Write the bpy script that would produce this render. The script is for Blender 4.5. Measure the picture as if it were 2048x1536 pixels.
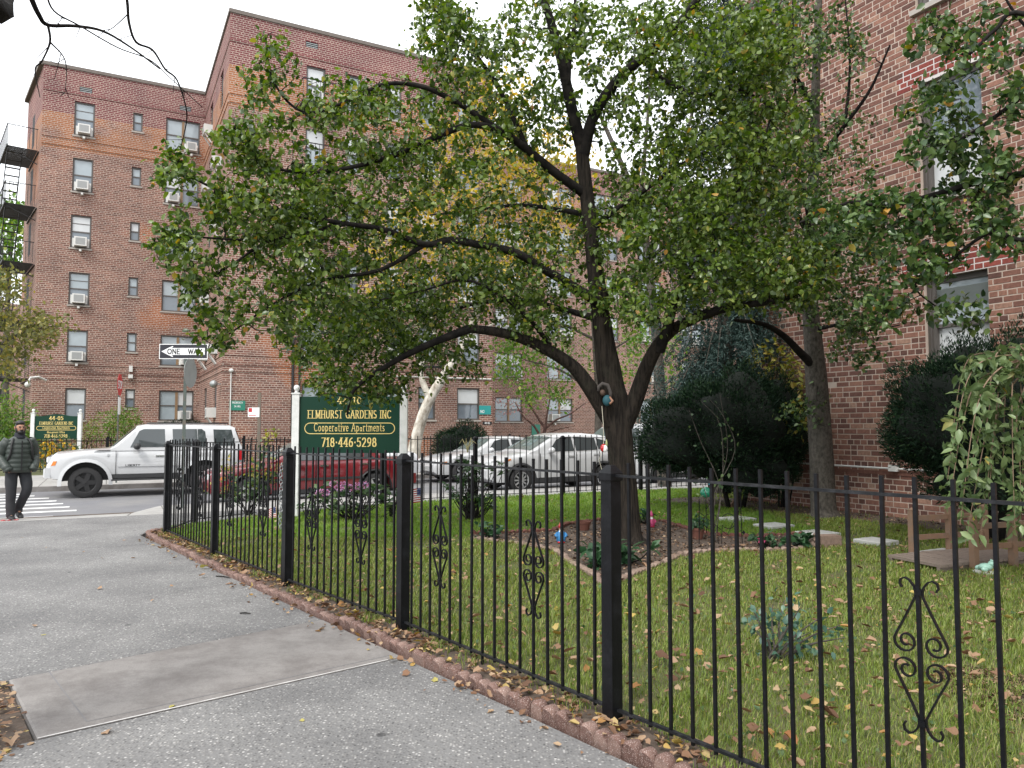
import bpy, bmesh, math, random
import numpy as np
from mathutils import Vector, Matrix

SC = bpy.context.scene
for o in list(bpy.data.objects):
    bpy.data.objects.remove(o)

# ------------------------------------------------------------------ camera, sky, sun, exposure
FPX, CX, CY, HOR, EYE = 1510.0, 1024.0, 768.0, 853.0, 1.6
PITCH = math.atan((HOR - CY) / FPX)
cam_d = bpy.data.cameras.new('camera')
cam_d.sensor_width = 36.0
cam_d.lens = FPX / 2048.0 * 36.0
cam_d.clip_start, cam_d.clip_end = 0.05, 2000.0
cam = bpy.data.objects.new('camera', cam_d)
SC.collection.objects.link(cam)
cam.location = (0, 0, EYE)
cam.rotation_euler = (math.pi / 2 + PITCH, 0, 0)
SC.camera = cam

SUN_EL, SUN_AZ = 52.0, 205.0      # degrees; azimuth clockwise from +Y
world = bpy.data.worlds.new('World')
SC.world = world
world.use_nodes = True
wn = world.node_tree
wn.nodes.clear()
w_out = wn.nodes.new('ShaderNodeOutputWorld')
w_bg = wn.nodes.new('ShaderNodeBackground')
w_sky = wn.nodes.new('ShaderNodeTexSky')
w_sky.sky_type = 'NISHITA'
w_sky.sun_disc = False
w_sky.sun_elevation = math.radians(SUN_EL)
w_sky.sun_rotation = math.radians(SUN_AZ)
w_sky.air_density = 1.0
w_sky.dust_density = 5.0
w_sky.ozone_density = 1.0
w_mix = wn.nodes.new('ShaderNodeMix')
w_mix.data_type = 'RGBA'
w_mix.inputs['Factor'].default_value = 0.86
w_mix.inputs['B'].default_value = (12.6, 12.9, 13.2, 1.0)    # closed white cloud deck over the clear sky
wn.links.new(w_sky.outputs['Color'], w_mix.inputs['A'])
wn.links.new(w_mix.outputs['Result'], w_bg.inputs['Color'])
w_bg.inputs['Strength'].default_value = 0.10
wn.links.new(w_bg.outputs['Background'], w_out.inputs['Surface'])

sun_d = bpy.data.lights.new('sun', 'SUN')
sun_d.energy = 1.5
sun_d.angle = math.radians(14)
sun_d.color = (1.0, 0.965, 0.91)
sun = bpy.data.objects.new('sun', sun_d)
SC.collection.objects.link(sun)
_a = math.radians(SUN_AZ)
_sd = Vector((math.sin(_a) * math.cos(math.radians(SUN_EL)), math.cos(_a) * math.cos(math.radians(SUN_EL)), math.sin(math.radians(SUN_EL))))
sun.rotation_euler = _sd.to_track_quat('Z', 'Y').to_euler()
sun.location = (0, -10, 40)

SC.view_settings.view_transform = 'Standard'
SC.view_settings.look = 'None'
SC.view_settings.exposure = 0.82
SC.view_settings.gamma = 1.0
SC.view_settings.use_curve_mapping = False
SC.render.engine = 'CYCLES'
SC.cycles.max_bounces = 6
SC.cycles.diffuse_bounces = 3
SC.cycles.glossy_bounces = 3
SC.cycles.transmission_bounces = 4
SC.cycles.transparent_max_bounces = 6

# ------------------------------------------------------------------ geometry of the place
STREET = math.radians(28.1)                 # the side street runs 28.1 degrees off the camera's right
CU, SU = math.cos(STREET), math.sin(STREET)
U = Vector((CU, SU, 0))
N = Vector((-SU, CU, 0))
ROAD_Z = -0.13
C = SC.collection

def SF(s, p, z=0.0):
    return Vector((s * CU - p * SU, s * SU + p * CU, z))

def to_sf(v):
    return (v[0] * CU + v[1] * SU, -v[0] * SU + v[1] * CU, v[2])

def ray(px, py):
    a, b = (px - CX) / FPX, (CY - py) / FPX
    return Vector((a, math.cos(PITCH) - b * math.sin(PITCH), math.sin(PITCH) + b * math.cos(PITCH)))

def G(px, py, z=0.0):
    r = ray(px, py)
    t = (z - EYE) / r.z
    return Vector((r.x * t, r.y * t, z))

def D(px, py, d):
    r = ray(px, py)
    t = d / r.y
    return Vector((r.x * t, d, EYE + r.z * t))

def PP(px, py, p):
    """street-frame (s, z) of the point that lies on the upright plane at street depth p"""
    r = ray(px, py)
    t = p / (r.x * -SU + r.y * CU)
    return (r.x * t * CU + r.y * t * SU, EYE + r.z * t)

def PS(px, py, s):
    """(p, z) on the upright plane of constant street position s"""
    r = ray(px, py)
    t = s / (r.x * CU + r.y * SU)
    return (-r.x * t * SU + r.y * t * CU, EYE + r.z * t)

# ------------------------------------------------------------------ object helpers
ROOTM = {}

def tag(o, label=None, cat=None, group=None, kind=None):
    if label: o['label'] = label
    if cat: o['category'] = cat
    if group: o['group'] = group
    if kind: o['kind'] = kind
    return o

def empty(name, loc=(0, 0, 0), rz=0.0, label=None, cat=None, group=None):
    o = bpy.data.objects.new(name, None)
    o.empty_display_size = 0.2
    C.objects.link(o)
    o.location = loc
    o.rotation_euler = (0, 0, rz)
    ROOTM[o.name] = Matrix.Translation(Vector(loc)) @ Matrix.Rotation(rz, 4, 'Z')
    tag(o, label, cat, group)
    return o

def link(me, name, parent=None, frame='w', mat=None, smooth=False, sharp=None):
    """frame 'w': vertices in world space, 's': in the street frame, 'l': in the parent's own space"""
    if mat is not None:
        for m in (mat if isinstance(mat, (list, tuple)) else [mat]):
            me.materials.append(m)
    if smooth:
        me.shade_smooth()
        if sharp: me.set_sharp_from_angle(angle=math.radians(sharp))
    o = bpy.data.objects.new(name, me)
    C.objects.link(o)
    if frame == 's':
        o.rotation_euler = (0, 0, STREET)
    if parent is not None:
        o.parent = parent
        if frame != 'l':
            root = parent
            inv = Matrix.Identity(4)
            if parent.name in ROOTM:
                inv = ROOTM[parent.name].inverted()
            else:       # parent is a part: undo the part's own world matrix
                inv = WM(parent).inverted()
            o.matrix_parent_inverse = inv
    return o

def WM(o):
    m = Matrix.LocRotScale(o.location, o.rotation_euler, o.scale)
    if o.parent is None: return m
    return WM(o.parent) @ o.matrix_parent_inverse @ m

def copy_tree(o, parent=None):
    c = o.copy()
    C.objects.link(c)
    if parent is not None: c.parent = parent
    for ch in [x for x in bpy.data.objects if x.parent == o]:
        copy_tree(ch, c)
    return c

def arr_mesh(name, verts, faces, uvs=None):
    """verts (N,3) array, faces (M,k) int array with constant k"""
    verts = np.asarray(verts, dtype=np.float32)
    faces = np.asarray(faces, dtype=np.int32)
    me = bpy.data.meshes.new(name)
    k = faces.shape[1]
    me.vertices.add(len(verts))
    me.vertices.foreach_set('co', verts.ravel())
    me.loops.add(faces.size)
    me.loops.foreach_set('vertex_index', faces.ravel())
    me.polygons.add(len(faces))
    me.polygons.foreach_set('loop_start', np.arange(len(faces), dtype=np.int32) * k)
    me.update(calc_edges=True)
    return me

class MB:
    def __init__(self):
        self.v, self.f, self.m = [], [], []
    def add(self, vs, fs, mi=0):
        b = len(self.v)
        self.v.extend([tuple(x) for x in vs])
        self.f.extend([tuple(i + b for i in f) for f in fs])
        self.m.extend([mi] * len(fs))
        return self
    def box(self, x0, x1, y0, y1, z0, z1, mi=0):
        vs = [(x0, y0, z0), (x1, y0, z0), (x1, y1, z0), (x0, y1, z0), (x0, y0, z1), (x1, y0, z1), (x1, y1, z1), (x0, y1, z1)]
        return self.add(vs, [(0, 3, 2, 1), (4, 5, 6, 7), (0, 1, 5, 4), (1, 2, 6, 5), (2, 3, 7, 6), (3, 0, 4, 7)], mi)
    def obox(self, c, ax, ay, az, mi=0):
        """oriented box: centre and three half-axis vectors"""
        c, ax, ay, az = Vector(c), Vector(ax), Vector(ay), Vector(az)
        vs = [c + sx * ax + sy * ay + sz * az for sz in (-1, 1) for sx, sy in ((-1, -1), (1, -1), (1, 1), (-1, 1))]
        return self.add(vs, [(0, 3, 2, 1), (4, 5, 6, 7), (0, 1, 5, 4), (1, 2, 6, 5), (2, 3, 7, 6), (3, 0, 4, 7)], mi)
    def bar(self, a, b, w, h=None, up=(0, 0, 1), mi=0):
        a, b = Vector(a), Vector(b)
        d = (b - a)
        L = d.length
        d = d / L
        upv = Vector(up)
        if abs(d.dot(upv)) > .98: upv = Vector((1, 0, 0))
        sx = d.cross(upv).normalized()
        sy = sx.cross(d).normalized()
        h = w if h is None else h
        return self.obox((a + b) / 2, d * L / 2, sx * w / 2, sy * h / 2, mi)
    def prism(self, poly, z0, z1, mi=0):
        """poly: list of (x,y), counter-clockwise"""
        n = len(poly)
        vs = [(x, y, z0) for x, y in poly] + [(x, y, z1) for x, y in poly]
        fs = [tuple(range(n - 1, -1, -1)), tuple(range(n, 2 * n))] + [(i, (i + 1) % n, n + (i + 1) % n, n + i) for i in range(n)]
        return self.add(vs, fs, mi)
    def tube(self, pts, rad, n=6, mi=0, cap=True):
        pts = [Vector(p) for p in pts]
        if not hasattr(rad, '__len__'): rad = [rad] * len(pts)
        vs, fs = [], []
        prev = None
        for i, p in enumerate(pts):
            d = (pts[min(i + 1, len(pts) - 1)] - pts[max(i - 1, 0)]).normalized()
            if prev is None:
                prev = d.orthogonal().normalized()
            x = (prev - d * prev.dot(d))
            x = x.normalized() if x.length > 1e-6 else d.orthogonal().normalized()
            prev = x
            y = d.cross(x)
            for k in range(n):
                a = 2 * math.pi * k / n
                vs.append(p + (x * math.cos(a) + y * math.sin(a)) * rad[i])
        for i in range(len(pts) - 1):
            for k in range(n):
                fs.append((i * n + k, i * n + (k + 1) % n, (i + 1) * n + (k + 1) % n, (i + 1) * n + k))
        if cap:
            fs.append(tuple(range(n - 1, -1, -1)))
            fs.append(tuple((len(pts) - 1) * n + k for k in range(n)))
        return self.add(vs, fs, mi)
    def lathe(self, prof, c=(0, 0, 0), n=16, axis='z', mi=0, sx=1.0, sy=1.0, caps=True):
        """prof: list of (radius, height)"""
        vs, fs = [], []
        c = Vector(c)
        for r, h in prof:
            for k in range(n):
                a = 2 * math.pi * k / n
                x, y = r * math.cos(a) * sx, r * math.sin(a) * sy
                v = {'z': (x, y, h), 'y': (x, -h, y), 'x': (h, x, y)}[axis]
                vs.append(c + Vector(v))
        for i in range(len(prof) - 1):
            for k in range(n):
                fs.append((i * n + k, i * n + (k + 1) % n, (i + 1) * n + (k + 1) % n, (i + 1) * n + k))
        if caps and prof[0][0] > 1e-4: fs.append(tuple(range(n - 1, -1, -1)))
        if caps and prof[-1][0] > 1e-4: fs.append(tuple((len(prof) - 1) * n + k for k in range(n)))
        return self.add(vs, fs, mi)
    def ball(self, c, rx, ry=None, rz=None, n=12, m=8, mi=0):
        ry = rx if ry is None else ry
        rz = rx if rz is None else rz
        prof = [(math.sin(math.pi * i / m) + (1e-5 if i in (0, m) else 0), -math.cos(math.pi * i / m)) for i in range(m + 1)]
        b = len(self.v)
        self.lathe(prof, (0, 0, 0), n, 'z', mi)
        for i in range(b, len(self.v)):
            x, y, z = self.v[i]
            self.v[i] = (c[0] + x * rx, c[1] + y * ry, c[2] + z * rz)
        return self
    def ring(self, rings, mi=0, closed=True, caps=True):
        """loft of equal-length vertex rings"""
        n = len(rings[0])
        vs = [v for r in rings for v in r]
        fs = []
        for i in range(len(rings) - 1):
            for k in range(n if closed else n - 1):
                fs.append((i * n + k, i * n + (k + 1) % n, (i + 1) * n + (k + 1) % n, (i + 1) * n + k))
        if caps:
            fs.append(tuple(range(n - 1, -1, -1)))
            fs.append(tuple((len(rings) - 1) * n + k for k in range(n)))
        return self.add(vs, fs, mi)
    def quad(self, a, b, c, d, mi=0):
        return self.add([a, b, c, d], [(0, 1, 2, 3)], mi)
    def xform(self, M):
        self.v = [tuple(M @ Vector(v)) for v in self.v]
        return self
    def build(self, name, mat=None, parent=None, frame='w', smooth=False, sharp=None):
        me = bpy.data.meshes.new(name)
        me.from_pydata(self.v, [], self.f)
        if any(self.m): me.polygons.foreach_set('material_index', self.m)
        me.update()
        return link(me, name, parent, frame, mat, smooth, sharp)

# ------------------------------------------------------------------ materials
def nodes_of(name):
    m = bpy.data.materials.new(name)
    m.use_nodes = True
    nt = m.node_tree
    b = nt.nodes.get('Principled BSDF')
    return m, nt, b

def nd(nt, typ, **kw):
    n = nt.nodes.new(typ)
    for k, v in kw.items():
        if k.startswith('i_'):
            n.inputs[k[2:].replace('_', ' ')].default_value = v
        else:
            setattr(n, k, v)
    return n

def rgba(c, k=1.0):
    return (c[0] * k, c[1] * k, c[2] * k, 1.0)

def ramp(nt, stops, interp='LINEAR'):
    r = nt.nodes.new('ShaderNodeValToRGB')
    r.color_ramp.interpolation = interp
    while len(r.color_ramp.elements) < len(stops): r.color_ramp.elements.new(0.5)
    for e, (p, c) in zip(r.color_ramp.elements, stops):
        e.position = p
        e.color = rgba(c)
    return r

def mixc(nt, fac, a, b, blend='MIX'):
    n = nt.nodes.new('ShaderNodeMix')
    n.data_type = 'RGBA'
    n.blend_type = blend
    for key, val in (('Factor', fac), ('A', a), ('B', b)):
        s = n.inputs[key]
        if hasattr(val, 'is_output'): nt.links.new(val, s)
        elif key == 'Factor': s.default_value = val
        else: s.default_value = rgba(val)
    return n.outputs['Result']

def mth(nt, op, a, b=0.0, clamp=False):
    n = nt.nodes.new('ShaderNodeMath')
    n.operation = op
    n.use_clamp = clamp
    for i, val in ((0, a), (1, b)):
        if hasattr(val, 'is_output'): nt.links.new(val, n.inputs[i])
        else: n.inputs[i].default_value = val
    return n.outputs[0]

def noise(nt, vec, scale, detail=3.0, rough=0.55):
    n = nt.nodes.new('ShaderNodeTexNoise')
    n.inputs['Scale'].default_value = scale
    n.inputs['Detail'].default_value = detail
    n.inputs['Roughness'].default_value = rough
    if vec is not None: nt.links.new(vec, n.inputs['Vector'])
    return n.outputs['Fac']

def bump(nt, b, height, strength=0.3, dist=0.01):
    n = nt.nodes.new('ShaderNodeBump')
    n.inputs['Strength'].default_value = strength
    n.inputs['Distance'].default_value = dist
    nt.links.new(height, n.inputs['Height'])
    nt.links.new(n.outputs['Normal'], b.inputs['Normal'])

def M(name, col, rough=0.6, metal=0.0, var=0.18, scale=6.0, bmp=0.0, bscale=60.0, coat=0.0, spec=0.5, dirt=None, dscale=2.0):
    m, nt, b = nodes_of(name)
    tc = nd(nt, 'ShaderNodeTexCoord')
    v = tc.outputs['Object']
    f = noise(nt, v, scale, 4.0)
    c = mixc(nt, f, [x * (1 - var) for x in col], [min(1, x * (1 + var)) for x in col])
    if dirt:
        df = noise(nt, v, dscale, 5.0, 0.65)
        r = ramp(nt, [(0.48, (0, 0, 0)), (0.72, (1, 1, 1))])
        nt.links.new(df, r.inputs[0])
        c = mixc(nt, r.outputs[0], c, dirt)
    nt.links.new(c, b.inputs['Base Color'])
    b.inputs['Roughness'].default_value = rough
    b.inputs['Metallic'].default_value = metal
    b.inputs['Specular IOR Level'].default_value = spec
    b.inputs['Coat Weight'].default_value = coat
    b.inputs['Coat Roughness'].default_value = 0.08
    if bmp > 0:
        bump(nt, b, noise(nt, v, bscale, 4.0), bmp)
    return m

def leaf_mat(name, stops, rough=0.42, trans=0.3, spec=0.45):
    """colour differs from leaf to leaf (random per mesh island)"""
    m, nt, b = nodes_of(name)
    g = nd(nt, 'ShaderNodeNewGeometry')
    r = ramp(nt, stops)
    nt.links.new(g.outputs['Random Per Island'], r.inputs[0])
    nt.links.new(r.outputs[0], b.inputs['Base Color'])
    b.inputs['Roughness'].default_value = rough
    b.inputs['Specular IOR Level'].default_value = spec
    if trans > 0:
        t = nd(nt, 'ShaderNodeBsdfTranslucent')
        hs = nd(nt, 'ShaderNodeHueSaturation', i_Saturation=1.25, i_Value=1.35)
        nt.links.new(r.outputs[0], hs.inputs['Color'])
        nt.links.new(hs.outputs[0], t.inputs['Color'])
        mx = nd(nt, 'ShaderNodeMixShader')
        mx.inputs[0].default_value = trans
        nt.links.new(b.outputs[0], mx.inputs[1])
        nt.links.new(t.outputs[0], mx.inputs[2])
        nt.links.new(mx.outputs[0], nt.nodes['Material Output'].inputs['Surface'])
    return m

def brick_mat(name, zp=None, c1=(0.245, 0.122, 0.096), c2=(0.125, 0.062, 0.052), mort=(0.44, 0.365, 0.315), patches=True):
    """brick on upright walls of the street frame; zp = height above which the parapet's purple brick starts"""
    m, nt, b = nodes_of(name)
    tc = nd(nt, 'ShaderNodeTexCoord')
    sp = nd(nt, 'ShaderNodeSeparateXYZ')
    nt.links.new(tc.outputs['Object'], sp.inputs[0])
    xy = mth(nt, 'ADD', sp.outputs[0], sp.outputs[1])
    cb = nd(nt, 'ShaderNodeCombineXYZ')
    nt.links.new(xy, cb.inputs[0])
    nt.links.new(sp.outputs[2], cb.inputs[1])
    br = nd(nt, 'ShaderNodeTexBrick')
    br.offset = 0.5
    br.squash = 0.5
    br.squash_frequency = 6
    nt.links.new(cb.outputs[0], br.inputs['Vector'])
    br.inputs['Scale'].default_value = 1.0
    br.inputs['Brick Width'].default_value = 0.265
    br.inputs['Row Height'].default_value = 0.0905
    br.inputs['Mortar Size'].default_value = 0.0125
    br.inputs['Mortar Smooth'].default_value = 0.15
    br.inputs['Color1'].default_value = rgba(c1)
    br.inputs['Color2'].default_value = rgba(c2)
    br.inputs['Mortar'].default_value = rgba(mort)
    br.inputs['Bias'].default_value = -0.1
    col = br.outputs['Color']
    brickf = mth(nt, 'SUBTRACT', 1.0, br.outputs['Fac'])
    v = tc.outputs['Object']
    if patches:
        # repaired, orange brick around the top storey and under windows
        pf = noise(nt, v, 0.22, 3.0)
        rp = ramp(nt, [(0.61, (0, 0, 0)), (0.66, (1, 1, 1))])
        nt.links.new(pf, rp.inputs[0])
        k = mth(nt, 'MULTIPLY', rp.outputs[0], mth(nt, 'MULTIPLY', brickf, 0.8))
        col = mixc(nt, k, col, (0.34, 0.115, 0.045))
    if zp:
        hi = mth(nt, 'MULTIPLY', mth(nt, 'GREATER_THAN', sp.outputs[2], zp), brickf)
        col = mixc(nt, mth(nt, 'MULTIPLY', hi, 0.95), col, (0.165, 0.050, 0.058))
        lo = mth(nt, 'MULTIPLY', mth(nt, 'GREATER_THAN', sp.outputs[2], zp - 1.75), mth(nt, 'LESS_THAN', sp.outputs[2], zp))
        nz = noise(nt, v, 0.55, 2.0)
        rr = ramp(nt, [(0.30, (0, 0, 0)), (0.42, (1, 1, 1))])
        nt.links.new(nz, rr.inputs[0])
        lo = mth(nt, 'MULTIPLY', mth(nt, 'MULTIPLY', lo, rr.outputs[0]), mth(nt, 'MULTIPLY', brickf, 0.8))
        col = mixc(nt, lo, col, (0.34, 0.13, 0.05))
    big = noise(nt, v, 0.7, 5.0, 0.7)
    rb = ramp(nt, [(0.3, (0.74, 0.74, 0.75)), (0.7, (1.14, 1.10, 1.06))])
    nt.links.new(big, rb.inputs[0])
    col = mixc(nt, 1.0, col, rb.outputs[0], 'MULTIPLY')
    eff = noise(nt, v, 1.6, 6.0, 0.7)
    re = ramp(nt, [(0.60, (0, 0, 0)), (0.80, (0.35, 0.35, 0.35))])
    nt.links.new(eff, re.inputs[0])
    col = mixc(nt, re.outputs[0], col, (0.42, 0.36, 0.33))
    nt.links.new(col, b.inputs['Base Color'])
    b.inputs['Roughness'].default_value = 0.9
    b.inputs['Specular IOR Level'].default_value = 0.2
    bump(nt, b, brickf, 0.6, 0.008)
    return m

def rand_brick_mat(name, stops, rough=0.88, speck=None):
    """single bricks: colour from object and island randomness, with grain"""
    m, nt, b = nodes_of(name)
    g = nd(nt, 'ShaderNodeNewGeometry')
    oi = nd(nt, 'ShaderNodeObjectInfo')
    f = mth(nt, 'FRACT', mth(nt, 'ADD', g.outputs['Random Per Island'], mth(nt, 'MULTIPLY', oi.outputs['Random'], 7.31)))
    r = ramp(nt, stops)
    nt.links.new(f, r.inputs[0])
    tc = nd(nt, 'ShaderNodeTexCoord')
    n1 = noise(nt, g.outputs['Position'], 22.0, 5.0, 0.7)
    rr = ramp(nt, [(0.25, (0.62, 0.62, 0.62)), (0.75, (1.25, 1.22, 1.2))])
    nt.links.new(n1, rr.inputs[0])
    c = mixc(nt, 1.0, r.outputs[0], rr.outputs[0], 'MULTIPLY')
    if speck:
        sp_ = ramp(nt, [(0.58, (0, 0, 0)), (0.66, (1, 1, 1))])
        nt.links.new(noise(nt, g.outputs['Position'], 190.0, 2.0), sp_.inputs[0])
        c = mixc(nt, sp_.outputs[0], c, speck)
    nt.links.new(c, b.inputs['Base Color'])
    b.inputs['Roughness'].default_value = rough
    b.inputs['Specular IOR Level'].default_value = 0.2
    bump(nt, b, noise(nt, g.outputs['Position'], 90.0, 4.0), 0.35, 0.004)
    return m

def aggregate_mat(name):
    m, nt, b = nodes_of(name)
    tc = nd(nt, 'ShaderNodeTexCoord')
    v = tc.outputs['Object']
    vo = nd(nt, 'ShaderNodeTexVoronoi', i_Scale=62.0, i_Randomness=1.0)
    nt.links.new(v, vo.inputs['Vector'])
    sp = nd(nt, 'ShaderNodeSeparateColor')
    nt.links.new(vo.outputs['Color'], sp.inputs[0])
    r = ramp(nt, [(0.0, (0.075, 0.074, 0.075)), (0.30, (0.135, 0.132, 0.130)), (0.60, (0.205, 0.20, 0.193)), (0.85, (0.29, 0.282, 0.27)), (1.0, (0.50, 0.49, 0.475))])
    nt.links.new(sp.outputs[0], r.inputs[0])
    # cement between the pebbles
    de = ramp(nt, [(0.22, (0, 0, 0)), (0.55, (1, 1, 1))])
    dsc = mth(nt, 'MULTIPLY', vo.outputs['Distance'], 1.0)
    nt.links.new(dsc, de.inputs[0])
    c = mixc(nt, de.outputs[0], r.outputs[0], (0.175, 0.173, 0.172))
    big = noise(nt, v, 0.9, 5.0, 0.6)
    rb = ramp(nt, [(0.32, (0.70, 0.70, 0.71)), (0.68, (1.16, 1.16, 1.15))])
    nt.links.new(big, rb.inputs[0])
    c = mixc(nt, 1.0, c, rb.outputs[0], 'MULTIPLY')
    sm = noise(nt, v, 5.0, 6.0, 0.75)
    rs = ramp(nt, [(0.62, (1, 1, 1)), (0.74, (0.72, 0.71, 0.70))])
    nt.links.new(sm, rs.inputs[0])
    c = mixc(nt, 1.0, c, rs.outputs[0], 'MULTIPLY')
    gv = nd(nt, 'ShaderNodeTexVoronoi', i_Scale=2.3, i_Randomness=1.0)
    nt.links.new(v, gv.inputs['Vector'])
    gr = ramp(nt, [(0.045, (0.42, 0.42, 0.43)), (0.075, (1, 1, 1))])
    nt.links.new(gv.outputs['Distance'], gr.inputs[0])
    c = mixc(nt, 1.0, c, gr.outputs[0], 'MULTIPLY')
    nt.links.new(c, b.inputs['Base Color'])
    b.inputs['Roughness'].default_value = 0.8
    b.inputs['Specular IOR Level'].default_value = 0.35
    h = mth(nt, 'SUBTRACT', 1.0, vo.outputs['Distance'])
    bump(nt, b, h, 0.5, 0.006)
    return m

def concrete_mat(name, col, stain=(0.20, 0.185, 0.175)):
    # cement with broad stains and fine grit
    m, nt, b = nodes_of(name)
    tc = nd(nt, 'ShaderNodeTexCoord')
    v = tc.outputs['Object']
    f = noise(nt, v, 2.2, 6.0, 0.65)
    c = mixc(nt, f, [x * 0.78 for x in col], [x * 1.15 for x in col])
    s = noise(nt, v, 2.6, 6.0, 0.75)
    r = ramp(nt, [(0.42, (0, 0, 0)), (0.64, (0.85, 0.85, 0.85))])
    nt.links.new(s, r.inputs[0])
    c = mixc(nt, r.outputs[0], c, stain)
    g = noise(nt, v, 140.0, 3.0, 0.8)
    rg = ramp(nt, [(0.3, (0.82, 0.82, 0.82)), (0.7, (1.15, 1.15, 1.15))])
    nt.links.new(g, rg.inputs[0])
    c = mixc(nt, 1.0, c, rg.outputs[0], 'MULTIPLY')
    nt.links.new(c, b.inputs['Base Color'])
    b.inputs['Roughness'].default_value = 0.82
    b.inputs['Specular IOR Level'].default_value = 0.3
    bump(nt, b, g, 0.25, 0.003)
    return m

def bark_mat(name, c1, c2, zs=3.0, xs=26.0, strength=0.8, moss=None):
    m, nt, b = nodes_of(name)
    tc = nd(nt, 'ShaderNodeTexCoord')
    mp = nd(nt, 'ShaderNodeMapping')
    mp.inputs['Scale'].default_value = (xs, xs, zs)
    nt.links.new(tc.outputs['Object'], mp.inputs['Vector'])
    f = noise(nt, mp.outputs[0], 1.0, 5.0, 0.65)
    r = ramp(nt, [(0.34, c1), (0.62, c2)])
    nt.links.new(f, r.inputs[0])
    c = r.outputs[0]
    if moss:
        mf = noise(nt, tc.outputs['Object'], 3.0, 5.0, 0.7)
        rm = ramp(nt, [(0.55, (0, 0, 0)), (0.7, (0.7, 0.7, 0.7))])
        nt.links.new(mf, rm.inputs[0])
        c = mixc(nt, rm.outputs[0], c, moss)
    nt.links.new(c, b.inputs['Base Color'])
    b.inputs['Roughness'].default_value = 0.9
    b.inputs['Specular IOR Level'].default_value = 0.2
    bump(nt, b, f, strength, 0.03)
    return m

def paint_mat(name, col, rough=0.28, coat=0.9):
    m, nt, b = nodes_of(name)
    tc = nd(nt, 'ShaderNodeTexCoord')
    f = noise(nt, tc.outputs['Object'], 3.0, 5.0, 0.7)
    c = mixc(nt, f, [x * 0.94 for x in col], [min(1, x * 1.04) for x in col])
    sp = nd(nt, 'ShaderNodeSeparateXYZ')
    nt.links.new(tc.outputs['Object'], sp.inputs[0])
    nt.links.new(c, b.inputs['Base Color'])
    b.inputs['Roughness'].default_value = rough
    b.inputs['Coat Weight'].default_value = coat
    b.inputs['Coat Roughness'].default_value = 0.06
    return m

def glass_mat(name, col, rough=0.04, spec=0.8):
    m, nt, b = nodes_of(name)
    tc = nd(nt, 'ShaderNodeTexCoord')
    f = noise(nt, tc.outputs['Object'], 1.3, 2.0)
    c = mixc(nt, f, [x * 0.7 for x in col], [min(1, x * 1.3) for x in col])
    nt.links.new(c, b.inputs['Base Color'])
    b.inputs['Roughness'].default_value = rough
    b.inputs['Specular IOR Level'].default_value = spec
    return m

MAT = {}
MAT['brick'] = brick_mat('brick_wall', zp=None)
MAT['agg'] = aggregate_mat('exposed_aggregate')
MAT['conc'] = concrete_mat('smooth_concrete', (0.235, 0.222, 0.212), (0.140, 0.128, 0.122))
MAT['conc_light'] = concrete_mat('pale_concrete', (0.36, 0.352, 0.338), (0.27, 0.262, 0.25))
MAT['asphalt'] = M('asphalt', (0.155, 0.155, 0.165), 0.9, var=0.22, scale=1.4, bmp=0.35, bscale=160, dirt=(0.20, 0.195, 0.19), dscale=0.6)
MAT['sealant'] = M('joint_sealant', (0.55, 0.54, 0.53), 0.8, var=0.2, scale=9, dirt=(0.27, 0.26, 0.25), dscale=7)
MAT['whitepaint'] = M('road_paint', (0.70, 0.70, 0.69), 0.75, var=0.12, scale=5, dirt=(0.42, 0.42, 0.42), dscale=3.0)
MAT['soil'] = M('soil', (0.075, 0.055, 0.042), 0.95, var=0.4, scale=14, bmp=0.8, bscale=45, dirt=(0.14, 0.105, 0.08), dscale=9)
MAT['turf'] = M('turf_soil', (0.080, 0.090, 0.030), 0.95, var=0.35, scale=9, bmp=0.6, bscale=60, dirt=(0.10, 0.085, 0.04), dscale=5)
MAT['iron'] = M('black_iron', (0.0045, 0.005, 0.0065), 0.40, var=0.3, scale=9, bmp=0.12, bscale=70, spec=0.22, dirt=(0.012, 0.013, 0.016), dscale=14)
MAT['iron_rail'] = M('worn_iron', (0.009, 0.010, 0.012), 0.45, var=0.3, scale=20, spec=0.3, dirt=(0.035, 0.036, 0.04), dscale=22)
MAT['edging'] = rand_brick_mat('edging_concrete', [(0.0, (0.120, 0.070, 0.058)), (0.5, (0.165, 0.102, 0.086)), (1.0, (0.235, 0.160, 0.135))], 0.9, (0.42, 0.34, 0.31))
MAT['edging_pale'] = rand_brick_mat('pale_edging', [(0.0, (0.19, 0.135, 0.108)), (0.5, (0.24, 0.18, 0.145)), (1.0, (0.30, 0.23, 0.19))])
MAT['edging_dark'] = rand_brick_mat('red_edging', [(0.0, (0.11, 0.055, 0.045)), (1.0, (0.19, 0.085, 0.065))])
MAT['rbrick'] = rand_brick_mat('single_brick', [(0.0, (0.115, 0.062, 0.052)), (0.3, (0.175, 0.088, 0.070)), (0.62, (0.225, 0.112, 0.086)), (0.85, (0.29, 0.155, 0.115)), (1.0, (0.36, 0.24, 0.18))])
MAT['redbrick'] = rand_brick_mat('new_red_brick', [(0.0, (0.20, 0.052, 0.045)), (1.0, (0.27, 0.075, 0.06))])
MAT['mortar'] = M('mortar', (0.47, 0.385, 0.325), 0.95, var=0.2, scale=8, bmp=0.3, bscale=120)
MAT['newmortar'] = M('fresh_mortar', (0.58, 0.54, 0.52), 0.95, var=0.1, scale=8)
MAT['winframe'] = M('bronze_window_frame', (0.085, 0.075, 0.068), 0.5, var=0.15)
MAT['winglass'] = glass_mat('window_glass', (0.15, 0.18, 0.21))
MAT['winblind'] = M('window_blind', (0.52, 0.54, 0.55), 0.3, var=0.1, scale=3, coat=0.8)
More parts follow.
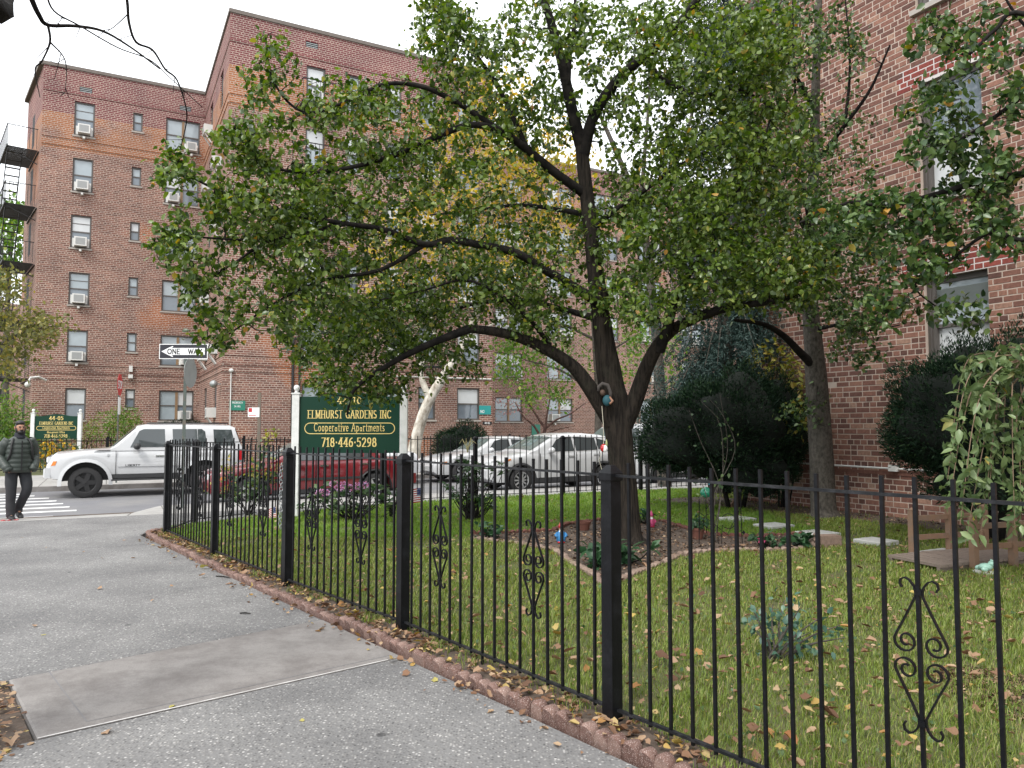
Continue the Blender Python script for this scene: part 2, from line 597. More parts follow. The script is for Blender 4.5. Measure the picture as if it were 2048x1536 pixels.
MAT['winbrown'] = M('brown_mullion', (0.22, 0.14, 0.075), 0.5)
MAT['sill'] = M('stone_sill', (0.36, 0.33, 0.30), 0.85, var=0.2)
MAT['acwhite'] = M('air_conditioner_white', (0.62, 0.62, 0.60), 0.5, var=0.08)
MAT['acgrey'] = M('air_conditioner_grille', (0.30, 0.31, 0.31), 0.6, var=0.1)
MAT['white'] = M('white_painted_wood', (0.72, 0.73, 0.72), 0.55, var=0.07, scale=10, dirt=(0.55, 0.57, 0.55), dscale=6)
MAT['signgreen'] = M('sign_green', (0.003, 0.036, 0.020), 0.45, var=0.12, scale=3, spec=0.25)
MAT['gold'] = M('gold_leaf', (0.72, 0.56, 0.20), 0.38, var=0.18, scale=30, metal=0.0)
MAT['black'] = M('matte_black', (0.012, 0.012, 0.013), 0.6)
MAT['rubber'] = M('tyre_rubber', (0.022, 0.022, 0.023), 0.8, bmp=0.2, bscale=60)
MAT['plastic'] = M('black_plastic', (0.03, 0.031, 0.033), 0.55)
MAT['chrome'] = M('chrome', (0.72, 0.72, 0.73), 0.15, metal=1.0, var=0.05)
MAT['alloy'] = M('alloy', (0.55, 0.56, 0.57), 0.3, metal=0.7, var=0.08)
MAT['carwhite'] = paint_mat('white_car_paint', (0.50, 0.51, 0.52))
MAT['carred'] = paint_mat('red_car_paint', (0.155, 0.008, 0.014))
MAT['carsilver'] = paint_mat('silver_car_paint', (0.60, 0.61, 0.63))
MAT['carglass'] = glass_mat('car_glass', (0.045, 0.055, 0.058), 0.03, 0.8)
MAT['carglass_l'] = glass_mat('light_car_glass', (0.10, 0.135, 0.13), 0.03, 0.7)
MAT['amber'] = M('amber_lens', (0.65, 0.20, 0.03), 0.2, coat=0.8)
MAT['redlens'] = M('red_lens', (0.45, 0.015, 0.02), 0.2, coat=0.8)
MAT['lens'] = M('clear_lens', (0.60, 0.62, 0.63), 0.12, coat=0.9)
MAT['galv'] = M('galvanised_steel', (0.33, 0.35, 0.35), 0.5, metal=0.6, var=0.15)
MAT['polegreen'] = M('weathered_green_post', (0.075, 0.095, 0.085), 0.6, metal=0.2, dirt=(0.16, 0.11, 0.08), dscale=5)
MAT['polebrown'] = M('rusty_post', (0.15, 0.12, 0.09), 0.7, dirt=(0.10, 0.11, 0.10), dscale=6)
MAT['signwhite'] = M('sign_white', (0.78, 0.79, 0.79), 0.4, var=0.04)
MAT['signred'] = M('sign_red', (0.45, 0.02, 0.025), 0.4, var=0.05)
MAT['signteal'] = M('sign_teal', (0.02, 0.28, 0.27), 0.45, var=0.06)
MAT['signpale'] = M('sign_pale_green', (0.03, 0.20, 0.14), 0.45, var=0.06)
MAT['terracotta'] = M('terracotta', (0.13, 0.05, 0.034), 0.8, bmp=0.1)
MAT['wood'] = M('weathered_wood', (0.20, 0.122, 0.078), 0.8, var=0.25, scale=12, bmp=0.3, bscale=40, dirt=(0.15, 0.115, 0.09), dscale=5)
MAT['deck'] = M('grey_deck_wood', (0.17, 0.135, 0.112), 0.85, var=0.25, scale=10, bmp=0.3, bscale=40)
MAT['flag'] = M('flagstone', (0.46, 0.46, 0.44), 0.85, var=0.15, scale=7, bmp=0.3, bscale=30, dirt=(0.33, 0.34, 0.31), dscale=5)
MAT['bark'] = bark_mat('pear_bark', (0.006, 0.005, 0.0045), (0.036, 0.029, 0.023), 3.0, 34.0, 1.0, (0.038, 0.036, 0.026))
MAT['bark_dark'] = bark_mat('pear_limb_bark', (0.006, 0.0055, 0.0055), (0.022, 0.019, 0.017), 8.0, 8.0, 0.6)
MAT['bark_grey'] = bark_mat('grey_bark', (0.045, 0.040, 0.035), (0.115, 0.103, 0.088), 14.0, 22.0, 0.7)
MAT['bark_plane'] = bark_mat('plane_bark', (0.22, 0.19, 0.15), (0.60, 0.57, 0.50), 3.0, 5.0, 0.2)
MAT['bark_red'] = bark_mat('red_brown_bark', (0.05, 0.028, 0.024), (0.12, 0.070, 0.058), 5.0, 12.0, 0.4)
MAT['pear'] = leaf_mat('pear_leaves', [(0.0, (0.022, 0.048, 0.010)), (0.25, (0.058, 0.106, 0.018)), (0.55, (0.108, 0.170, 0.030)), (0.80, (0.155, 0.222, 0.046)), (0.97, (0.215, 0.27, 0.07)), (0.99, (0.36, 0.32, 0.06)), (1.0, (0.40, 0.20, 0.04))], 0.34, 0.32, 0.55)
MAT['pear_cool'] = leaf_mat('pear_leaves_cool', [(0.0, (0.018, 0.044, 0.014)), (0.3, (0.045, 0.092, 0.026)), (0.6, (0.085, 0.145, 0.040)), (0.88, (0.130, 0.195, 0.060)), (0.98, (0.185, 0.24, 0.08)), (0.99, (0.40, 0.30, 0.04)), (1.0, (0.42, 0.20, 0.04))], 0.34, 0.26, 0.55)
MAT['lime'] = leaf_mat('fresh_green_leaves', [(0.0, (0.060, 0.130, 0.020)), (0.5, (0.110, 0.215, 0.030)), (0.85, (0.165, 0.270, 0.045)), (1.0, (0.30, 0.34, 0.07))], 0.45, 0.35)
MAT['yellow'] = leaf_mat('yellowing_leaves', [(0.0, (0.20, 0.19, 0.035)), (0.35, (0.34, 0.30, 0.045)), (0.7, (0.52, 0.40, 0.06)), (0.9, (0.60, 0.36, 0.06)), (1.0, (0.16, 0.20, 0.05))], 0.5, 0.4)
MAT['olive'] = leaf_mat('olive_leaves', [(0.0, (0.075, 0.085, 0.026)), (0.5, (0.145, 0.150, 0.042)), (0.85, (0.22, 0.205, 0.06)), (1.0, (0.34, 0.27, 0.07))], 0.5, 0.35)
MAT['yew'] = leaf_mat('yew_needles', [(0.0, (0.004, 0.014, 0.007)), (0.6, (0.010, 0.028, 0.013)), (0.92, (0.020, 0.048, 0.020)), (1.0, (0.045, 0.085, 0.03))], 0.6, 0.08, 0.18)
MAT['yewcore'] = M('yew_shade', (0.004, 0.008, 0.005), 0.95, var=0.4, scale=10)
MAT['cedar'] = leaf_mat('cedar_needles', [(0.0, (0.020, 0.046, 0.040)), (0.6, (0.036, 0.074, 0.064)), (1.0, (0.062, 0.105, 0.090))], 0.6, 0.12)
MAT['weep'] = leaf_mat('grey_green_leaves', [(0.0, (0.070, 0.115, 0.045)), (0.5, (0.135, 0.200, 0.080)), (0.9, (0.200, 0.270, 0.115)), (0.985, (0.24, 0.30, 0.14)), (1.0, (0.50, 0.36, 0.05))], 0.4, 0.25)
MAT['rhodo'] = leaf_mat('rhododendron_leaves', [(0.0, (0.020, 0.058, 0.018)), (0.6, (0.038, 0.092, 0.028)), (1.0, (0.075, 0.135, 0.045))], 0.32, 0.15, 0.6)
MAT['rose'] = leaf_mat('rose_leaves', [(0.0, (0.040, 0.085, 0.035)), (0.6, (0.075, 0.135, 0.055)), (1.0, (0.125, 0.180, 0.065))], 0.45, 0.25)
MAT['roseyellow'] = leaf_mat('yellow_green_leaves', [(0.0, (0.16, 0.20, 0.04)), (0.6, (0.30, 0.30, 0.06)), (1.0, (0.42, 0.30, 0.10))], 0.45, 0.3)
MAT['bluegreen'] = leaf_mat('blue_green_leaves', [(0.0, (0.040, 0.098, 0.070)), (0.7, (0.070, 0.145, 0.100)), (1.0, (0.11, 0.19, 0.12))], 0.4, 0.2)
MAT['hosta'] = leaf_mat('broad_dark_leaves', [(0.0, (0.022, 0.065, 0.030)), (1.0, (0.050, 0.115, 0.048))], 0.4, 0.2)
MAT['grass'] = leaf_mat('grass_blades', [(0.0, (0.085, 0.130, 0.020)), (0.45, (0.165, 0.235, 0.036)), (0.78, (0.240, 0.305, 0.060)), (0.92, (0.32, 0.31, 0.11)), (1.0, (0.38, 0.31, 0.16))], 0.5, 0.3)
MAT['grass_lush'] = leaf_mat('lush_grass_blades', [(0.0, (0.100, 0.190, 0.026)), (0.5, (0.165, 0.285, 0.040)), (0.9, (0.23, 0.34, 0.055)), (1.0, (0.30, 0.33, 0.09))], 0.5, 0.35)
MAT['litter'] = leaf_mat('dry_leaves', [(0.0, (0.10, 0.055, 0.035)), (0.3, (0.21, 0.118, 0.070)), (0.55, (0.31, 0.20, 0.125)), (0.80, (0.40, 0.29, 0.185)), (0.92, (0.44, 0.34, 0.10)), (1.0, (0.30, 0.13, 0.055))], 0.7, 0.15, 0.25)
MAT['litter_y'] = leaf_mat('yellow_fallen_leaves', [(0.0, (0.36, 0.31, 0.07)), (1.0, (0.42, 0.38, 0.14))], 0.6, 0.2)
MAT['pink'] = leaf_mat('pink_petals', [(0.0, (0.52, 0.14, 0.30)), (0.5, (0.60, 0.30, 0.46)), (1.0, (0.42, 0.34, 0.60))], 0.6, 0.3)
MAT['hotpink'] = leaf_mat('hot_pink_petals', [(0.0, (0.60, 0.05, 0.18)), (1.0, (0.72, 0.12, 0.30))], 0.6, 0.3)
MAT['marigold'] = leaf_mat('marigold_petals', [(0.0, (0.62, 0.40, 0.02)), (0.6, (0.72, 0.55, 0.04)), (1.0, (0.62, 0.25, 0.02))], 0.6, 0.25)
MAT['pinkleaf'] = leaf_mat('pinkish_leaves', [(0.0, (0.22, 0.10, 0.10)), (0.6, (0.36, 0.19, 0.18)), (1.0, (0.20, 0.20, 0.08))], 0.5, 0.3)
MAT['skin'] = M('skin', (0.32, 0.165, 0.105), 0.55, var=0.1)
MAT['hair'] = M('black_hair', (0.010, 0.009, 0.009), 0.5, var=0.4, scale=40)
MAT['jacket'] = M('dark_green_puffer', (0.030, 0.040, 0.034), 0.5, var=0.2, scale=12)
MAT['trousers'] = M('charcoal_trousers', (0.022, 0.024, 0.028), 0.85, var=0.25, scale=10)
MAT['scarf'] = M('navy_scarf', (0.016, 0.018, 0.026), 0.85)
# ------------------------------------------------------------------ ground, road, pavements
rnd = random.Random(7)
RS = np.random.RandomState(11)

def sheet(name, poly, z, mat, kind='structure'):
    b = MB()
    b.add([(x, y, z) for x, y in poly], [tuple(range(len(poly)))])
    o = b.build(name, mat)
    o['kind'] = kind
    return o

sheet('ground', [(-500, -200), (500, -200), (500, 700), (-500, 700)], -0.22, MAT['soil'])

def sfp(*pts):
    return [tuple(SF(s, p)[:2]) for s, p in pts]

sheet('road', sfp((-90, 12.0), (120, 12.0), (120, 23.95), (-90, 23.95)), ROAD_Z, MAT['asphalt'])
sheet('avenue_road', [(-60, -40), (-9.5, -40), (-9.5, 9.0), (-22, 22), (-60, 40)], ROAD_Z - 0.004, MAT['asphalt'])

KERB_P = 16.95
def fence_off(pt, off):
    return pt

# posts of the walkway fence, read off the ground
POSTS = [G(332, 1073), G(428, 1117), G(573, 1178), G(805, 1268), G(1225, 1453)]
FD = (POSTS[4] - POSTS[0]).normalized()              # along the fence, towards the viewer
FN = Vector((FD.y, -FD.x, 0))                        # away from the lawn, towards the walkway
if FN.x > 0: FN = -FN
POSTS.append(POSTS[4] + FD * 2.26)
POSTS.append(POSTS[5] + FD * 2.26)
EDGE0 = POSTS[0] + FN * 0.30
def along(t, off):
    """point t metres along the fence from its far corner post, off metres out over the walkway"""
    return POSTS[0] + FD * t + FN * off

# the walkway: cast panels with open joints, on a dark bed
base = MB()
wl = along(-7.5, 0.2), along(16, 0.2), along(16, 9.0), along(-7.5, 9.0)
bed = sheet('walkway_bed', [tuple(SF(-14, -8)[:2]), (4.2, -6.0), tuple(along(9.6, 0.14)[:2]), tuple(along(-0.45, 0.14)[:2]), tuple(SF(3.2, 15.1)[:2]), tuple(SF(60, 15.1)[:2]), tuple(SF(60, 16.9)[:2]), tuple(SF(-9, 16.9)[:2])], -0.10, MAT['soil'])

walk = empty('walkway', along(5, 2.5))
walk['kind'] = 'structure'
def panel(poly, mat, z=0.0, th=0.09, name='paving_panel', zs=None):
    b = MB()
    n = len(poly)
    # chamfered top edge
    cx = sum(p[0] for p in poly) / n
    cy = sum(p[1] for p in poly) / n
    ins = []
    for i in range(n):
        a, q, c = Vector(poly[i - 1]), Vector(poly[i]), Vector(poly[(i + 1) % n])
        d1, d2 = (q - a).normalized(), (c - q).normalized()
        n1, n2 = Vector((-d1.y, d1.x)), Vector((-d2.y, d2.x))
        m = (n1 + n2)
        m = m / max(0.3, m.dot(n1))
        ins.append(q + m * 0.012)
    zt = zs if zs else [z] * n
    vs = [(p[0], p[1], zt[i] - th) for i, p in enumerate(poly)] + [(p[0], p[1], zt[i] - 0.007) for i, p in enumerate(poly)] + [(p.x, p.y, zt[i]) for i, p in enumerate(ins)]
    fs = [tuple(range(2 * n, 3 * n))]
    for i in range(n):
        j = (i + 1) % n
        fs.append((i, j, n + j, n + i))
        fs.append((n + i, n + j, 2 * n + j, 2 * n + i))
    b.add(vs, fs)
    return b.build(name, mat, walk)

def P2(px, py, z=0.0):
    v = G(px, py, z)
    return (v.x, v.y)

# cross joints of the walkway (pixel pairs read on the ground), from the viewer outwards
jl = [(P2(75, 1478), P2(810, 1312)), (P2(18, 1360), P2(640, 1240))]
def ext(a, b, ta, tb):
    a, b = Vector(a), Vector(b)
    d = (b - a)
    return a + d * ta, a + d * tb
off_edge = 0.25
def on_edge(a, b):
    """where the joint line meets the edging"""
    a, b = Vector(a), Vector(b)
    d = b - a
    o = along(0, off_edge).to_2d()
    f = FD.to_2d()
    den = d.x * f.y - d.y * f.x
    t = ((o.x - a.x) * f.y - (o.y - a.y) * f.x) / den
    return a + d * t
def left_of(a, b, t):
    a, b = Vector(a), Vector(b)
    return a + (a - b) * t
GAP = 0.006
def shift(p, d):
    return (p[0] + FD.x * d, p[1] + FD.y * d)
nA, nB = jl[0]
fA, fB = jl[1]
nE, fE = on_edge(nA, nB), on_edge(fA, fB)
# 1. front aggregate panel
nL = left_of(nA, nB, 1.6)
front = [tuple(nL), (nL[0], -3.0), (along(9.5, off_edge).x, along(9.5, off_edge).y), shift(nE, GAP)]
panel([shift(nL, GAP), (nL[0], -3.0), tuple(along(9.5, off_edge)[:2]), shift(nE, GAP)], MAT['agg'])
# 2. smooth concrete slab beside the tree pit
slab = panel([tuple(fA), tuple(nA), shift(nE, -GAP), shift(fE, GAP)], MAT['conc'], 0.004)
# 3. aggregate field beyond it
fL = left_of(fA, fB, 0.9)
jm_l, jm_r = P2(-60, 1112), P2(300, 1088)
jmE = on_edge(jm_l, jm_r)
jmL = left_of(jm_l, jm_r, 1.2)
panel([shift(fE, -GAP), shift(jmE, 0.012), shift(jmL, 0.012), shift(fL, -GAP), ], MAT['agg'])
# 4. aggregate strip up to the crossing
RAMP_P = 15.35
def sfw(s, p):
    v = SF(s, p)
    return (v.x, v.y)
cor = along(-0.42, off_edge)
s_cor = to_sf(cor)[0]
ci = along(-0.3, -1.6)
panel([shift(jmE, -0.012), (cor.x, cor.y), (along(-0.7, 0.1).x, along(-0.7, 0.1).y), (ci.x, ci.y), sfw(5.0, 14.5), sfw(5.0, RAMP_P - 0.02), sfw(-9, RAMP_P - 0.02), shift(jmL, -0.012)], MAT['agg'])
# 5. pedestrian ramp down to the crossing and its flare, then kerb-side pavement along the street
R0, R1 = PP(262, 1012, KERB_P)[0], PP(322, 1012, KERB_P)[0]
panel([sfw(-9, RAMP_P), sfw(R0 - 0.1, RAMP_P), sfw(R0, KERB_P), sfw(-9, KERB_P)], MAT['conc_light'], zs=[0, 0, ROAD_Z + 0.012, ROAD_Z + 0.012])
panel([sfw(R0 - 0.1 + 0.012, RAMP_P), sfw(R1, RAMP_P), sfw(R1, KERB_P), sfw(R0 + 0.012, KERB_P)], MAT['conc_light'], zs=[0, 0, 0.0, ROAD_Z + 0.012])
s = R1 + 0.012
first = True
while s < 40:
    e = s + 1.55
    panel([sfw(s, RAMP_P - 0.75 if not first else RAMP_P), sfw(e - 0.012, RAMP_P - 0.75), sfw(e - 0.012, KERB_P - 0.16), sfw(s, KERB_P - 0.16)], MAT['conc_light'], z=rnd.uniform(-0.003, 0.003))
    first = False
    s = e
kerb = MB()
kerb.box(R1 + 0.01, 60, KERB_P - 0.15, KERB_P, -0.2, 0.004)
o = kerb.build('kerb', MAT['conc_light'], None, 's'); o['kind'] = 'structure'
# score lines of the slab: a shallow tooled margin
sm = MB()
A, B, Cc = Vector(fA), Vector(nA), Vector(nE)
dd = (Vector(fE) - A).normalized()
e1 = (B - A).normalized()
def strip(a, b, w, z):
    d = (b - a).normalized()
    n_ = Vector((-d.y, d.x)) * w / 2
    return [(a + n_).to_3d() + Vector((0, 0, z)), (a - n_).to_3d() + Vector((0, 0, z)), (b - n_).to_3d() + Vector((0, 0, z)), (b + n_).to_3d() + Vector((0, 0, z))]
m0, m1, m2 = A + dd * 0.22 + e1 * 0.0, B + dd * 0.24 - e1 * 0.07, Vector(nE) - e1 * 0.07 - dd * 0.05
sm.quad(*strip(m0, m1, 0.006, 0.0052)).quad(*strip(m1, m2, 0.006, 0.0056))
sm.build('tooled_line', MAT['asphalt'], walk)
wl_ = MB()
wl_.quad(*strip(Vector(shift(nA, 0.004)), Vector(shift(nE, 0.004)) - dd * 0.12, 0.012, 0.0065))
wl_.build('sealant_line', MAT['sealant'], walk)
# red tactile plate on the ramp
tp = MB()
ts = PP(36, 1037, 15.7)[0]
tp.add([(ts - 1.6, 15.62, -0.012), (ts, 15.62, -0.012), (ts, 16.05, -0.052), (ts - 1.6, 16.05, -0.052)], [(0, 1, 2, 3)])
for i in range(16):
    for j in range(4):
        tp.box(ts - 1.55 + i * 0.1, ts - 1.51 + i * 0.1, 15.66 + j * 0.1, 15.70 + j * 0.1, -0.03 - j * 0.009, -0.010 - j * 0.009)
tag(tp.build('tactile_paving', M('tactile_red', (0.55, 0.085, 0.10), 0.7), None, 's'), 'red tactile warning plate set in the pavement ramp', 'tactile plate')

# tree pit at the lower left
pit = MB()
q = [P2(-260, 1372), P2(-60, 1560), P2(72, 1481), P2(17, 1361)]
pit.add([(x, y, -0.03) for x, y in q], [(0, 1, 2, 3)])
o = pit.build('tree_pit_soil', MAT['soil']); o['kind'] = 'structure'

# crosswalk bars
for i, (px, py) in enumerate([(153, 1021), (139, 1014), (126, 1007.5), (113, 1002), (98, 996.5), (69, 992), (50, 988.5)]):
    v = G(px, py, ROAD_Z)
    s_, p_, _ = to_sf(v)
    b = MB()
    b.quad((s_ - 4.2, p_ - 0.13, ROAD_Z + 0.004), (s_, p_ - 0.13, ROAD_Z + 0.004), (s_, p_ + 0.13, ROAD_Z + 0.004), (s_ - 4.2, p_ + 0.13, ROAD_Z + 0.004))
    o = b.build('crosswalk_bar', MAT['whitepaint'], None, 's'); o['kind'] = 'structure'
b = MB()
v = to_sf(G(60, 1030, ROAD_Z))
b.quad((-12, KERB_P + 0.04, ROAD_Z + 0.004), (PP(105, 1028, KERB_P)[0], KERB_P + 0.04, ROAD_Z + 0.004), (PP(105, 1028, KERB_P)[0], KERB_P + 0.26, ROAD_Z + 0.004), (-12, KERB_P + 0.26, ROAD_Z + 0.004))
o = b.build('crosswalk_bar', MAT['whitepaint'], None, 's'); o['kind'] = 'structure'

# far pavement with kerb, and the planted ground behind it
fk = MB()
FK = 23.7
fk.box(-40, 90, FK, FK + 0.16, -0.2, 0.0)
o = fk.build('far_kerb', MAT['conc'], None, 's'); o['kind'] = 'structure'
fp = empty('far_pavement', SF(0, 26)); fp['kind'] = 'structure'
for i in range(-16, 40):
    b = MB()
    b.box(i * 1.6, i * 1.6 + 1.585, FK + 0.165, 29.3, -0.12, 0.0 + rnd.uniform(-0.003, 0.003))
    b.build('paving_panel', MAT['conc_light'], fp, 's')
sheet('planted_ground', sfp((-60, 29.3), (110, 29.3), (110, 75), (-60, 75)), -0.004, MAT['turf'])

# lawn
LAWN = [along(-0.25, 0.2), along(9.6, 0.2), Vector((9.5, 0.5, 0)), Vector((9.0, 9.0, 0))]
# boundary towards the street (foot of the back fence)
BF = [POSTS[0], Vector((-5.15, 12.35, 0)), Vector((-4.45, 13.35, 0)), SF(3.3, 14.25), SF(4.9, 14.72), SF(7.1, 15.0), SF(9.35, 15.0), SF(11.6, 15.0), SF(13.85, 15.0), SF(16.1, 15.0)]
lawn_poly = [tuple(along(9.8, 0.2)[:2]), (11.5, 0.2), (11.5, 8.0), tuple(SF(18, 15.1)[:2])] + [tuple((b_ + Vector((-0.06, 0.05, 0)))[:2]) for b_ in reversed(BF[1:])] + [tuple(along(-0.30, 0.2)[:2])]
sheet('lawn', lawn_poly, 0.02, MAT['turf'])
b = MB()
b.add([tuple(along(9.8, 0.20))[:2] + (0.034,), tuple(along(9.8, -0.16))[:2] + (0.030,), tuple(along(-0.2, -0.12))[:2] + (0.030,), tuple(along(-0.35, 0.20))[:2] + (0.034,)], [(0, 1, 2, 3)])
o = b.build('soil_strip', MAT['soil']); o['kind'] = 'structure'

# ------------------------------------------------------------------ buildings across the street
ZR = 18.75                                     # roof edge
P_L, P_A = 41.2, 32.3
S_L0 = PP(75, 500, P_L)[0]
S_IN = PP(405, 500, P_L)[0]
MAT['brick_hi'] = brick_mat('brick_wall_with_parapet', zp=16.55)

def window(parent, s0, s1, z0, z1, p, style='sash', ac=None, face='p', recess=0.11, lights=2, glass=None, outp=-1):
    """window in a wall: face 'p' -> wall plane p=const seen from -p; face 's' -> wall plane s=const seen from +s.
    The brick wall is solid; the window sits in a real opening, so only parts are built here."""
    def pt(a, d, z):
        return (a, p - outp * d, z) if face == 'p' else (p - d, a, z)
    def bx(b, a0, a1, d0, d1, za, zb, mi=0):
        c0, c1 = pt(a0, d0, za), pt(a1, d1, zb)
        b.box(min(c0[0], c1[0]), max(c0[0], c1[0]), min(c0[1], c1[1]), max(c0[1], c1[1]), za, zb, mi)
    t = 0.07
    f = MB()
    bx(f, s0, s0 + t, recess - 0.05, recess + 0.06, z0, z1)
    bx(f, s1 - t, s1, recess - 0.05, recess + 0.06, z0, z1)
    bx(f, s0 + t, s1 - t, recess - 0.05, recess + 0.06, z1 - t, z1)
    bx(f, s0 + t, s1 - t, recess - 0.05, recess + 0.06, z0, z0 + t)
    w = f.build('window', MAT['winframe'], parent, 's')
    cols = [(s0 + t, s1 - t)]
    if style == 'double':
        mid = (s0 + s1) / 2
        m = MB()
        bx(m, mid - 0.06, mid + 0.06, recess - 0.055, recess + 0.06, z0 + t, z1 - t)
        m.build('mullion', MAT['winbrown'], w, 's')
        cols = [(s0 + t, mid - 0.06), (mid + 0.06, s1 - t)]
    for (a, c) in cols:
        zm = (z0 + z1) / 2
        r = MB()
        bx(r, a, c, recess - 0.03, recess + 0.03, zm - 0.03, zm + 0.03)
        if lights == 3:
            bx(r, a, c, recess - 0.015, recess + 0.02, zm + (z1 - zm) * 0.5 - 0.015, zm + (z1 - zm) * 0.5 + 0.015)
            bx(r, a, c, recess - 0.015, recess + 0.02, zm - (zm - z0) * 0.5 - 0.015, zm - (zm - z0) * 0.5 + 0.015)
        r.build('sash_bar', MAT['winframe'], w, 's')
        for (za, zb) in ((z0 + t, zm - 0.03), (zm + 0.03, z1 - t)):
            g = MB()
            bx(g, a, c, recess, recess + 0.012, za, zb)
            gm = glass or (rnd.choice(['winsky', 'winsky', 'winblind']) if za > z0 + 0.2 else rnd.choice(['winglass', 'winglass', 'winsky']))
            g.build('pane', MAT[gm], w, 's')
    sl = MB()
    bx(sl, s0 - 0.06, s1 + 0.06, -0.05, recess - 0.052, z0 - 0.075, z0 - 0.002)
    sl.build('sill', MAT['sill'], w, 's')
    if ac is not None:
        a0, a1 = (cols[ac] if ac < len(cols) else cols[0])
        mid = (a0 + a1) / 2
        hw = min(0.33, (a1 - a0) * 0.36)
        for (e0, e1) in ((a0, mid - hw - 0.003), (mid + hw + 0.003, a1)):
            fl = MB()
            bx(fl, e0, e1, recess - 0.035, recess - 0.01, z0 + t, z0 + t + 0.42)
            fl.build('filler_panel', MAT['acwhite'], w, 's')
        b = MB()
        bx(b, mid - hw, mid + hw, -0.32, recess - 0.02, z0 + t + 0.005, z0 + t + 0.43, 0)
        bx(b, mid - hw + 0.06, mid + hw - 0.06, -0.325, -0.319, z0 + t + 0.06, z0 + t + 0.38, 1)
        bx(b, mid - 0.05, mid + 0.05, -0.24, 0.0, z0 - 0.18, z0 - 0.08, 0)
        b.build('air_conditioner', [MAT['acwhite'], MAT['acgrey']], w, 's')
    return w

MAT['winsky'] = glass_mat('pale_window_glass', (0.30, 0.35, 0.38), 0.06)  # paler glass: the sky's reflection is put into the pane colour

def wall_with_holes(b, a0, a1, z0, z1, p, holes, face='p', depth=0.16, flip=False, mi=0):
    """flat wall a0..a1 x z0..z1 with rectangular holes (a0,a1,z0,z1) and their reveals"""
    xs = sorted(set([a0, a1] + [h[0] for h in holes] + [h[1] for h in holes]))
    zs = sorted(set([z0, z1] + [h[2] for h in holes] + [h[3] for h in holes]))
    def pt(a, d, z):
        return (a, p + d, z) if face == 'p' else (p - d, a, z)
    for i in range(len(xs) - 1):
        for j in range(len(zs) - 1):
            ca, cz = (xs[i] + xs[i + 1]) / 2, (zs[j] + zs[j + 1]) / 2
            if any(h[0] < ca < h[1] and h[2] < cz < h[3] for h in holes): continue
            b.quad(pt(xs[i], 0, zs[j]), pt(xs[i + 1], 0, zs[j]), pt(xs[i + 1], 0, zs[j + 1]), pt(xs[i], 0, zs[j + 1]), mi)
    for (h0, h1, k0, k1) in holes:
        b.quad(pt(h0, 0, k0), pt(h0, depth, k0), pt(h0, depth, k1), pt(h0, 0, k1), mi)
        b.quad(pt(h1, 0, k0), pt(h1, depth, k0), pt(h1, depth, k1), pt(h1, 0, k1), mi)
        b.quad(pt(h0, 0, k1), pt(h1, 0, k1), pt(h1, depth, k1), pt(h0, depth, k1), mi)
        b.quad(pt(h0, 0, k0), pt(h1, 0, k0), pt(h1, depth, k0), pt(h0, depth, k0), mi)
        b.quad(pt(h0, depth, k0), pt(h1, depth, k0), pt(h1, depth, k1), pt(h0, depth, k1), 1)

bl = empty('apartment_building', SF(S_IN, P_A, 0), STREET, 'six storey brick apartment building with a projecting wing across the street', 'building')

# windows of the left, set-back front
wins = []
rows_l = [((150, 205), (190, 272)), ((145, 318), (187, 385)), ((141, 431), (183, 497)), ((137, 544), (179, 610)), ((133, 661), (175, 727)), ((128, 776), (170, 838))]
rows_s = [((266, 226), (286, 264)), ((263, 335), (282, 372)), ((260, 445), (280, 482)), ((257, 553), (276, 591)), ((253, 667), (273, 705)), ((250, 778), (270, 817))]
rows_r = [((332, 241), (405, 308)), ((329, 356), (401, 414)), ((326, 460), (398, 520)), ((323, 561), (396, 624)), ((320, 672), (395, 735)), ((318, 780), (393, 843))]
def col_span(rows, p):
    a = [PP(r[0][0], (r[0][1] + r[1][1]) / 2, p)[0] for r in rows]
    c = [PP(r[1][0], (r[0][1] + r[1][1]) / 2, p)[0] for r in rows]
    return sum(a) / len(a), sum(c) / len(c)
l0, l1 = col_span(rows_l, P_L)
s0_, s1_ = col_span(rows_s, P_L)
r0, r1 = col_span(rows_r, P_L)
r1 = min(r1, S_IN - 0.25)
def zspan(r, p):
    cx_ = (r[0][0] + r[1][0]) / 2
    return PP(cx_, r[1][1], p)[1], PP(cx_, r[0][1], p)[1]
ZL = [zspan(r, P_L) for r in rows_l]
# even storeys
zb = np.polyfit(range(6), [z[0] for z in ZL], 1)
zt_ = np.polyfit(range(6), [z[1] for z in ZL], 1)
FLOOR_B = [np.polyval(zb, i) for i in range(6)]
FLOOR_T = [np.polyval(zt_, i) for i in range(6)]
ZSm = [zspan(r, P_L) for r in rows_s]
sb = np.polyfit(range(6), [z[0] for z in ZSm], 1); st = np.polyfit(range(6), [z[1] for z in ZSm], 1)

holes = []
ac_l = {0: 0, 1: 0, 2: 0, 3: 0, 4: 0}
ac_r = {0: 1, 1: 0, 4: 1, 5: 1}
spec_l = []
for i in range(6):
    spec_l.append((l0, l1, FLOOR_B[i], FLOOR_T[i], 'sash', ac_l.get(i), 3 if i in (0, 2, 3) else 2))
    spec_l.append((s0_, s1_, np.polyval(sb, i), np.polyval(st, i), 'sash', None, 2))
    spec_l.append((r0, r1, FLOOR_B[i] - 0.02, FLOOR_T[i] - 0.02, 'double', ac_r.get(i), 2))
holes = [(w[0], w[1], w[2], w[3]) for w in spec_l]
vents = [PP(172, 180, P_L), PP(371, 217, P_L)]
for (vs_, vz) in vents:
    holes.append((vs_ - 0.27, vs_ + 0.27, vz - 0.13, vz + 0.13))
wb = MB()
wall_with_holes(wb, S_L0, S_IN, -0.2, ZR, P_L, holes)
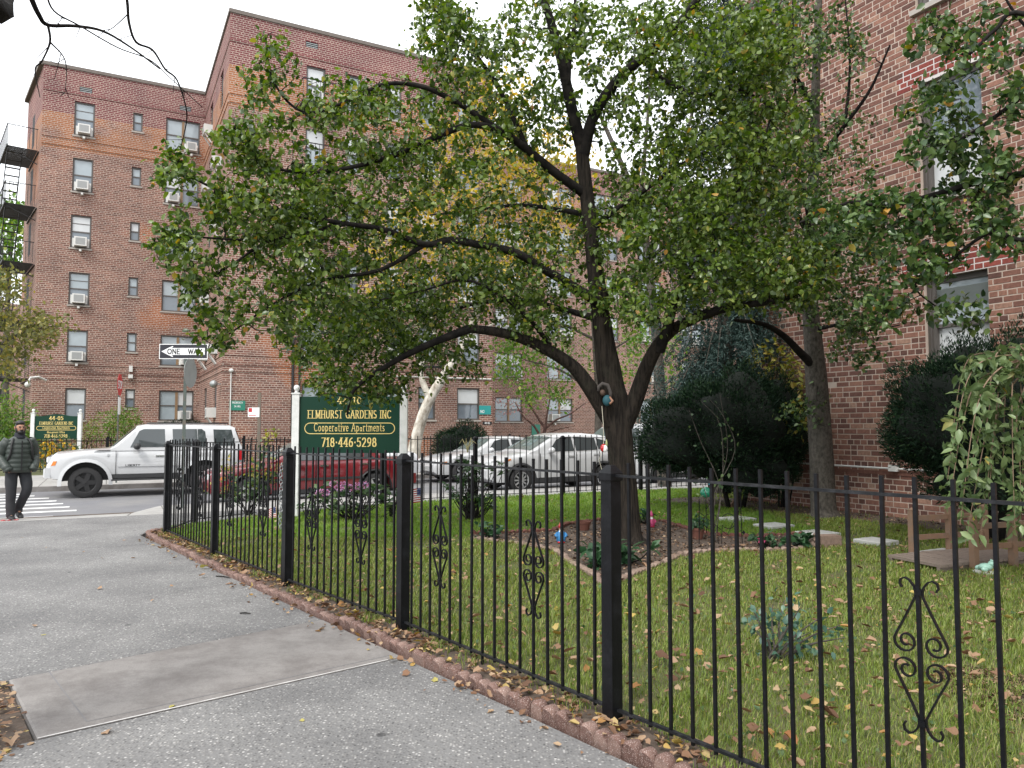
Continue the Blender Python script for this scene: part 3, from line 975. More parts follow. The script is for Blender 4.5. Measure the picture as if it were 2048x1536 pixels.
# wing side wall (faces +... seen from the left), windows in two columns
S_W = S_IN
side_holes = []
side_spec = []
for i in range(6):
    for (pa, pb_) in ((P_A + 5.6, P_A + 6.7), (P_A + 1.9, P_A + 2.9)):
        side_spec.append((pa, pb_, FLOOR_B[i], FLOOR_T[i]))
def side_wall(b, s, p0, p1, z0, z1, holes):
    # plane s=const, seen from -s; reveals go to +s
    bb = MB()
    wall_with_holes(bb, p0, p1, z0, z1, -s, holes, face='s')
    for v_i in range(len(bb.v)):
        x, y, z = bb.v[v_i]
        bb.v[v_i] = (-x, y, z)
    k = len(b.v)
    b.v += bb.v
    b.f += [tuple(i + k for i in f) for f in bb.f]
    b.m += bb.m
side_wall(wb, S_W, P_A, P_L, -0.2, ZR, side_spec)
# wing front
S_AE = PP(985, 700, P_A)[0]
colsA = [PP(x, 600, P_A)[0] for x in (606, 645, 690, 716, 772, 800, 838, 872, 915, 960)]
specA = []
for k in range(0, 10, 2):
    for i in range(6):
        specA.append((colsA[k], colsA[k + 1], FLOOR_B[i], FLOOR_T[i], 'sash', 0 if (k * 7 + i * 3) % 5 == 0 else None, 2))
holesA = [(w[0], w[1], w[2], w[3]) for w in specA]
va = PP(624, 90, P_A)
holesA.append((va[0] - 0.27, va[0] + 0.27, va[1] - 0.13, va[1] + 0.13))
wall_with_holes(wb, S_W, S_AE, -0.2, ZR, P_A, holesA)
# left wall runs off along the avenue
vdir = Vector((-0.63, 0.777, 0))
c0 = SF(S_L0, P_L)
c1 = c0 + vdir * 5.6
c1s = to_sf(c1)
nseg = 1
lw_win = []
# build as quads between storey windows
def lv(t, z):
    w_ = c0 + vdir * t
    q_ = to_sf(w_)
    return (q_[0], q_[1], z)
xs = [0.0, 2.6, 3.5, 5.6]
zs_ = [-0.2] + [v for i in range(5, -1, -1) for v in (FLOOR_B[i], FLOOR_T[i])] + [ZR]
for i in range(3):
    for j in range(len(zs_) - 1):
        if i == 1 and j % 2 == 1:
            wb.quad(lv(xs[i], zs_[j]), lv(xs[i + 1], zs_[j]), lv(xs[i + 1], zs_[j + 1]), lv(xs[i], zs_[j + 1]), 1)
            continue
        wb.quad(lv(xs[i], zs_[j]), lv(xs[i + 1], zs_[j]), lv(xs[i + 1], zs_[j + 1]), lv(xs[i], zs_[j + 1]))
# back, roof
wb.quad((S_AE, P_A, -0.2), (S_AE, P_A + 20, -0.2), (S_AE, P_A + 20, ZR), (S_AE, P_A, ZR))
wb.quad((S_AE, P_A + 20, -0.2), (c1s[0], P_A + 20, -0.2), (c1s[0], P_A + 20, ZR), (S_AE, P_A + 20, ZR))
wb.quad((c1s[0], c1s[1], -0.2), (c1s[0], P_A + 20, -0.2), (c1s[0], P_A + 20, ZR), (c1s[0], c1s[1], ZR))
MAT['dark'] = M('dark_interior', (0.02, 0.02, 0.022), 0.8)
wall_o = wb.build('wall', [MAT['brick_hi'], MAT['dark']], bl, 's')
rf = MB()
rf.add([(S_L0, P_L, ZR - 0.3), (S_IN, P_L, ZR - 0.3), (S_W, P_A, ZR - 0.3), (S_AE, P_A, ZR - 0.3), (S_AE, P_A + 20, ZR - 0.3), (c1s[0], P_A + 20, ZR - 0.3), (c1s[0], c1s[1], ZR - 0.3)], [(0, 1, 2, 3, 4, 5, 6)])
roof_o = rf.build('roof', MAT['asphalt'], bl, 's')
MAT['coping'] = M('weathered_coping', (0.15, 0.13, 0.115), 0.9, var=0.3, scale=3)
cp = MB()
cp.box(S_L0 - 0.05, S_IN - 0.06, P_L - 0.06, P_L + 0.3, ZR + 0.002, ZR + 0.16)
cp.box(S_W - 0.06, S_W + 0.3, P_A + 0.31, P_L + 0.3, ZR + 0.002, ZR + 0.16)
cp.box(S_W - 0.06, S_AE + 0.05, P_A - 0.06, P_A + 0.3, ZR + 0.002, ZR + 0.16)
a_, b_ = c0 + vdir * 0.08, c1
cp.bar(Vector(to_sf(a_)) + Vector((0, 0, ZR + 0.08)), Vector(to_sf(b_)) + Vector((0, 0, ZR + 0.08)), 0.36, 0.155)
cp.build('coping', MAT['coping'], roof_o, 's')
# projecting brick courses
for z in (FLOOR_B[0] - 0.25, FLOOR_B[0] - 0.62, FLOOR_T[0] + 0.32, FLOOR_B[4] - 0.55, FLOOR_T[5] + 0.42, FLOOR_T[5] + 0.75, FLOOR_T[5] + 1.08):
    for (a0, a1, p0_, p1_) in ((S_L0 + 0.01, S_IN - 0.03, P_L - 0.028, P_L - 0.001), (S_W + 0.0, S_AE, P_A - 0.028, P_A - 0.001), (S_W - 0.028, S_W - 0.001, P_A, P_L - 0.03)):
        bc = MB()
        bc.box(a0, a1, p0_, p1_, z, z + 0.088)
        bc.build('brick_band', MAT['brick_hi'], bl, 's')
for w in spec_l:
    window(bl, w[0], w[1], w[2], w[3], P_L, w[4], w[5], lights=w[6])
for w in specA:
    window(bl, w[0], w[1], w[2], w[3], P_A, w[4], w[5], lights=w[6])
for k, (vs_, vz, p_) in enumerate([(vents[0][0], vents[0][1], P_L), (vents[1][0], vents[1][1], P_L), (va[0], va[1], P_A)]):
    b = MB()
    for j in range(3):
        b.box(vs_ - 0.25, vs_ + 0.25, p_ + 0.02, p_ + 0.06, vz - 0.10 + j * 0.08, vz - 0.07 + j * 0.08)
    b.build('roof_vent', MAT['galv'], bl, 's')
# windows in the wing's side wall: frames, panes, shelf air conditioners
for k, (pa, pb_, z0, z1) in enumerate(side_spec):
    f = MB()
    x0 = S_W + 0.06
    for (q0, q1, y0, y1) in ((pa, pa + 0.07, z0, z1), (pb_ - 0.07, pb_, z0, z1), (pa + 0.07, pb_ - 0.07, z1 - 0.07, z1), (pa + 0.07, pb_ - 0.07, z0, z0 + 0.07), (pa + 0.07, pb_ - 0.07, (z0 + z1) / 2 - 0.03, (z0 + z1) / 2 + 0.03)):
        f.box(x0, x0 + 0.08, q0, q1, y0, y1)
    w = f.build('window', MAT['winframe'], bl, 's')
    g = MB(); g.box(x0 + 0.03, x0 + 0.045, pa + 0.07, pb_ - 0.07, z0 + 0.07, z1 - 0.07)
    g.build('pane', MAT['winglass'], w, 's')
    if k % 3 != 1:
        b = MB()
        b.box(S_W - 0.36, S_W + 0.05, pa + 0.2, pb_ - 0.2, z0 + 0.08, z0 + 0.5, 0)
        b.box(S_W - 0.366, S_W - 0.359, pa + 0.28, pb_ - 0.28, z0 + 0.14, z0 + 0.44, 1)
        b.bar((S_W - 0.3, pa + 0.3, z0 + 0.06), (S_W, pa + 0.3, z0 - 0.35), 0.05)
        b.bar((S_W - 0.3, pb_ - 0.3, z0 + 0.06), (S_W, pb_ - 0.3, z0 - 0.35), 0.05)
        b.build('air_conditioner', [MAT['acwhite'], MAT['acgrey']], w, 's')
# drainpipes and conduit on the wing
dp = MB()
sd_ = PP(584, 800, P_A)[0]
dp.tube([(sd_, P_A - 0.07, 1.2), (sd_, P_A - 0.07, 5.3)], 0.055, 8).tube([(sd_ + 0.28, P_A - 0.06, 2.6), (sd_ + 0.28, P_A - 0.06, 5.3)], 0.045, 8).tube([(sd_, P_A - 0.07, 5.3), (sd_ + 0.28, P_A - 0.06, 5.32)], 0.05, 8)
dp.build('drainpipe', MAT['black'], bl, 's')
dc = MB()
s_a, z_a = PP(456, 720, P_A); s_b = PP(457, 880, P_A)[0]
dc.tube([(s_a + 0.12, P_A - 0.05, 0.8), (s_a + 0.12, P_A - 0.05, PP(460, 745, P_A)[1])], 0.022, 6)
dc.ball((s_a + 0.12, P_A - 0.1, PP(460, 741, P_A)[1]), 0.09, 0.09, 0.08)
dc.build('conduit_light', MAT['acwhite'], bl, 's')
cd = MB()
q0, q1 = PP(784, 754, P_A), PP(983, 757, P_A)
cd.tube([(q0[0], P_A - 0.04, (q0[1] + q1[1]) / 2), (q1[0] - 0.05, P_A - 0.04, (q0[1] + q1[1]) / 2)], 0.03, 6)
cd.build('conduit', MAT['acwhite'], bl, 's')
fl = MB()
fp_ = PS(444, 767, S_W)
fl.ball((S_W - 0.28, P_A + 0.5, PP(446, 767, P_A)[1]), 0.16, 0.2, 0.16).bar((S_W - 0.15, P_A + 0.5, PP(446, 767, P_A)[1]), (S_W, P_A + 0.5, PP(446, 767, P_A)[1]), 0.05)
fl.build('floodlight', MAT['galv'], bl, 's')
wc = MB()
q = PP(261, 752, P_L)
wc.box(q[0] - 0.1, q[0] + 0.1, P_L - 0.2, P_L, q[1] - 0.12, q[1] + 0.06).box(q[0] - 0.08, q[0] + 0.08, P_L - 0.16, P_L, q[1] + 0.2, q[1] + 0.5)
wc.build('wall_camera', MAT['acwhite'], bl, 's')
wc = MB()
q = PP(48, 765, P_L)
pts = [(q[0] + 0.9, P_L - 0.3, q[1] + 0.1), (q[0] + 0.6, P_L - 0.5, q[1] + 0.25), (q[0] + 0.3, P_L - 0.6, q[1] + 0.2), (q[0] + 0.2, P_L - 0.6, q[1] - 0.05)]
wc.tube(pts, 0.05, 6).ball((q[0] + 0.2, P_L - 0.6, q[1] - 0.12), 0.13)
wc.build('corner_camera', MAT['acwhite'], bl, 's')
# balcony fire escapes on the wing front and guard rails
for (ck, fl_) in ((0, 0), (0, 1), (0, 2), (6, 4), (6, 3), (2, 3)):
    a0, a1 = colsA[ck] - 0.35, colsA[ck + 1] + 0.25
    z = FLOOR_B[fl_] - 0.35
    b = MB()
    for t in np.arange(a0, a1, 0.16):
        b.box(t, t + 0.07, P_A - 1.0, P_A - 0.02, z - 0.02, z + 0.02)
    b.box(a0, a1, P_A - 1.02, P_A - 0.97, z - 0.06, z + 0.03).box(a0, a0 + 0.05, P_A - 0.96, P_A - 0.02, z + 0.03, z + 0.07)
    b.box(a0, a1, P_A - 1.01, P_A - 0.98, z + 0.95, z + 0.99)
    for t in np.arange(a0, a1 + 0.01, 0.18):
        b.box(t - 0.011, t + 0.011, P_A - 1.005, P_A - 0.985, z + 0.03, z + 0.95)
    b.bar((a0, P_A - 0.99, z + 0.97), (a0, P_A - 0.02, z + 0.97), 0.03)
    b.build('fire_escape_balcony', MAT['black'], bl, 's')
# the fire escape on the avenue side
pn = Vector((-vdir.y, vdir.x, 0)) * 1.0
if pn.x > 0: pn = -pn
for i in range(5):
    z = FLOOR_B[i] - 0.8
    o_ = c0 + vdir * 0.7
    A_, Bv = Vector(to_sf(o_)) , Vector(to_sf(vdir)) * 1.0
    Pn = Vector(to_sf(pn))
    b = MB()
    def q3(t, d, zz): return A_ + Bv * t + Pn * d + Vector((0, 0, zz))
    for k in range(17):
        t = 0.15 + k * 0.19
        b.bar(q3(t, 0.05, z), q3(t, 1.25, z), 0.09, 0.03)
    b.bar(q3(0, 1.27, z), q3(3.5, 1.27, z), 0.06, 0.09).bar(q3(0, 0.03, z - 0.07), q3(3.5, 0.03, z - 0.07), 0.05, 0.05)
    for k in range(9):
        b.bar(q3(0.05, 0.1 + k * 0.145, z + 0.05), q3(0.05, 0.1 + k * 0.145, z + 1.0), 0.02)
        b.bar(q3(0.2 + k * 0.4, 1.28, z + 0.05), q3(0.2 + k * 0.4, 1.28, z + 1.0), 0.02)
    b.bar(q3(0, 1.28, z + 1.02), q3(3.5, 1.28, z + 1.02), 0.035).bar(q3(0.05, 0.05, z + 1.02), q3(0.05, 1.25, z + 1.02), 0.03)
    b.bar(q3(0.3, 0.02, z - 0.6), q3(0.3, 1.2, z - 0.08), 0.04)
    if i < 4:
        for k in range(9):
            f_ = k / 8
            b.bar(q3(0.5 + f_ * 2.2, 0.65, z - 2.5 * f_ - 0.15), q3(0.5 + f_ * 2.2, 1.2, z - 2.5 * f_ - 0.15), 0.16, 0.03)
        b.bar(q3(0.5, 0.63, z - 0.1), q3(2.7, 0.63, z - 2.6), 0.04, 0.1).bar(q3(0.5, 1.22, z - 0.1), q3(2.7, 1.22, z - 2.6), 0.04, 0.1)
    b.build('fire_escape', MAT['black'], bl, 's')

# the second block, set back to the right of the wing
P_B = 41.4
S_B0, S_B1 = S_AE - 3.0, S_AE + 62.0
bB = empty('apartment_building', SF(S_B0 + 6, P_B, 0), STREET, 'set back brick apartment block seen through the trees beyond the parked white cars', 'building')
b0, b1 = PP(990, 800, P_B)[0], PP(1045, 800, P_B)[0]
b2, b3 = PP(1094, 800, P_B)[0], PP(1147, 800, P_B)[0]
per = b2 - b0
specB = []
for k in range(0, 9):
    base_s = b0 + (k // 2) * 2 * per + (k % 2) * per
    wd = (b1 - b0)
    for i in range(6):
        specB.append((base_s, base_s + wd, FLOOR_B[i] - 0.02, FLOOR_T[i], 'double', (k + i) % 3 if (k + i) % 3 < 2 else None))
wb = MB()
wall_with_holes(wb, S_B0, S_B1, -0.2, ZR, P_B, [(w[0], w[1], w[2], w[3]) for w in specB])
wb.quad((S_B0, P_B + 14, -0.2), (S_B1, P_B + 14, -0.2), (S_B1, P_B + 14, ZR), (S_B0, P_B + 14, ZR))
wb.quad((S_B1, P_B, -0.2), (S_B1, P_B + 14, -0.2), (S_B1, P_B + 14, ZR), (S_B1, P_B, ZR))
wb.build('wall', [MAT['brick_hi'], MAT['dark']], bB, 's')
rb_ = MB(); rb_.box(S_B0, S_B1, P_B + 0.01, P_B + 14, ZR - 0.3, ZR - 0.2)
ro = rb_.build('roof', MAT['asphalt'], bB, 's')
rb_ = MB(); rb_.box(S_B0, S_B1, P_B - 0.06, P_B + 0.3, ZR + 0.002, ZR + 0.16); rb_.build('coping', MAT['coping'], ro, 's')
for w in specB[:30]:
    window(bB, w[0], w[1], w[2], w[3], P_B, w[4], w[5])
# block far off along the avenue, behind the fire escape
bF = empty('apartment_building', (-62, 88, 0), STREET, 'distant brick block behind the fire escape at the edge of the picture', 'building')
wb = MB()
spF = [(-16 + k * 3.4, -14.4 + k * 3.4, 1.6 + i * 2.8, 3.2 + i * 2.8) for k in range(9) for i in range(5)]
wall_with_holes(wb, -18, 14, -0.2, 16.2, 0, spF)
wb.box(-18, 14, 0.3, 12, -0.2, 16.0)
wb.build('wall', [MAT['brick'], MAT['dark']], bF, 'l')
for h in spF[:20]:
    f = MB()
    f.box(h[0], h[1], 0.06, 0.1, h[2], h[3])
    f.build('window', MAT['winglass'], bF, 'l')
# ------------------------------------------------------------------ the brick wall on the right: bricks one by one
# runs along the street's depth axis; local x = towards the viewer along -N, local y = out of the wall (towards the lawn), z up
W0 = Vector((6.9, 12.8, 0))
def wall_t(px, py=700):
    """distance along the wall (towards the viewer) of the upright line seen at px"""
    r_ = ray(px, py)
    k = r_.x / r_.y
    # W0 - N*t : x = 6.9 + SU*t, y = 12.8 - CU*t
    return (k * 12.8 - 6.9) / (SU + k * CU)
def wall_z(px, py):
    t = wall_t(px)
    d = 12.8 - CU * t
    r = ray(px, py)
    return EYE + r.z * d / r.y
T_FAR, T_NEAR = wall_t(1486), wall_t(2048) + 1.3
HN = 10.9
RWM = Matrix.Translation(W0) @ Matrix.Rotation(math.atan2(-CU, SU), 4, 'Z')     # local x -> -N
# local +y = rotate x by 90 ccw: (-(-CU)...)= (CU, SU) = +U, so the lawn side is local -y
rb_root = bpy.data.objects.new('apartment_building', None)
C.objects.link(rb_root)
rb_root.matrix_world = RWM
rb_root.location = W0
rb_root.rotation_euler = (0, 0, math.atan2(-CU, SU))
tag(rb_root, 'brick apartment building rising beside the lawn, behind the yews', 'building')
ROOTM[rb_root.name] = RWM
# windows (t0,t1,z0,z1)
wt0, wt1 = wall_t(1852), wall_t(1981)
zl = (wall_z(1952, 541))
zl0 = wall_z(1925, 735)
ut0, ut1 = wall_t(1836), wall_t(1958)
uz1 = wall_z(1952, 130)
uz0 = wall_z(1890, 394)
RW = [(wt0, wt1, zl0, zl), (ut0 - 0.0, ut1 + 0.0, uz0, uz1), (wt0, wt1, uz1 + (uz0 - zl) - 0.02, uz1 + 3.0)]
RW[1] = (wt0, wt1, uz0, uz1)
ROWH, BL, JT = 0.0975, 0.278, 0.0165
def inwin(a, b_, z0, z1):
    return [w for w in RW if b_ > w[0] and a < w[1] and z1 > w[2] and z0 < w[3]]
bricks = []       # x0,x1,z0,z1,red
row = 0
z = -0.1
while z < HN:
    z0, z1 = z + JT / 2, z + ROWH - JT / 2
    head = (row % 4 == 2)
    L = BL / 2 if head else BL
    off = (row % 2) * BL / 2 + (BL / 4 if head else 0)
    x = T_FAR - off
    while x < T_NEAR:
        a, c = max(x + JT / 2, T_FAR), min(x + L - JT / 2, T_NEAR)
        # irregular bond: some stretchers are laid as two headers
        segs = [(a, c)]
        if not head and rnd.random() < 0.13 and c - a > 0.2:
            m = (a + c) / 2
            segs = [(a, m - JT / 2), (m + JT / 2, c)]
        for (a, c) in segs:
            if c - a < 0.03: continue
            parts_ = [(a, c)]
            for w in inwin(a, c, z0, z1):
                new = []
                for (p0, p1) in parts_:
                    if w[0] - p0 > 0.03: new.append((p0, w[0] - 0.002))
                    if p1 - w[1] > 0.03: new.append((w[1] + 0.002, p1))
                    if p1 <= w[0] or p0 >= w[1]: new.append((p0, p1))
                parts_ = new
            for (p0, p1) in parts_:
                if p1 - p0 < 0.025: continue
                red = any(w[0] - 0.35 < (p0 + p1) / 2 < w[1] + 0.42 and w[3] - 0.05 < z0 < w[3] + 0.33 for w in RW)
                bricks.append((p0, p1, z0, z1, red))
        x += L
    z += ROWH
    row += 1
def brick_vs(p0, p1, z0, z1, out, depth=0.05):
    e = 0.004
    return [(p0, depth, z0), (p1, depth, z0), (p1, depth, z1), (p0, depth, z1),
            (p0, -out + e, z0), (p1, -out + e, z0), (p1, -out + e, z1), (p0, -out + e, z1),
            (p0 + e, -out, z0 + e), (p1 - e, -out, z0 + e), (p1 - e, -out, z1 - e), (p0 + e, -out, z1 - e)]
BFACES = [(8, 11, 10, 9), (4, 5, 9, 8), (5, 6, 10, 9), (6, 7, 11, 10), (7, 4, 8, 11), (0, 1, 5, 4), (1, 2, 6, 5), (2, 3, 7, 6), (3, 0, 4, 7)]
BFACES = [tuple(reversed(f)) if i == 2 or i == 99 else f for i, f in enumerate(BFACES)]
wmo = MB()
hol = [(w[0], w[1], w[2], w[3]) for w in RW]
# mortar backing with openings, then plain wall further up and along
bb = MB()
xs = sorted(set([T_FAR, T_NEAR] + [w[i] for w in RW for i in (0, 1)]))
zs_ = sorted(set([-0.2, HN + 0.2] + [w[i] for w in RW for i in (2, 3)]))
for i in range(len(xs) - 1):
    for j in range(len(zs_) - 1):
        ca, cz = (xs[i] + xs[i + 1]) / 2, (zs_[j] + zs_[j + 1]) / 2
        if any(w[0] < ca < w[1] and w[2] < cz < w[3] for w in RW): continue
        bb.quad((xs[i], 0, zs_[j]), (xs[i + 1], 0, zs_[j]), (xs[i + 1], 0, zs_[j + 1]), (xs[i], 0, zs_[j + 1]))
for w in RW:
    d_ = 0.26
    bb.quad((w[0], 0, w[2]), (w[0], d_, w[2]), (w[0], d_, w[3]), (w[0], 0, w[3]))
    bb.quad((w[1], 0, w[2]), (w[1], d_, w[2]), (w[1], d_, w[3]), (w[1], 0, w[3]))
    bb.quad((w[0], 0, w[3]), (w[1], 0, w[3]), (w[1], d_, w[3]), (w[0], d_, w[3]))
    bb.quad((w[0], 0, w[2]), (w[1], 0, w[2]), (w[1], d_, w[2]), (w[0], d_, w[2]))
    bb.quad((w[0], d_, w[2]), (w[1], d_, w[2]), (w[1], d_, w[3]), (w[0], d_, w[3]))
rwall = bb.build('wall', MAT['mortar'], rb_root, 'l')
up = MB()
up.box(T_FAR - 0.0, T_NEAR + 14, 0.02, 12, HN + 0.2, 19)
up.box(T_NEAR, T_NEAR + 14, 0.02, 12, -0.2, HN + 0.2)
up.box(T_FAR - 0.0, T_NEAR, 0.3, 12, -0.2, HN + 0.2)
up.build('upper_wall', MAT['brick'], rb_root, 'l')
# the 300 bricks that show largest are objects, the rest one mesh
bricks_key = []
for i, (p0, p1, z0, z1, red) in enumerate(bricks):
    t = (p0 + p1) / 2
    wpt = W0 + Vector((SU * t, -CU * t, (z0 + z1) / 2))
    px = CX + FPX * wpt.x / wpt.y
    pyv = HOR - FPX * (wpt.z - EYE) / wpt.y
    vis = px < 2060 and -20 < pyv < 1045
    hid = (px > 1790 and 690 < pyv) or px < 1640
    bricks_key.append((-(p1 - p0) / wpt.y + (0 if vis else 10) + (0.02 if hid else 0), i))
order = [i for _, i in sorted(bricks_key)]
single = set(order[:300])
bigv, bigf, redv, redf = [], [], [], []
cache = {}
for i, (p0, p1, z0, z1, red) in enumerate(bricks):
    out = 0.005 + rnd.uniform(-0.002, 0.0025) - (0.0 if rnd.random() > 0.03 else 0.004)
    if i in single:
        key = (round((p1 - p0) / 0.005), rnd.randrange(2), red)
        if key not in cache:
            L = p1 - p0
            me = bpy.data.meshes.new('brick')
            me.from_pydata(brick_vs(-L / 2, L / 2, -(z1 - z0) / 2, (z1 - z0) / 2, 0.005 + rnd.uniform(-0.0015, 0.0015)), [], BFACES)
            me.materials.append(MAT['redbrick' if red else 'rbrick'])
            cache[key] = me
        o = bpy.data.objects.new('brick', cache[key])
        C.objects.link(o)
        o.parent = rwall
        o.location = ((p0 + p1) / 2, rnd.uniform(-0.002, 0.002), (z0 + z1) / 2)
        o.rotation_euler = (0, rnd.uniform(-0.006, 0.006), rnd.uniform(-0.004, 0.004))
    else:
        V_, F_ = (redv, redf) if red else (bigv, bigf)
        k = len(V_)
        V_.extend(brick_vs(p0, p1, z0, z1, out))
        F_.extend([tuple(a + k for a in f) for f in BFACES])
for V_, F_, mn, nm in ((bigv, bigf, 'rbrick', 'brickwork'), (redv, redf, 'redbrick', 'lintel_brickwork')):
    if not V_: continue
    me = bpy.data.meshes.new(nm)
    me.from_pydata(V_, [], F_)
    o = link(me, nm, rwall, 'l', MAT[mn])
    o['kind'] = 'stuff'
# fresh mortar round the repaired lintels
for w in RW[:2]:
    fm = MB()
    fm.box(w[0] - 0.35, w[1] + 0.42, -0.0008, 0.004, w[3] + 0.0, w[3] + 0.39)
    fm.build('fresh_mortar', MAT['newmortar'], rwall, 'l')
# windows
MAT['blind'] = M('louvred_blind', (0.42, 0.46, 0.46), 0.5, var=0.06)
for k, w in enumerate(RW):
    f = MB()
    a0, a1, z0, z1 = w
    y0, y1 = 0.10, 0.20
    tf = 0.15
    f.box(a0 + 0.002, a0 + tf, y0 - 0.03, y1, z0 + 0.002, z1 - 0.002).box(a1 - 0.05, a1 - 0.002, y0, y1, z0 + 0.002, z1 - 0.002)
    f.box(a0 + tf, a1 - 0.05, y0, y1, z1 - 0.10, z1 - 0.002).box(a0 + tf, a1 - 0.05, y0, y1, z0 + 0.002, z0 + 0.07)
    f.box(a0 + tf * 0.4, a0 + tf * 0.55, y0 - 0.05, y0 - 0.03, z0 + 0.002, z1 - 0.002)
    win = f.build('window', MAT['winframe2'] if 'winframe2' in MAT else MAT['winframe'], rb_root, 'l')
    zm = z0 + (z1 - z0) * 0.47
    s = MB(); s.box(a0 + tf, a1 - 0.05, y0 - 0.01, y1, zm - 0.03, zm + 0.03); s.build('sash_bar', MAT['winframe'], win, 'l')
    g = MB(); g.box(a0 + tf, a1 - 0.05, y0 + 0.05, y0 + 0.06, z0 + 0.07, zm - 0.03); g.build('pane', MAT['winblind'], win, 'l')
    g = MB(); g.box(a0 + tf, a1 - 0.05, y0 + 0.03, y0 + 0.04, zm + 0.03, z1 - 0.10); g.build('pane', MAT['winsky' if k == 0 else 'winglass'], win, 'l')
    if k == 0:
        sl = MB()
        n_ = 12
        zt2, zb2 = z1 - 0.2, zm + (z1 - zm) * 0.35
        for j in range(n_):
            zz = zb2 + (zt2 - zb2) * j / n_
            sl.add([(a0 + tf, y0 + 0.02, zz), (a1 - 0.05, y0 + 0.02, zz), (a1 - 0.05, y0 + 0.001, zz + (zt2 - zb2) / n_), (a0 + tf, y0 + 0.001, zz + (zt2 - zb2) / n_)], [(0, 1, 2, 3)])
        sl.build('blind', MAT['blind'], win, 'l')
    si = MB()
    si.box(a0 - 0.06, a1 + 0.06, -0.09, y0 - 0.035, z0 - 0.09, z0 - 0.001)
    si.build('sill', MAT['sill'], win, 'l')
# conduit along the foot of the wall, and cracks of relieving angle
cz = wall_z(1660, 930)
cn = MB()
cn.tube([(T_FAR, -0.05, cz + 0.01), (T_NEAR, -0.05, cz - 0.02)], 0.018, 6)
cn.box(wall_t(1785) - 0.08, wall_t(1785) + 0.08, -0.10, -0.022, cz - 0.05, cz + 0.06)
cn.build('conduit', MAT['acwhite'], rb_root, 'l')
ls = MB()
ls.box(T_FAR, T_NEAR, -0.022, -0.010, cz - 0.12, cz - 0.055)
ls.build('base_course', MAT['rbrick'], rb_root, 'l')
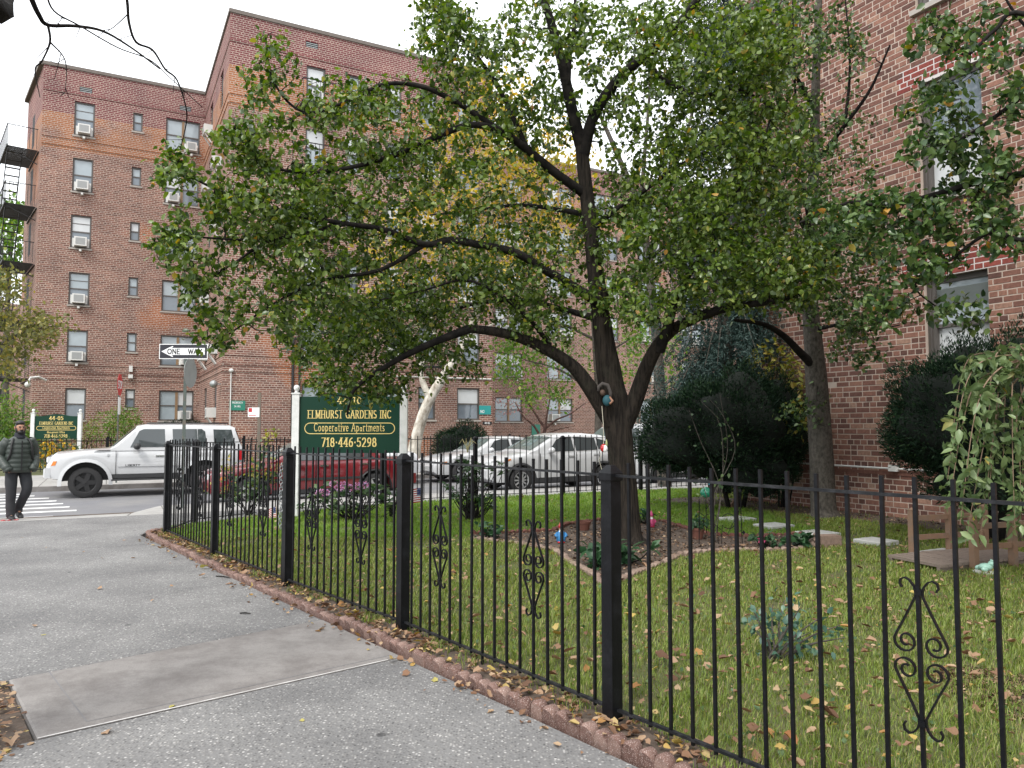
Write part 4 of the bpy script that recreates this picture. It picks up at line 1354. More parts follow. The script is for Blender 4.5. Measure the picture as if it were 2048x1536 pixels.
# ------------------------------------------------------------------ lettering: strokes drawn with a broad nib
def _arc(cx, cy, rx, ry, a0, a1, n=9):
    return [(cx + rx * math.cos(math.radians(a0 + (a1 - a0) * i / n)), cy + ry * math.sin(math.radians(a0 + (a1 - a0) * i / n))) for i in range(n + 1)]
def _ell(cx, cy, rx, ry, n=16):
    return _arc(cx, cy, rx, ry, 0, 360, n)
GL = {
 'A': (.78, [[(0.02, 0), (.38, 1)], [(.38, 1), (.74, 0)], [(.16, .34), (.6, .34)]]),
 'B': (.62, [[(.1, 0), (.1, 1)], [(.1, 1), (.32, 1)] + _arc(.32, .76, .22, .24, 90, -90), [(.1, .52), (.32, .52)] + _arc(.32, .26, .26, .26, 90, -90) + [(.1, 0)]]),
 'C': (.74, [_arc(.42, .5, .36, .5, 45, 315, 14)]),
 'D': (.74, [[(.1, 0), (.1, 1)], [(.1, 1), (.3, 1)] + _arc(.3, .5, .38, .5, 90, -90, 12) + [(.1, 0)]]),
 'E': (.62, [[(.1, 0), (.1, 1)], [(.1, 1), (.55, 1)], [(.1, .52), (.45, .52)], [(.1, 0), (.58, 0)]]),
 'F': (.58, [[(.1, 0), (.1, 1)], [(.1, 1), (.55, 1)], [(.1, .52), (.45, .52)]]),
 'G': (.78, [_arc(.42, .5, .36, .5, 45, 300, 14) + [(.68, .1), (.68, .42)], [(.46, .42), (.7, .42)]]),
 'H': (.76, [[(.1, 0), (.1, 1)], [(.66, 0), (.66, 1)], [(.1, .5), (.66, .5)]]),
 'I': (.30, [[(.15, 0), (.15, 1)]]),
 'L': (.58, [[(.1, 0), (.1, 1)], [(.1, 0), (.55, 0)]]),
 'M': (.92, [[(.1, 0), (.1, 1)], [(.1, 1), (.46, .1)], [(.46, .1), (.82, 1)], [(.82, 1), (.82, 0)]]),
 'N': (.78, [[(.1, 0), (.1, 1)], [(.1, 1), (.68, 0)], [(.68, 0), (.68, 1)]]),
 'O': (.84, [_ell(.42, .5, .36, .5)]),
 'P': (.60, [[(.1, 0), (.1, 1)], [(.1, 1), (.3, 1)] + _arc(.3, .74, .24, .26, 90, -90) + [(.1, .48)]]),
 'R': (.70, [[(.1, 0), (.1, 1)], [(.1, 1), (.3, 1)] + _arc(.3, .75, .24, .25, 90, -90) + [(.1, .5)], [(.32, .5), (.64, 0)]]),
 'S': (.58, [_arc(.3, .75, .22, .25, 40, 270, 10) + _arc(.3, .25, .24, .25, 90, -150, 10)]),
 'T': (.66, [[(.33, 0), (.33, 1)], [(.03, 1), (.63, 1)]]),
 'U': (.74, [[(.1, 1), (.1, .32)] + _arc(.37, .32, .27, .32, 180, 360, 10) + [(.64, 1)]]),
 'V': (.74, [[(.04, 1), (.37, 0)], [(.37, 0), (.7, 1)]]),
 'W': (1.0, [[(.04, 1), (.27, 0)], [(.27, 0), (.5, .9)], [(.5, .9), (.73, 0)], [(.73, 0), (.96, 1)]]),
 'Y': (.70, [[(.04, 1), (.35, .48)], [(.66, 1), (.35, .48)], [(.35, .48), (.35, 0)]]),
 '0': (.60, [_ell(.3, .5, .24, .5)]),
 '1': (.40, [[(.22, 0), (.22, 1)], [(.05, .82), (.22, 1)]]),
 '2': (.58, [_arc(.28, .72, .22, .28, 170, -20, 8) + [(.06, 0), (.54, 0)]]),
 '4': (.60, [[(.44, 0), (.44, 1)], [(.44, 1), (.04, .3)], [(.04, .3), (.58, .3)]]),
 '5': (.58, [[(.5, 1), (.12, 1), (.1, .56)] + _arc(.26, .32, .26, .32, 110, -150, 10)]),
 '6': (.58, [_ell(.29, .3, .23, .3), [(.06, .34), (.1, .62), (.24, .88), (.46, 1)]]),
 '7': (.56, [[(.05, 1), (.53, 1), (.2, 0)]]),
 '8': (.58, [_ell(.29, .75, .19, .25, 12), _ell(.29, .26, .24, .26, 12)]),
 '9': (.58, [_ell(.29, .7, .23, .3), [(.52, .66), (.48, .38), (.34, .12), (.12, 0)]]),
 'a': (.54, [_ell(.25, .24, .19, .24, 12), [(.44, .02), (.44, .45)]]),
 'c': (.48, [_arc(.27, .32, .21, .32, 50, 310, 10)]),
 'e': (.52, [[(.07, .34), (.46, .34)] + _arc(.27, .32, .2, .32, 5, 310, 12)]),
 'f': (.34, [[(.14, 0), (.14, .82)] + _arc(.28, .82, .14, .18, 180, 60, 5), [(.0, .62), (.32, .62)]]),
 'g': (.54, [_ell(.26, .4, .2, .24, 12), [(.46, .62), (.46, -.1)] + _arc(.26, -.1, .2, .2, 0, -150, 6)]),
 'i': (.26, [[(.13, 0), (.13, .64)], [(.13, .84), (.13, .94)]]),
 'm': (.86, [[(.1, 0), (.1, .64)], _arc(.27, .42, .17, .22, 180, 0, 6) + [(.44, 0)], _arc(.61, .42, .17, .22, 180, 0, 6) + [(.78, 0)]]),
 'n': (.56, [[(.1, 0), (.1, .64)], _arc(.28, .42, .18, .22, 180, 0, 6) + [(.46, 0)]]),
 'o': (.56, [_ell(.28, .32, .21, .32)]),
 'p': (.58, [[(.1, -.3), (.1, .64)], _ell(.3, .32, .2, .32)]),
 'r': (.42, [[(.1, 0), (.1, .64)], _arc(.28, .42, .18, .22, 180, 50, 5)]),
 's': (.42, [_arc(.21, .48, .14, .16, 40, 270, 7) + _arc(.21, .16, .16, .16, 90, -150, 7)]),
 't': (.36, [[(.15, .86), (.15, .14)] + _arc(.27, .14, .12, .14, 180, 300, 4), [(.0, .62), (.33, .62)]]),
 'v': (.52, [[(.03, .64), (.26, 0)], [(.26, 0), (.49, .64)]]),
 '-': (.38, [[(.06, .45), (.32, .45)]]),
 '·': (.26, [[(.13, .42), (.13, .54)]]),
 '.': (.26, [[(.13, .0), (.13, .1)]]),
 ' ': (.34, []),
}

def text_width(txt, h, tr):
    return sum((GL[c][0] + tr) for c in txt) * h

def text(b, txt, x, z, h, y, thick=0.17, thin=0.06, serif=True, center=True, sx=1.0, tr=0.04, mi=0, back=False):
    """strokes in the x-z plane facing -y, cap height h; each stroke a hair in front of the last"""
    w = text_width(txt, h, tr) * sx
    x0 = x - w / 2 if center else x
    k = 0
    for c in txt:
        gw, strokes = GL[c]
        segs = []
        for st in strokes:
            for a, q in zip(st[:-1], st[1:]):
                segs.append((a, q))
            if serif and len(st) == 2 and abs(st[0][1] - st[1][1]) > 0.55:
                for e in st:
                    if e[1] < 0.02 or e[1] > 0.6:
                        segs.append(((e[0] - .13, e[1]), (e[0] + .13, e[1])))
        for (a, q) in segs:
            hw, hh = thick / 2, thin / 2
            pts = [(p[0] + dx, p[1] + dz) for p in (a, q) for dx, dz in ((-hw, -hh), (hw, -hh), (hw, hh), (-hw, hh))]
            # convex hull of the two nib rectangles
            pts = sorted(set(pts))
            def half(ps):
                r = []
                for p in ps:
                    while len(r) > 1 and (r[-1][0] - r[-2][0]) * (p[1] - r[-2][1]) - (r[-1][1] - r[-2][1]) * (p[0] - r[-2][0]) <= 0: r.pop()
                    r.append(p)
                return r
            hull = half(pts)[:-1] + half(pts[::-1])[:-1]
            yy = y - 0.00012 * (k % 23)
            k += 1
            b.add([(x0 + p[0] * h * sx, yy, z + p[1] * h) for p in hull], [tuple(range(len(hull)))], mi)
        x0 += (gw + tr) * h * sx
    return b

# ------------------------------------------------------------------ iron fences
def picket_mesh(z0, z1, w=0.0175):
    b = MB()
    b.box(-w / 2, w / 2, -w / 2, w / 2, z0, z1)
    me = bpy.data.meshes.new('picket')
    me.from_pydata(b.v, [], b.f)
    me.materials.append(MAT['iron'])
    return me
PK = picket_mesh(0.075, 1.405, 0.0145)
PKL = picket_mesh(0.0, 1.405, 0.0145)

def post_mesh(w=0.077, h=1.37):
    b = MB()
    hw = w / 2
    b.box(-hw, hw, -hw, hw, 0.0, h - 0.065)
    c = hw + 0.008
    def sq(r, z): return [(-r, -r, z), (r, -r, z), (r, r, z), (-r, r, z)]
    b.ring([sq(hw - 0.001, h - 0.0645), sq(c - 0.001, h - 0.0635), sq(c, h - 0.058), sq(c, h - 0.022), sq(c - 0.012, h - 0.004), sq(hw * 0.42, h + 0.02)])
    me = bpy.data.meshes.new('post')
    me.from_pydata(b.v, [], b.f)
    me.materials.append(MAT['iron'])
    return me
PM = post_mesh()

def scroll_mesh():
    """a pair of hearts of flat bar round one picket"""
    b = MB()
    def flat(pts, w=0.006, dp=0.013):
        pts = [Vector((p[0], 0, p[1])) for p in pts]
        rings = []
        for i, p in enumerate(pts):
            d = (pts[min(i + 1, len(pts) - 1)] - pts[max(i - 1, 0)]).normalized()
            n_ = Vector((-d.z, 0, d.x)) * w / 2
            rings.append([p + n_ + Vector((0, -dp / 2, 0)), p - n_ + Vector((0, -dp / 2, 0)), p - n_ + Vector((0, dp / 2, 0)), p + n_ + Vector((0, dp / 2, 0))])
        b.ring(rings)
    def half(sx, sz):
        zc = 0.735
        H = [(0.062, 0.247), (0.070, 0.262), (0.066, 0.278), (0.050, 0.286), (0.033, 0.278), (0.018, 0.258), (0.0125, 0.238), (0.0135, 0.22), (0.035, 0.175), (0.062, 0.12), (0.086, 0.074), (0.096, 0.052)]
        cx, cz, r0 = 0.0555, 0.047, 0.042
        # bottom lobe, then the inner spiral
        for i in range(1, 21):
            a = math.radians(5 - i * 24)
            r = r0 * (1 - 0.024 * i) if i < 9 else r0 * (0.784 - 0.045 * (i - 9))
            ox = -0.0 if i < 9 else -0.006 * min(1, (i - 9) / 6)
            H.append((cx + ox + math.cos(a) * max(r, 0.010), cz + math.sin(a) * max(r, 0.010) * 0.98))
        pts = [(sx * x, zc + sz * (z + 0.004)) for x, z in H]
        flat(pts)
    for sx in (-1, 1):
        for sz in (-1, 1):
            half(sx, sz)
    b.box(-0.013, 0.013, -0.012, 0.012, 0.735 + 0.232, 0.735 + 0.252).box(-0.013, 0.013, -0.012, 0.012, 0.735 - 0.252, 0.735 - 0.232)
    me = bpy.data.meshes.new('scroll')
    me.from_pydata(b.v, [], b.f)
    me.materials.append(MAT['iron'])
    return me
SM = scroll_mesh()

def inst(name, me, parent, loc, rz=0.0, extra=None):
    o = bpy.data.objects.new(name, me)
    C.objects.link(o)
    o.parent = parent
    o.matrix_parent_inverse = ROOTM[parent.name].inverted()
    o.location = loc
    o.rotation_euler = (0, 0, rz)
    if extra: o.rotation_euler = extra
    return o

def fence(name, pts, label, scrolls=(0.26, 0.71), scroll_skip=(), spacing=0.127, z=0.02, long_ones=True, post_at=None):
    root = empty(name, pts[0], 0, label, 'fence')
    for i, p in enumerate(pts):
        if post_at is None or i in post_at:
            d = (pts[min(i + 1, len(pts) - 1)] - pts[max(i - 1, 0)])
            inst('post', PM, root, (p.x, p.y, 0.0), math.atan2(d.y, d.x))
    for i in range(len(pts) - 1):
        a, c = pts[i], pts[i + 1]
        d = (c - a).normalized()
        L = (c - a).length
        rz = math.atan2(d.y, d.x)
        a2, c2 = a + d * 0.045, c - d * 0.045
        for (zz, w_, h_) in ((1.335, 0.024, 0.013), (0.098, 0.024, 0.013)):
            r = MB()
            q0, q1 = a2 + Vector((0, 0, zz)), c2 + Vector((0, 0, zz))
            r.bar(q0, q1, w_, h_)
            r.build('rail', MAT['iron_rail'], root)
        n = max(2, int(round((L - 0.1) / spacing)))
        for k in range(1, n):
            t = L * k / n
            q = a + d * t
            lng = long_ones and k == n // 2
            extra = (rnd.uniform(-0.004, 0.004), rnd.uniform(-0.005, 0.005), rz)
            inst('picket', PKL if lng else PK, root, (q.x, q.y, rnd.uniform(-0.004, 0.004)), rz, extra)
            for sc_ in scrolls:
                if k == int(round(n * sc_)) and (i, sc_) not in scroll_skip:
                    inst('scroll', SM, root, (q.x, q.y, 0.0), rz)
    return root

fence('iron_fence', POSTS, 'black iron picket fence with scroll ornaments and square posts along the walkway', scroll_skip=((4, 0.26),))
fence('iron_fence', BF, 'black iron picket fence across the back of the lawn beside the parked cars', scrolls=(), spacing=0.15, long_ones=False, post_at=(1, 4, 5, 6, 7, 8, 9))

# far garden fence across the street: thin pickets
ff = empty('iron_fence', SF(-2, 30.4), STREET, 'low black iron fence in front of the marigolds across the street', 'fence')
b = MB()
b.box(-30, 34, 30.36, 30.40, 1.08, 1.11).box(-30, 34, 30.36, 30.40, 0.12, 0.15)
b.build('rail', MAT['iron'], ff, 's')
b = MB()
s = -14.0
while s < 34:
    b.box(s - 0.009, s + 0.009, 30.37, 30.39, 0.05, 1.2)
    s += 0.15
o = b.build('pickets', MAT['iron'], ff, 's'); o['kind'] = 'stuff'
for k in range(-6, 15):
    b = MB(); b.box(k * 2.3 - 0.04, k * 2.3 + 0.04, 30.34, 30.42, 0, 1.25); b.build('post', MAT['iron'], ff, 's')

# ------------------------------------------------------------------ scalloped concrete edging
def scallop(w=0.1, h=0.088, th=0.06):
    b = MB()
    prof = [(math.cos(math.pi * (1 - i / 8)) * w / 2, h * 0.36 + math.sin(math.pi * i / 8) * h * 0.64) for i in range(9)]
    prof = [(-w / 2, -0.06)] + prof + [(w / 2, -0.06)]
    def pr(y, k, bl):
        return [(x * (1 - k), y + bl * (1 - (2 * x / w) ** 2), z - 0.013 * (k > 0) * (z > 0)) for x, z in prof]
    b.ring([pr(-th / 2 + 0.008, 0.10, -0.018), pr(-th / 2 + 0.018, 0, -0.014), pr(th / 2 - 0.018, 0, 0.014), pr(th / 2 - 0.008, 0.10, 0.018)])
    me = bpy.data.meshes.new('edging_stone')
    me.from_pydata(b.v, [], b.f)
    return me
SCM = {}
def scm(mat):
    if mat not in SCM:
        SCM[mat] = []
        for k in range(3):
            me = scallop(0.1, 0.070 + 0.005 * k, 0.058 + 0.004 * k)
            me.shade_smooth()
            me.set_sharp_from_angle(angle=0.8)
            me.materials.append(MAT[mat])
            SCM[mat].append(me)
    return SCM[mat]
def edging(pts, label, mat='edging', pitch=0.101, unit=6, z=0.0):
    root = empty('garden_edging', pts[0], 0, label, 'edging')
    for a, c in zip(pts[:-1], pts[1:]):
        d = (c - a)
        L = d.length
        d = d / L
        n = max(1, int(round(L / pitch)))
        rz = math.atan2(d.y, d.x)
        ut = [rnd.uniform(-0.016, 0.016) for _ in range(n // unit + 2)]
        uz = [rnd.uniform(-0.014, 0.008) for _ in range(n // unit + 2)]
        ua = [rnd.uniform(-0.035, 0.035) for _ in range(n // unit + 2)]
        for k in range(n):
            u_ = k // unit
            q = a + d * (L * (k + 0.5) / n)
            nn = Vector((-d.y, d.x, 0)) * (ut[u_] + ((k % unit) - unit / 2) * 0.1 * ua[u_])
            inst('edging_stone', rnd.choice(scm(mat)), root, (q.x + nn.x, q.y + nn.y, z + uz[u_] + rnd.uniform(-0.003, 0.003)), 0, (rnd.uniform(-0.06, 0.06), 0, rz + ua[u_] + rnd.uniform(-0.03, 0.03)))
    return root
ed = [along(9.7, 0.205), along(6.7, 0.185), along(5.0, 0.225), along(2.8, 0.24), along(0.15, 0.225), along(-0.28, 0.18), along(-0.5, -0.02), along(-0.6, -0.4)]
edging(ed, 'scalloped pinkish concrete edging between the walkway and the fence')
bed_front = [G(940, 1083), G(1040, 1093), G(1105, 1106), G(1206, 1172), G(1245, 1166), G(1354, 1117), G(1415, 1109), G(1500, 1107), G(1575, 1104), G(1640, 1098)]
bed_back = [G(940, 1072), G(1020, 1070), G(1105, 1066), G(1134, 1053), G(1208, 1042), G(1325, 1046), G(1415, 1074), G(1500, 1077), G(1580, 1074), G(1640, 1075)]
edging(bed_front, 'pale scalloped edging along the front of the flower bed round the tree', 'edging_pale')
edging(bed_back, 'dark red scalloped edging along the back of the flower bed round the tree', 'edging_dark')
b = MB()
poly = [tuple(p)[:2] for p in bed_front] + [tuple(p)[:2] for p in reversed(bed_back)]
b.add([(x, y, 0.028) for x, y in poly], [tuple(range(len(poly)))])
o = b.build('flower_bed_soil', MAT['soil']); o['kind'] = 'structure'
# bare soil under the yews along the wall and a mulch patch
b = MB()
wl2 = [W0 + Vector((SU * t, -CU * t, 0)) - U * o_ for (t, o_) in ((T_FAR - 1, 0.0), (T_NEAR, 0.0), (T_NEAR, 1.2), (1.0, 1.0), (0.2, 0.85), (-1.6, 1.15), (T_FAR - 1, 1.9))]
b.add([(v.x, v.y, 0.026) for v in wl2], [tuple(range(len(wl2)))])
o = b.build('wall_foot_soil', MAT['soil']); o['kind'] = 'structure'
b = MB()
mc = G(2030, 1400)
b.add([(mc.x + math.cos(a) * 0.33 * (1 + 0.2 * math.sin(3 * a)), mc.y + math.sin(a) * 0.5 * (1 + 0.15 * math.cos(2 * a)), 0.027) for a in np.linspace(0, 2 * math.pi, 18)[:-1]], [tuple(range(17))])
o = b.build('mulch_patch', MAT['soil']); o['kind'] = 'structure'

# ------------------------------------------------------------------ signs
def estate_sign(name, loc, rz, W, H, ztop, label, lines, post_w, post_h):
    """two white posts with ball finials and a green board with a shaped top"""
    root = empty(name, loc, rz, label, 'sign')
    for sgn in (-1, 1):
        x = sgn * (W / 2 + post_w / 2)
        b = MB()
        b.box(x - post_w / 2, x + post_w / 2, -post_w / 2, post_w / 2, -0.1, post_h)
        b.box(x - post_w * 0.6, x + post_w * 0.6, -post_w * 0.6, post_w * 0.6, post_h + 0.001, post_h + 0.025)
        p = b.build('post', MAT['white'], root, 'l')
        f = MB()
        r = post_w * 0.42
        f.lathe([(r * 0.9, post_h + 0.026), (r * 0.5, post_h + 0.05), (r * 0.45, post_h + 0.06), (r * 0.8, post_h + 0.075), (r, post_h + 0.075 + r * 0.7), (r * 0.75, post_h + 0.075 + r * 1.45), (0.001, post_h + 0.075 + r * 1.75)], (x, 0, 0), 14)
        f.build('finial', MAT['white'], p, 'l', True)
    # board outline: raised, curved crest in the middle
    top = []
    crest = H * 0.085
    for i in range(33):
        x = -W / 2 + W * i / 32
        a = abs(x) / (W / 2)
        k = 0.0 if a > 0.80 else (0.5 + 0.5 * math.cos(math.pi * a / 0.80))
        top.append((x, ztop - crest + crest * k))
    zb_ = ztop - H
    out = [(-W / 2, zb_), (W / 2, zb_)] + top[::-1]
    b = MB()
    n = len(out)
    vs = [(x, -0.02, z) for x, z in out] + [(x, 0.02, z) for x, z in out]
    b.add(vs, [tuple(range(n)), tuple(range(2 * n - 1, n - 1, -1))] + [(i, n + i, n + (i + 1) % n, (i + 1) % n) for i in range(n)])
    bd = b.build('board', MAT['signgreen'], root, 'l')
    for (txt, zf, hf, sxf, th, tn, serif) in lines:
        t = MB()
        text(t, txt, 0, zb_ + H * zf, H * hf, -0.0235, th, tn, serif, True, sxf, 0.17)
        t.build('lettering', MAT['gold'], bd, 'l')
    return root, bd, zb_

def pill(W, zc, h, t, y):
    """rounded outline drawn as a flat band"""
    r = h / 2
    pts = []
    for i in range(13):
        a = math.pi / 2 + math.pi * i / 12
        pts.append((-W / 2 + r + math.cos(a) * r, zc + math.sin(a) * r))
    for i in range(13):
        a = -math.pi / 2 + math.pi * i / 12
        pts.append((W / 2 - r + math.cos(a) * r, zc + math.sin(a) * r))
    b = MB()
    n = len(pts)
    ins = []
    for i in range(n):
        x, z = pts[i]
        cx = -W / 2 + r if i < 13 else W / 2 - r
        d = Vector((x - cx, z - zc)).normalized()
        ins.append((x - d.x * t, z - d.y * t))
    b.add([(x, y, z) for x, z in pts] + [(x, y, z) for x, z in ins], [(i, (i + 1) % n, n + (i + 1) % n, n + i) for i in range(n)])
    return b

sg = G(590, 1037)
sg_d = sg.y
cxp = D(700, 850, sg_d)
zt_s, zb_s = D(700, 783, sg_d).z, D(700, 906, sg_d).z
Wm = D(800, 850, sg_d).x - D(599, 850, sg_d).x
Hm = zt_s - zb_s
root, bd, zb_ = estate_sign('garden_sign', (cxp.x, sg_d, 0), 0.0, Wm, Hm, zt_s, 'large green board with gold lettering between white posts on the lawn behind the fence',
    [('44-10', 0.80, 0.105, 1.15, 0.16, 0.06, True), ('ELMHURST GARDENS INC', 0.565, 0.125, 0.665, 0.175, 0.065, True), ('Cooperative Apartments', 0.355, 0.125, 0.615, 0.115, 0.06, True), ('718·446·5298', 0.105, 0.14, 0.79, 0.165, 0.07, True)], 0.125, D(807, 783, sg_d).z - 0.05)
pill(Wm * 0.90, zb_ + Hm * 0.40, Hm * 0.185, 0.013, -0.0225).build('outline', MAT['gold'], bd, 'l')
# the sister sign across the street
v = G(112, 946)
fs_d = 28.2
fc = D(113, 860, fs_d)
fz1, fz0 = D(113, 828, fs_d).z, D(113, 878, fs_d).z
Wf = 1.50
fs_rz = math.radians(8)
root, bd, zb_ = estate_sign('garden_sign', (fc.x, fs_d, 0), fs_rz, Wf, fz1 - fz0, fz1, 'small green board numbered 44-05 between white posts above the marigolds',
    [('44-05', 0.76, 0.145, 1.05, 0.16, 0.07, True), ('ELMHURST GARDENS INC', 0.575, 0.115, 0.67, 0.17, 0.07, True), ('Cooperative Apartments', 0.395, 0.105, 0.65, 0.125, 0.07, True), ('Management Office', 0.235, 0.075, 0.75, 0.14, 0.09, True), ('718·446·5298', 0.055, 0.125, 0.86, 0.165, 0.07, True)], 0.13, fz1 + 0.02)
pill(Wf * 0.92, zb_ + (fz1 - fz0) * 0.435, (fz1 - fz0) * 0.17, 0.016, -0.0225).build('outline', MAT['gold'], bd, 'l')

# ONE WAY sign on its post
pb = G(364, 1016)
pd = pb.y
def ow():
    tz = D(368, 688, pd).z
    root = empty('street_sign', (pb.x, pd, 0), 0, 'black and white one way arrow sign on a tall post by the crossing', 'street sign')
    b = MB()
    b.box(-0.032, 0.032, 0.0, 0.008, -0.2, tz - 0.05)
    b.box(-0.012, 0.012, 0.008, 0.035, -0.2, tz - 0.05)
    b.build('post', MAT['polegreen'], root, 'l')
    z0, z1 = D(368, 718, pd).z, tz
    w0, w1 = D(319, 703, pd).x - pb.x, D(416, 703, pd).x - pb.x
    p = MB()
    y = -0.012
    p.box(w0, w1, y, y + 0.004, z0, z1)
    plate = p.build('plate', MAT['signwhite'], root, 'l')
    q = MB()
    m = 0.014
    q.quad((w0 + m, y - 0.001, z0 + m), (w1 - m, y - 0.001, z0 + m), (w1 - m, y - 0.001, z1 - m), (w0 + m, y - 0.001, z1 - m))
    q.build('black_field', M('sign_black', (0.012, 0.013, 0.02), 0.4), plate, 'l')
    a = MB()
    zc = (z0 + z1) / 2
    H = (z1 - z0)
    W = w1 - w0
    xs_ = w0 + W * 0.045
    sh = H * 0.23
    pts = [(xs_, zc), (xs_ + W * 0.24, zc + H * 0.36), (xs_ + W * 0.24, zc + sh), (w1 - W * 0.06, zc + sh), (w1 - W * 0.06, zc - sh), (xs_ + W * 0.24, zc - sh), (xs_ + W * 0.24, zc - H * 0.36)]
    # arrow head with curved barbs
    head = [(xs_, zc), (xs_ + W * 0.13, zc + H * 0.22), (xs_ + W * 0.235, zc + H * 0.37), (xs_ + W * 0.245, zc + H * 0.33), (xs_ + W * 0.215, zc + sh)]
    pts = head + [(w1 - W * 0.06, zc + sh), (w1 - W * 0.06, zc - sh)] + [(x, 2 * zc - z) for x, z in head[:0:-1]]
    a.add([(x, y - 0.002, z) for x, z in pts], [tuple(range(len(pts)))])
    a.build('arrow', MAT['signwhite'], plate, 'l')
    t = MB()
    text(t, 'ONE', xs_ + W * 0.26, zc - sh * 0.68, sh * 1.36, y - 0.003, 0.15, 0.15, False, True, 1.1, 0.1)
    text(t, 'WAY', xs_ + W * 0.70, zc - sh * 0.68, sh * 1.36, y - 0.003, 0.15, 0.15, False, True, 1.1, 0.1)
    t.build('lettering', MAT['black'], plate, 'l')
    # a second sign on the same post, facing sideways
    s2 = MB()
    s2.lathe([(0.30, -0.002), (0.30, 0.002)], (0.06, 0.10, D(372, 745, pd).z), 24, 'x')
    for i, vtx in enumerate(s2.v):
        pass
    s2.build('side_sign', MAT['galv'], root, 'l')
ow()
# stop sign seen edge on, with a parking plate below
sp_s, sp_z = PP(236, 880, 24.4)
def stop_sign():
    base_ = SF(sp_s, 24.4, 0)
    root = empty('street_sign', base_, math.radians(106), 'red stop sign seen nearly edge on above a small white plate', 'street sign')
    d_ = base_.y
    ztop, zmid, zlow = D(236, 748, d_).z, D(236, 791, d_).z, D(236, 829, d_).z
    b = MB(); b.box(-0.03, 0.03, 0.0, 0.03, -0.1, ztop - 0.05); b.build('post', MAT['polegreen'], root, 'l')
    R = (ztop - zmid) / 2
    zc = (ztop + zmid) / 2
    o = MB()
    pts = [(R / math.cos(math.pi / 8) * math.cos(math.pi / 8 + k * math.pi / 4), zc + R / math.cos(math.pi / 8) * math.sin(math.pi / 8 + k * math.pi / 4)) for k in range(8)]
    o.add([(x, -0.012, z) for x, z in pts] + [(x, -0.006, z) for x, z in pts], [tuple(range(8)), tuple(range(15, 7, -1))] + [(i, 8 + i, 8 + (i + 1) % 8, (i + 1) % 8) for i in range(8)])
    pl = o.build('octagon', MAT['signred'], root, 'l')
    t = MB(); text(t, 'STOP', 0, zc - R * 0.33, R * 0.66, -0.014, 0.17, 0.13, False, True, 0.9); t.build('lettering', MAT['signwhite'], pl, 'l')
    p = MB(); p.box(-0.15, 0.15, -0.012, -0.006, zlow, zmid - 0.05); p.build('plate', MAT['signwhite'], root, 'l')
stop_sign()
# grey post with a red and white plate in front of the wing
def grey_post():
    s_, z_ = PP(517, 880, 24.3)
    base_ = SF(s_, 24.3, 0)
    d_ = base_.y
    root = empty('street_sign', base_, 0.0, 'small white plate with a red square on a plain steel post behind the jeep', 'street sign')
    b = MB(); b.box(-0.045, 0.045, 0.0, 0.05, -0.1, D(517, 785, d_).z); b.build('post', MAT['polebrown'], root, 'l')
    x0, x1 = D(496, 824, d_).x - base_.x, D(519, 824, d_).x - base_.x
    z0, z1 = D(505, 834, d_).z, D(505, 815, d_).z
    p = MB(); p.box(x0, x1, -0.012, -0.004, z0, z1); pl = p.build('plate', MAT['signwhite'], root, 'l')
    w = x1 - x0
    h = z1 - z0
    q = MB(); q.quad((x0 + w * 0.06, -0.0135, z0 + h * 0.52), (x0 + w * 0.36, -0.0135, z0 + h * 0.52), (x0 + w * 0.36, -0.0135, z1 - h * 0.06), (x0 + w * 0.06, -0.0135, z1 - h * 0.06))
    q.quad((x0 + w * 0.08, -0.0135, z0 + h * 0.14), (x0 + w * 0.7, -0.0135, z0 + h * 0.14), (x0 + w * 0.7, -0.0135, z0 + h * 0.22), (x0 + w * 0.08, -0.0135, z0 + h * 0.22))
    q.build('red_square', MAT['signred'], pl, 'l')
grey_post()
# plates on the wing wall
def wall_plate(px0, py0, px1, py1, p, mat, lines, label, name='wall_sign'):
    s0, z1 = PP(px0, py0, p)
    s1, z0 = PP(px1, py1, p)
    b = MB(); b.box(s0, s1, p - 0.03, p - 0.012, z0, z1)
    o = b.build(name, MAT[mat], None, 's')
    tag(o, label, 'sign')
    for (txt, zf, hf, sxf, xf) in lines:
        t = MB(); text(t, txt, s0 + (s1 - s0) * xf, z0 + (z1 - z0) * zf, (z1 - z0) * hf, p - 0.033, 0.15, 0.1, False, True, sxf)
        t.build('lettering', MAT['signwhite'], o, 's')
wall_plate(459, 801, 490, 821, P_A, 'signpale', [('PROPERTY', 0.68, 0.2, 0.9, 0.5), ('24 HRS', 0.32, 0.18, 0.9, 0.5)], 'faded green notice plate reading PROPERTY on the brick corner')
wall_plate(958, 811, 981, 829, P_A, 'signteal', [('NO', 0.18, 0.3, 1.0, 0.27)], 'teal plate reading NO on the wall beyond the parked cars')
wall_plate(965, 843, 983, 849, P_A, 'black', [('44-05', 0.15, 0.7, 0.95, 0.5)], 'small black house number plate 44-05 above the round bush')
wall_plate(1063, 849, 1080, 879, P_B, 'signpale', [], 'green door panel with a yellow notice low on the far brick block', 'door_panel')
# ------------------------------------------------------------------ foliage tools
def unit(a):
    return a / np.maximum(np.linalg.norm(a, axis=-1, keepdims=True), 1e-9)

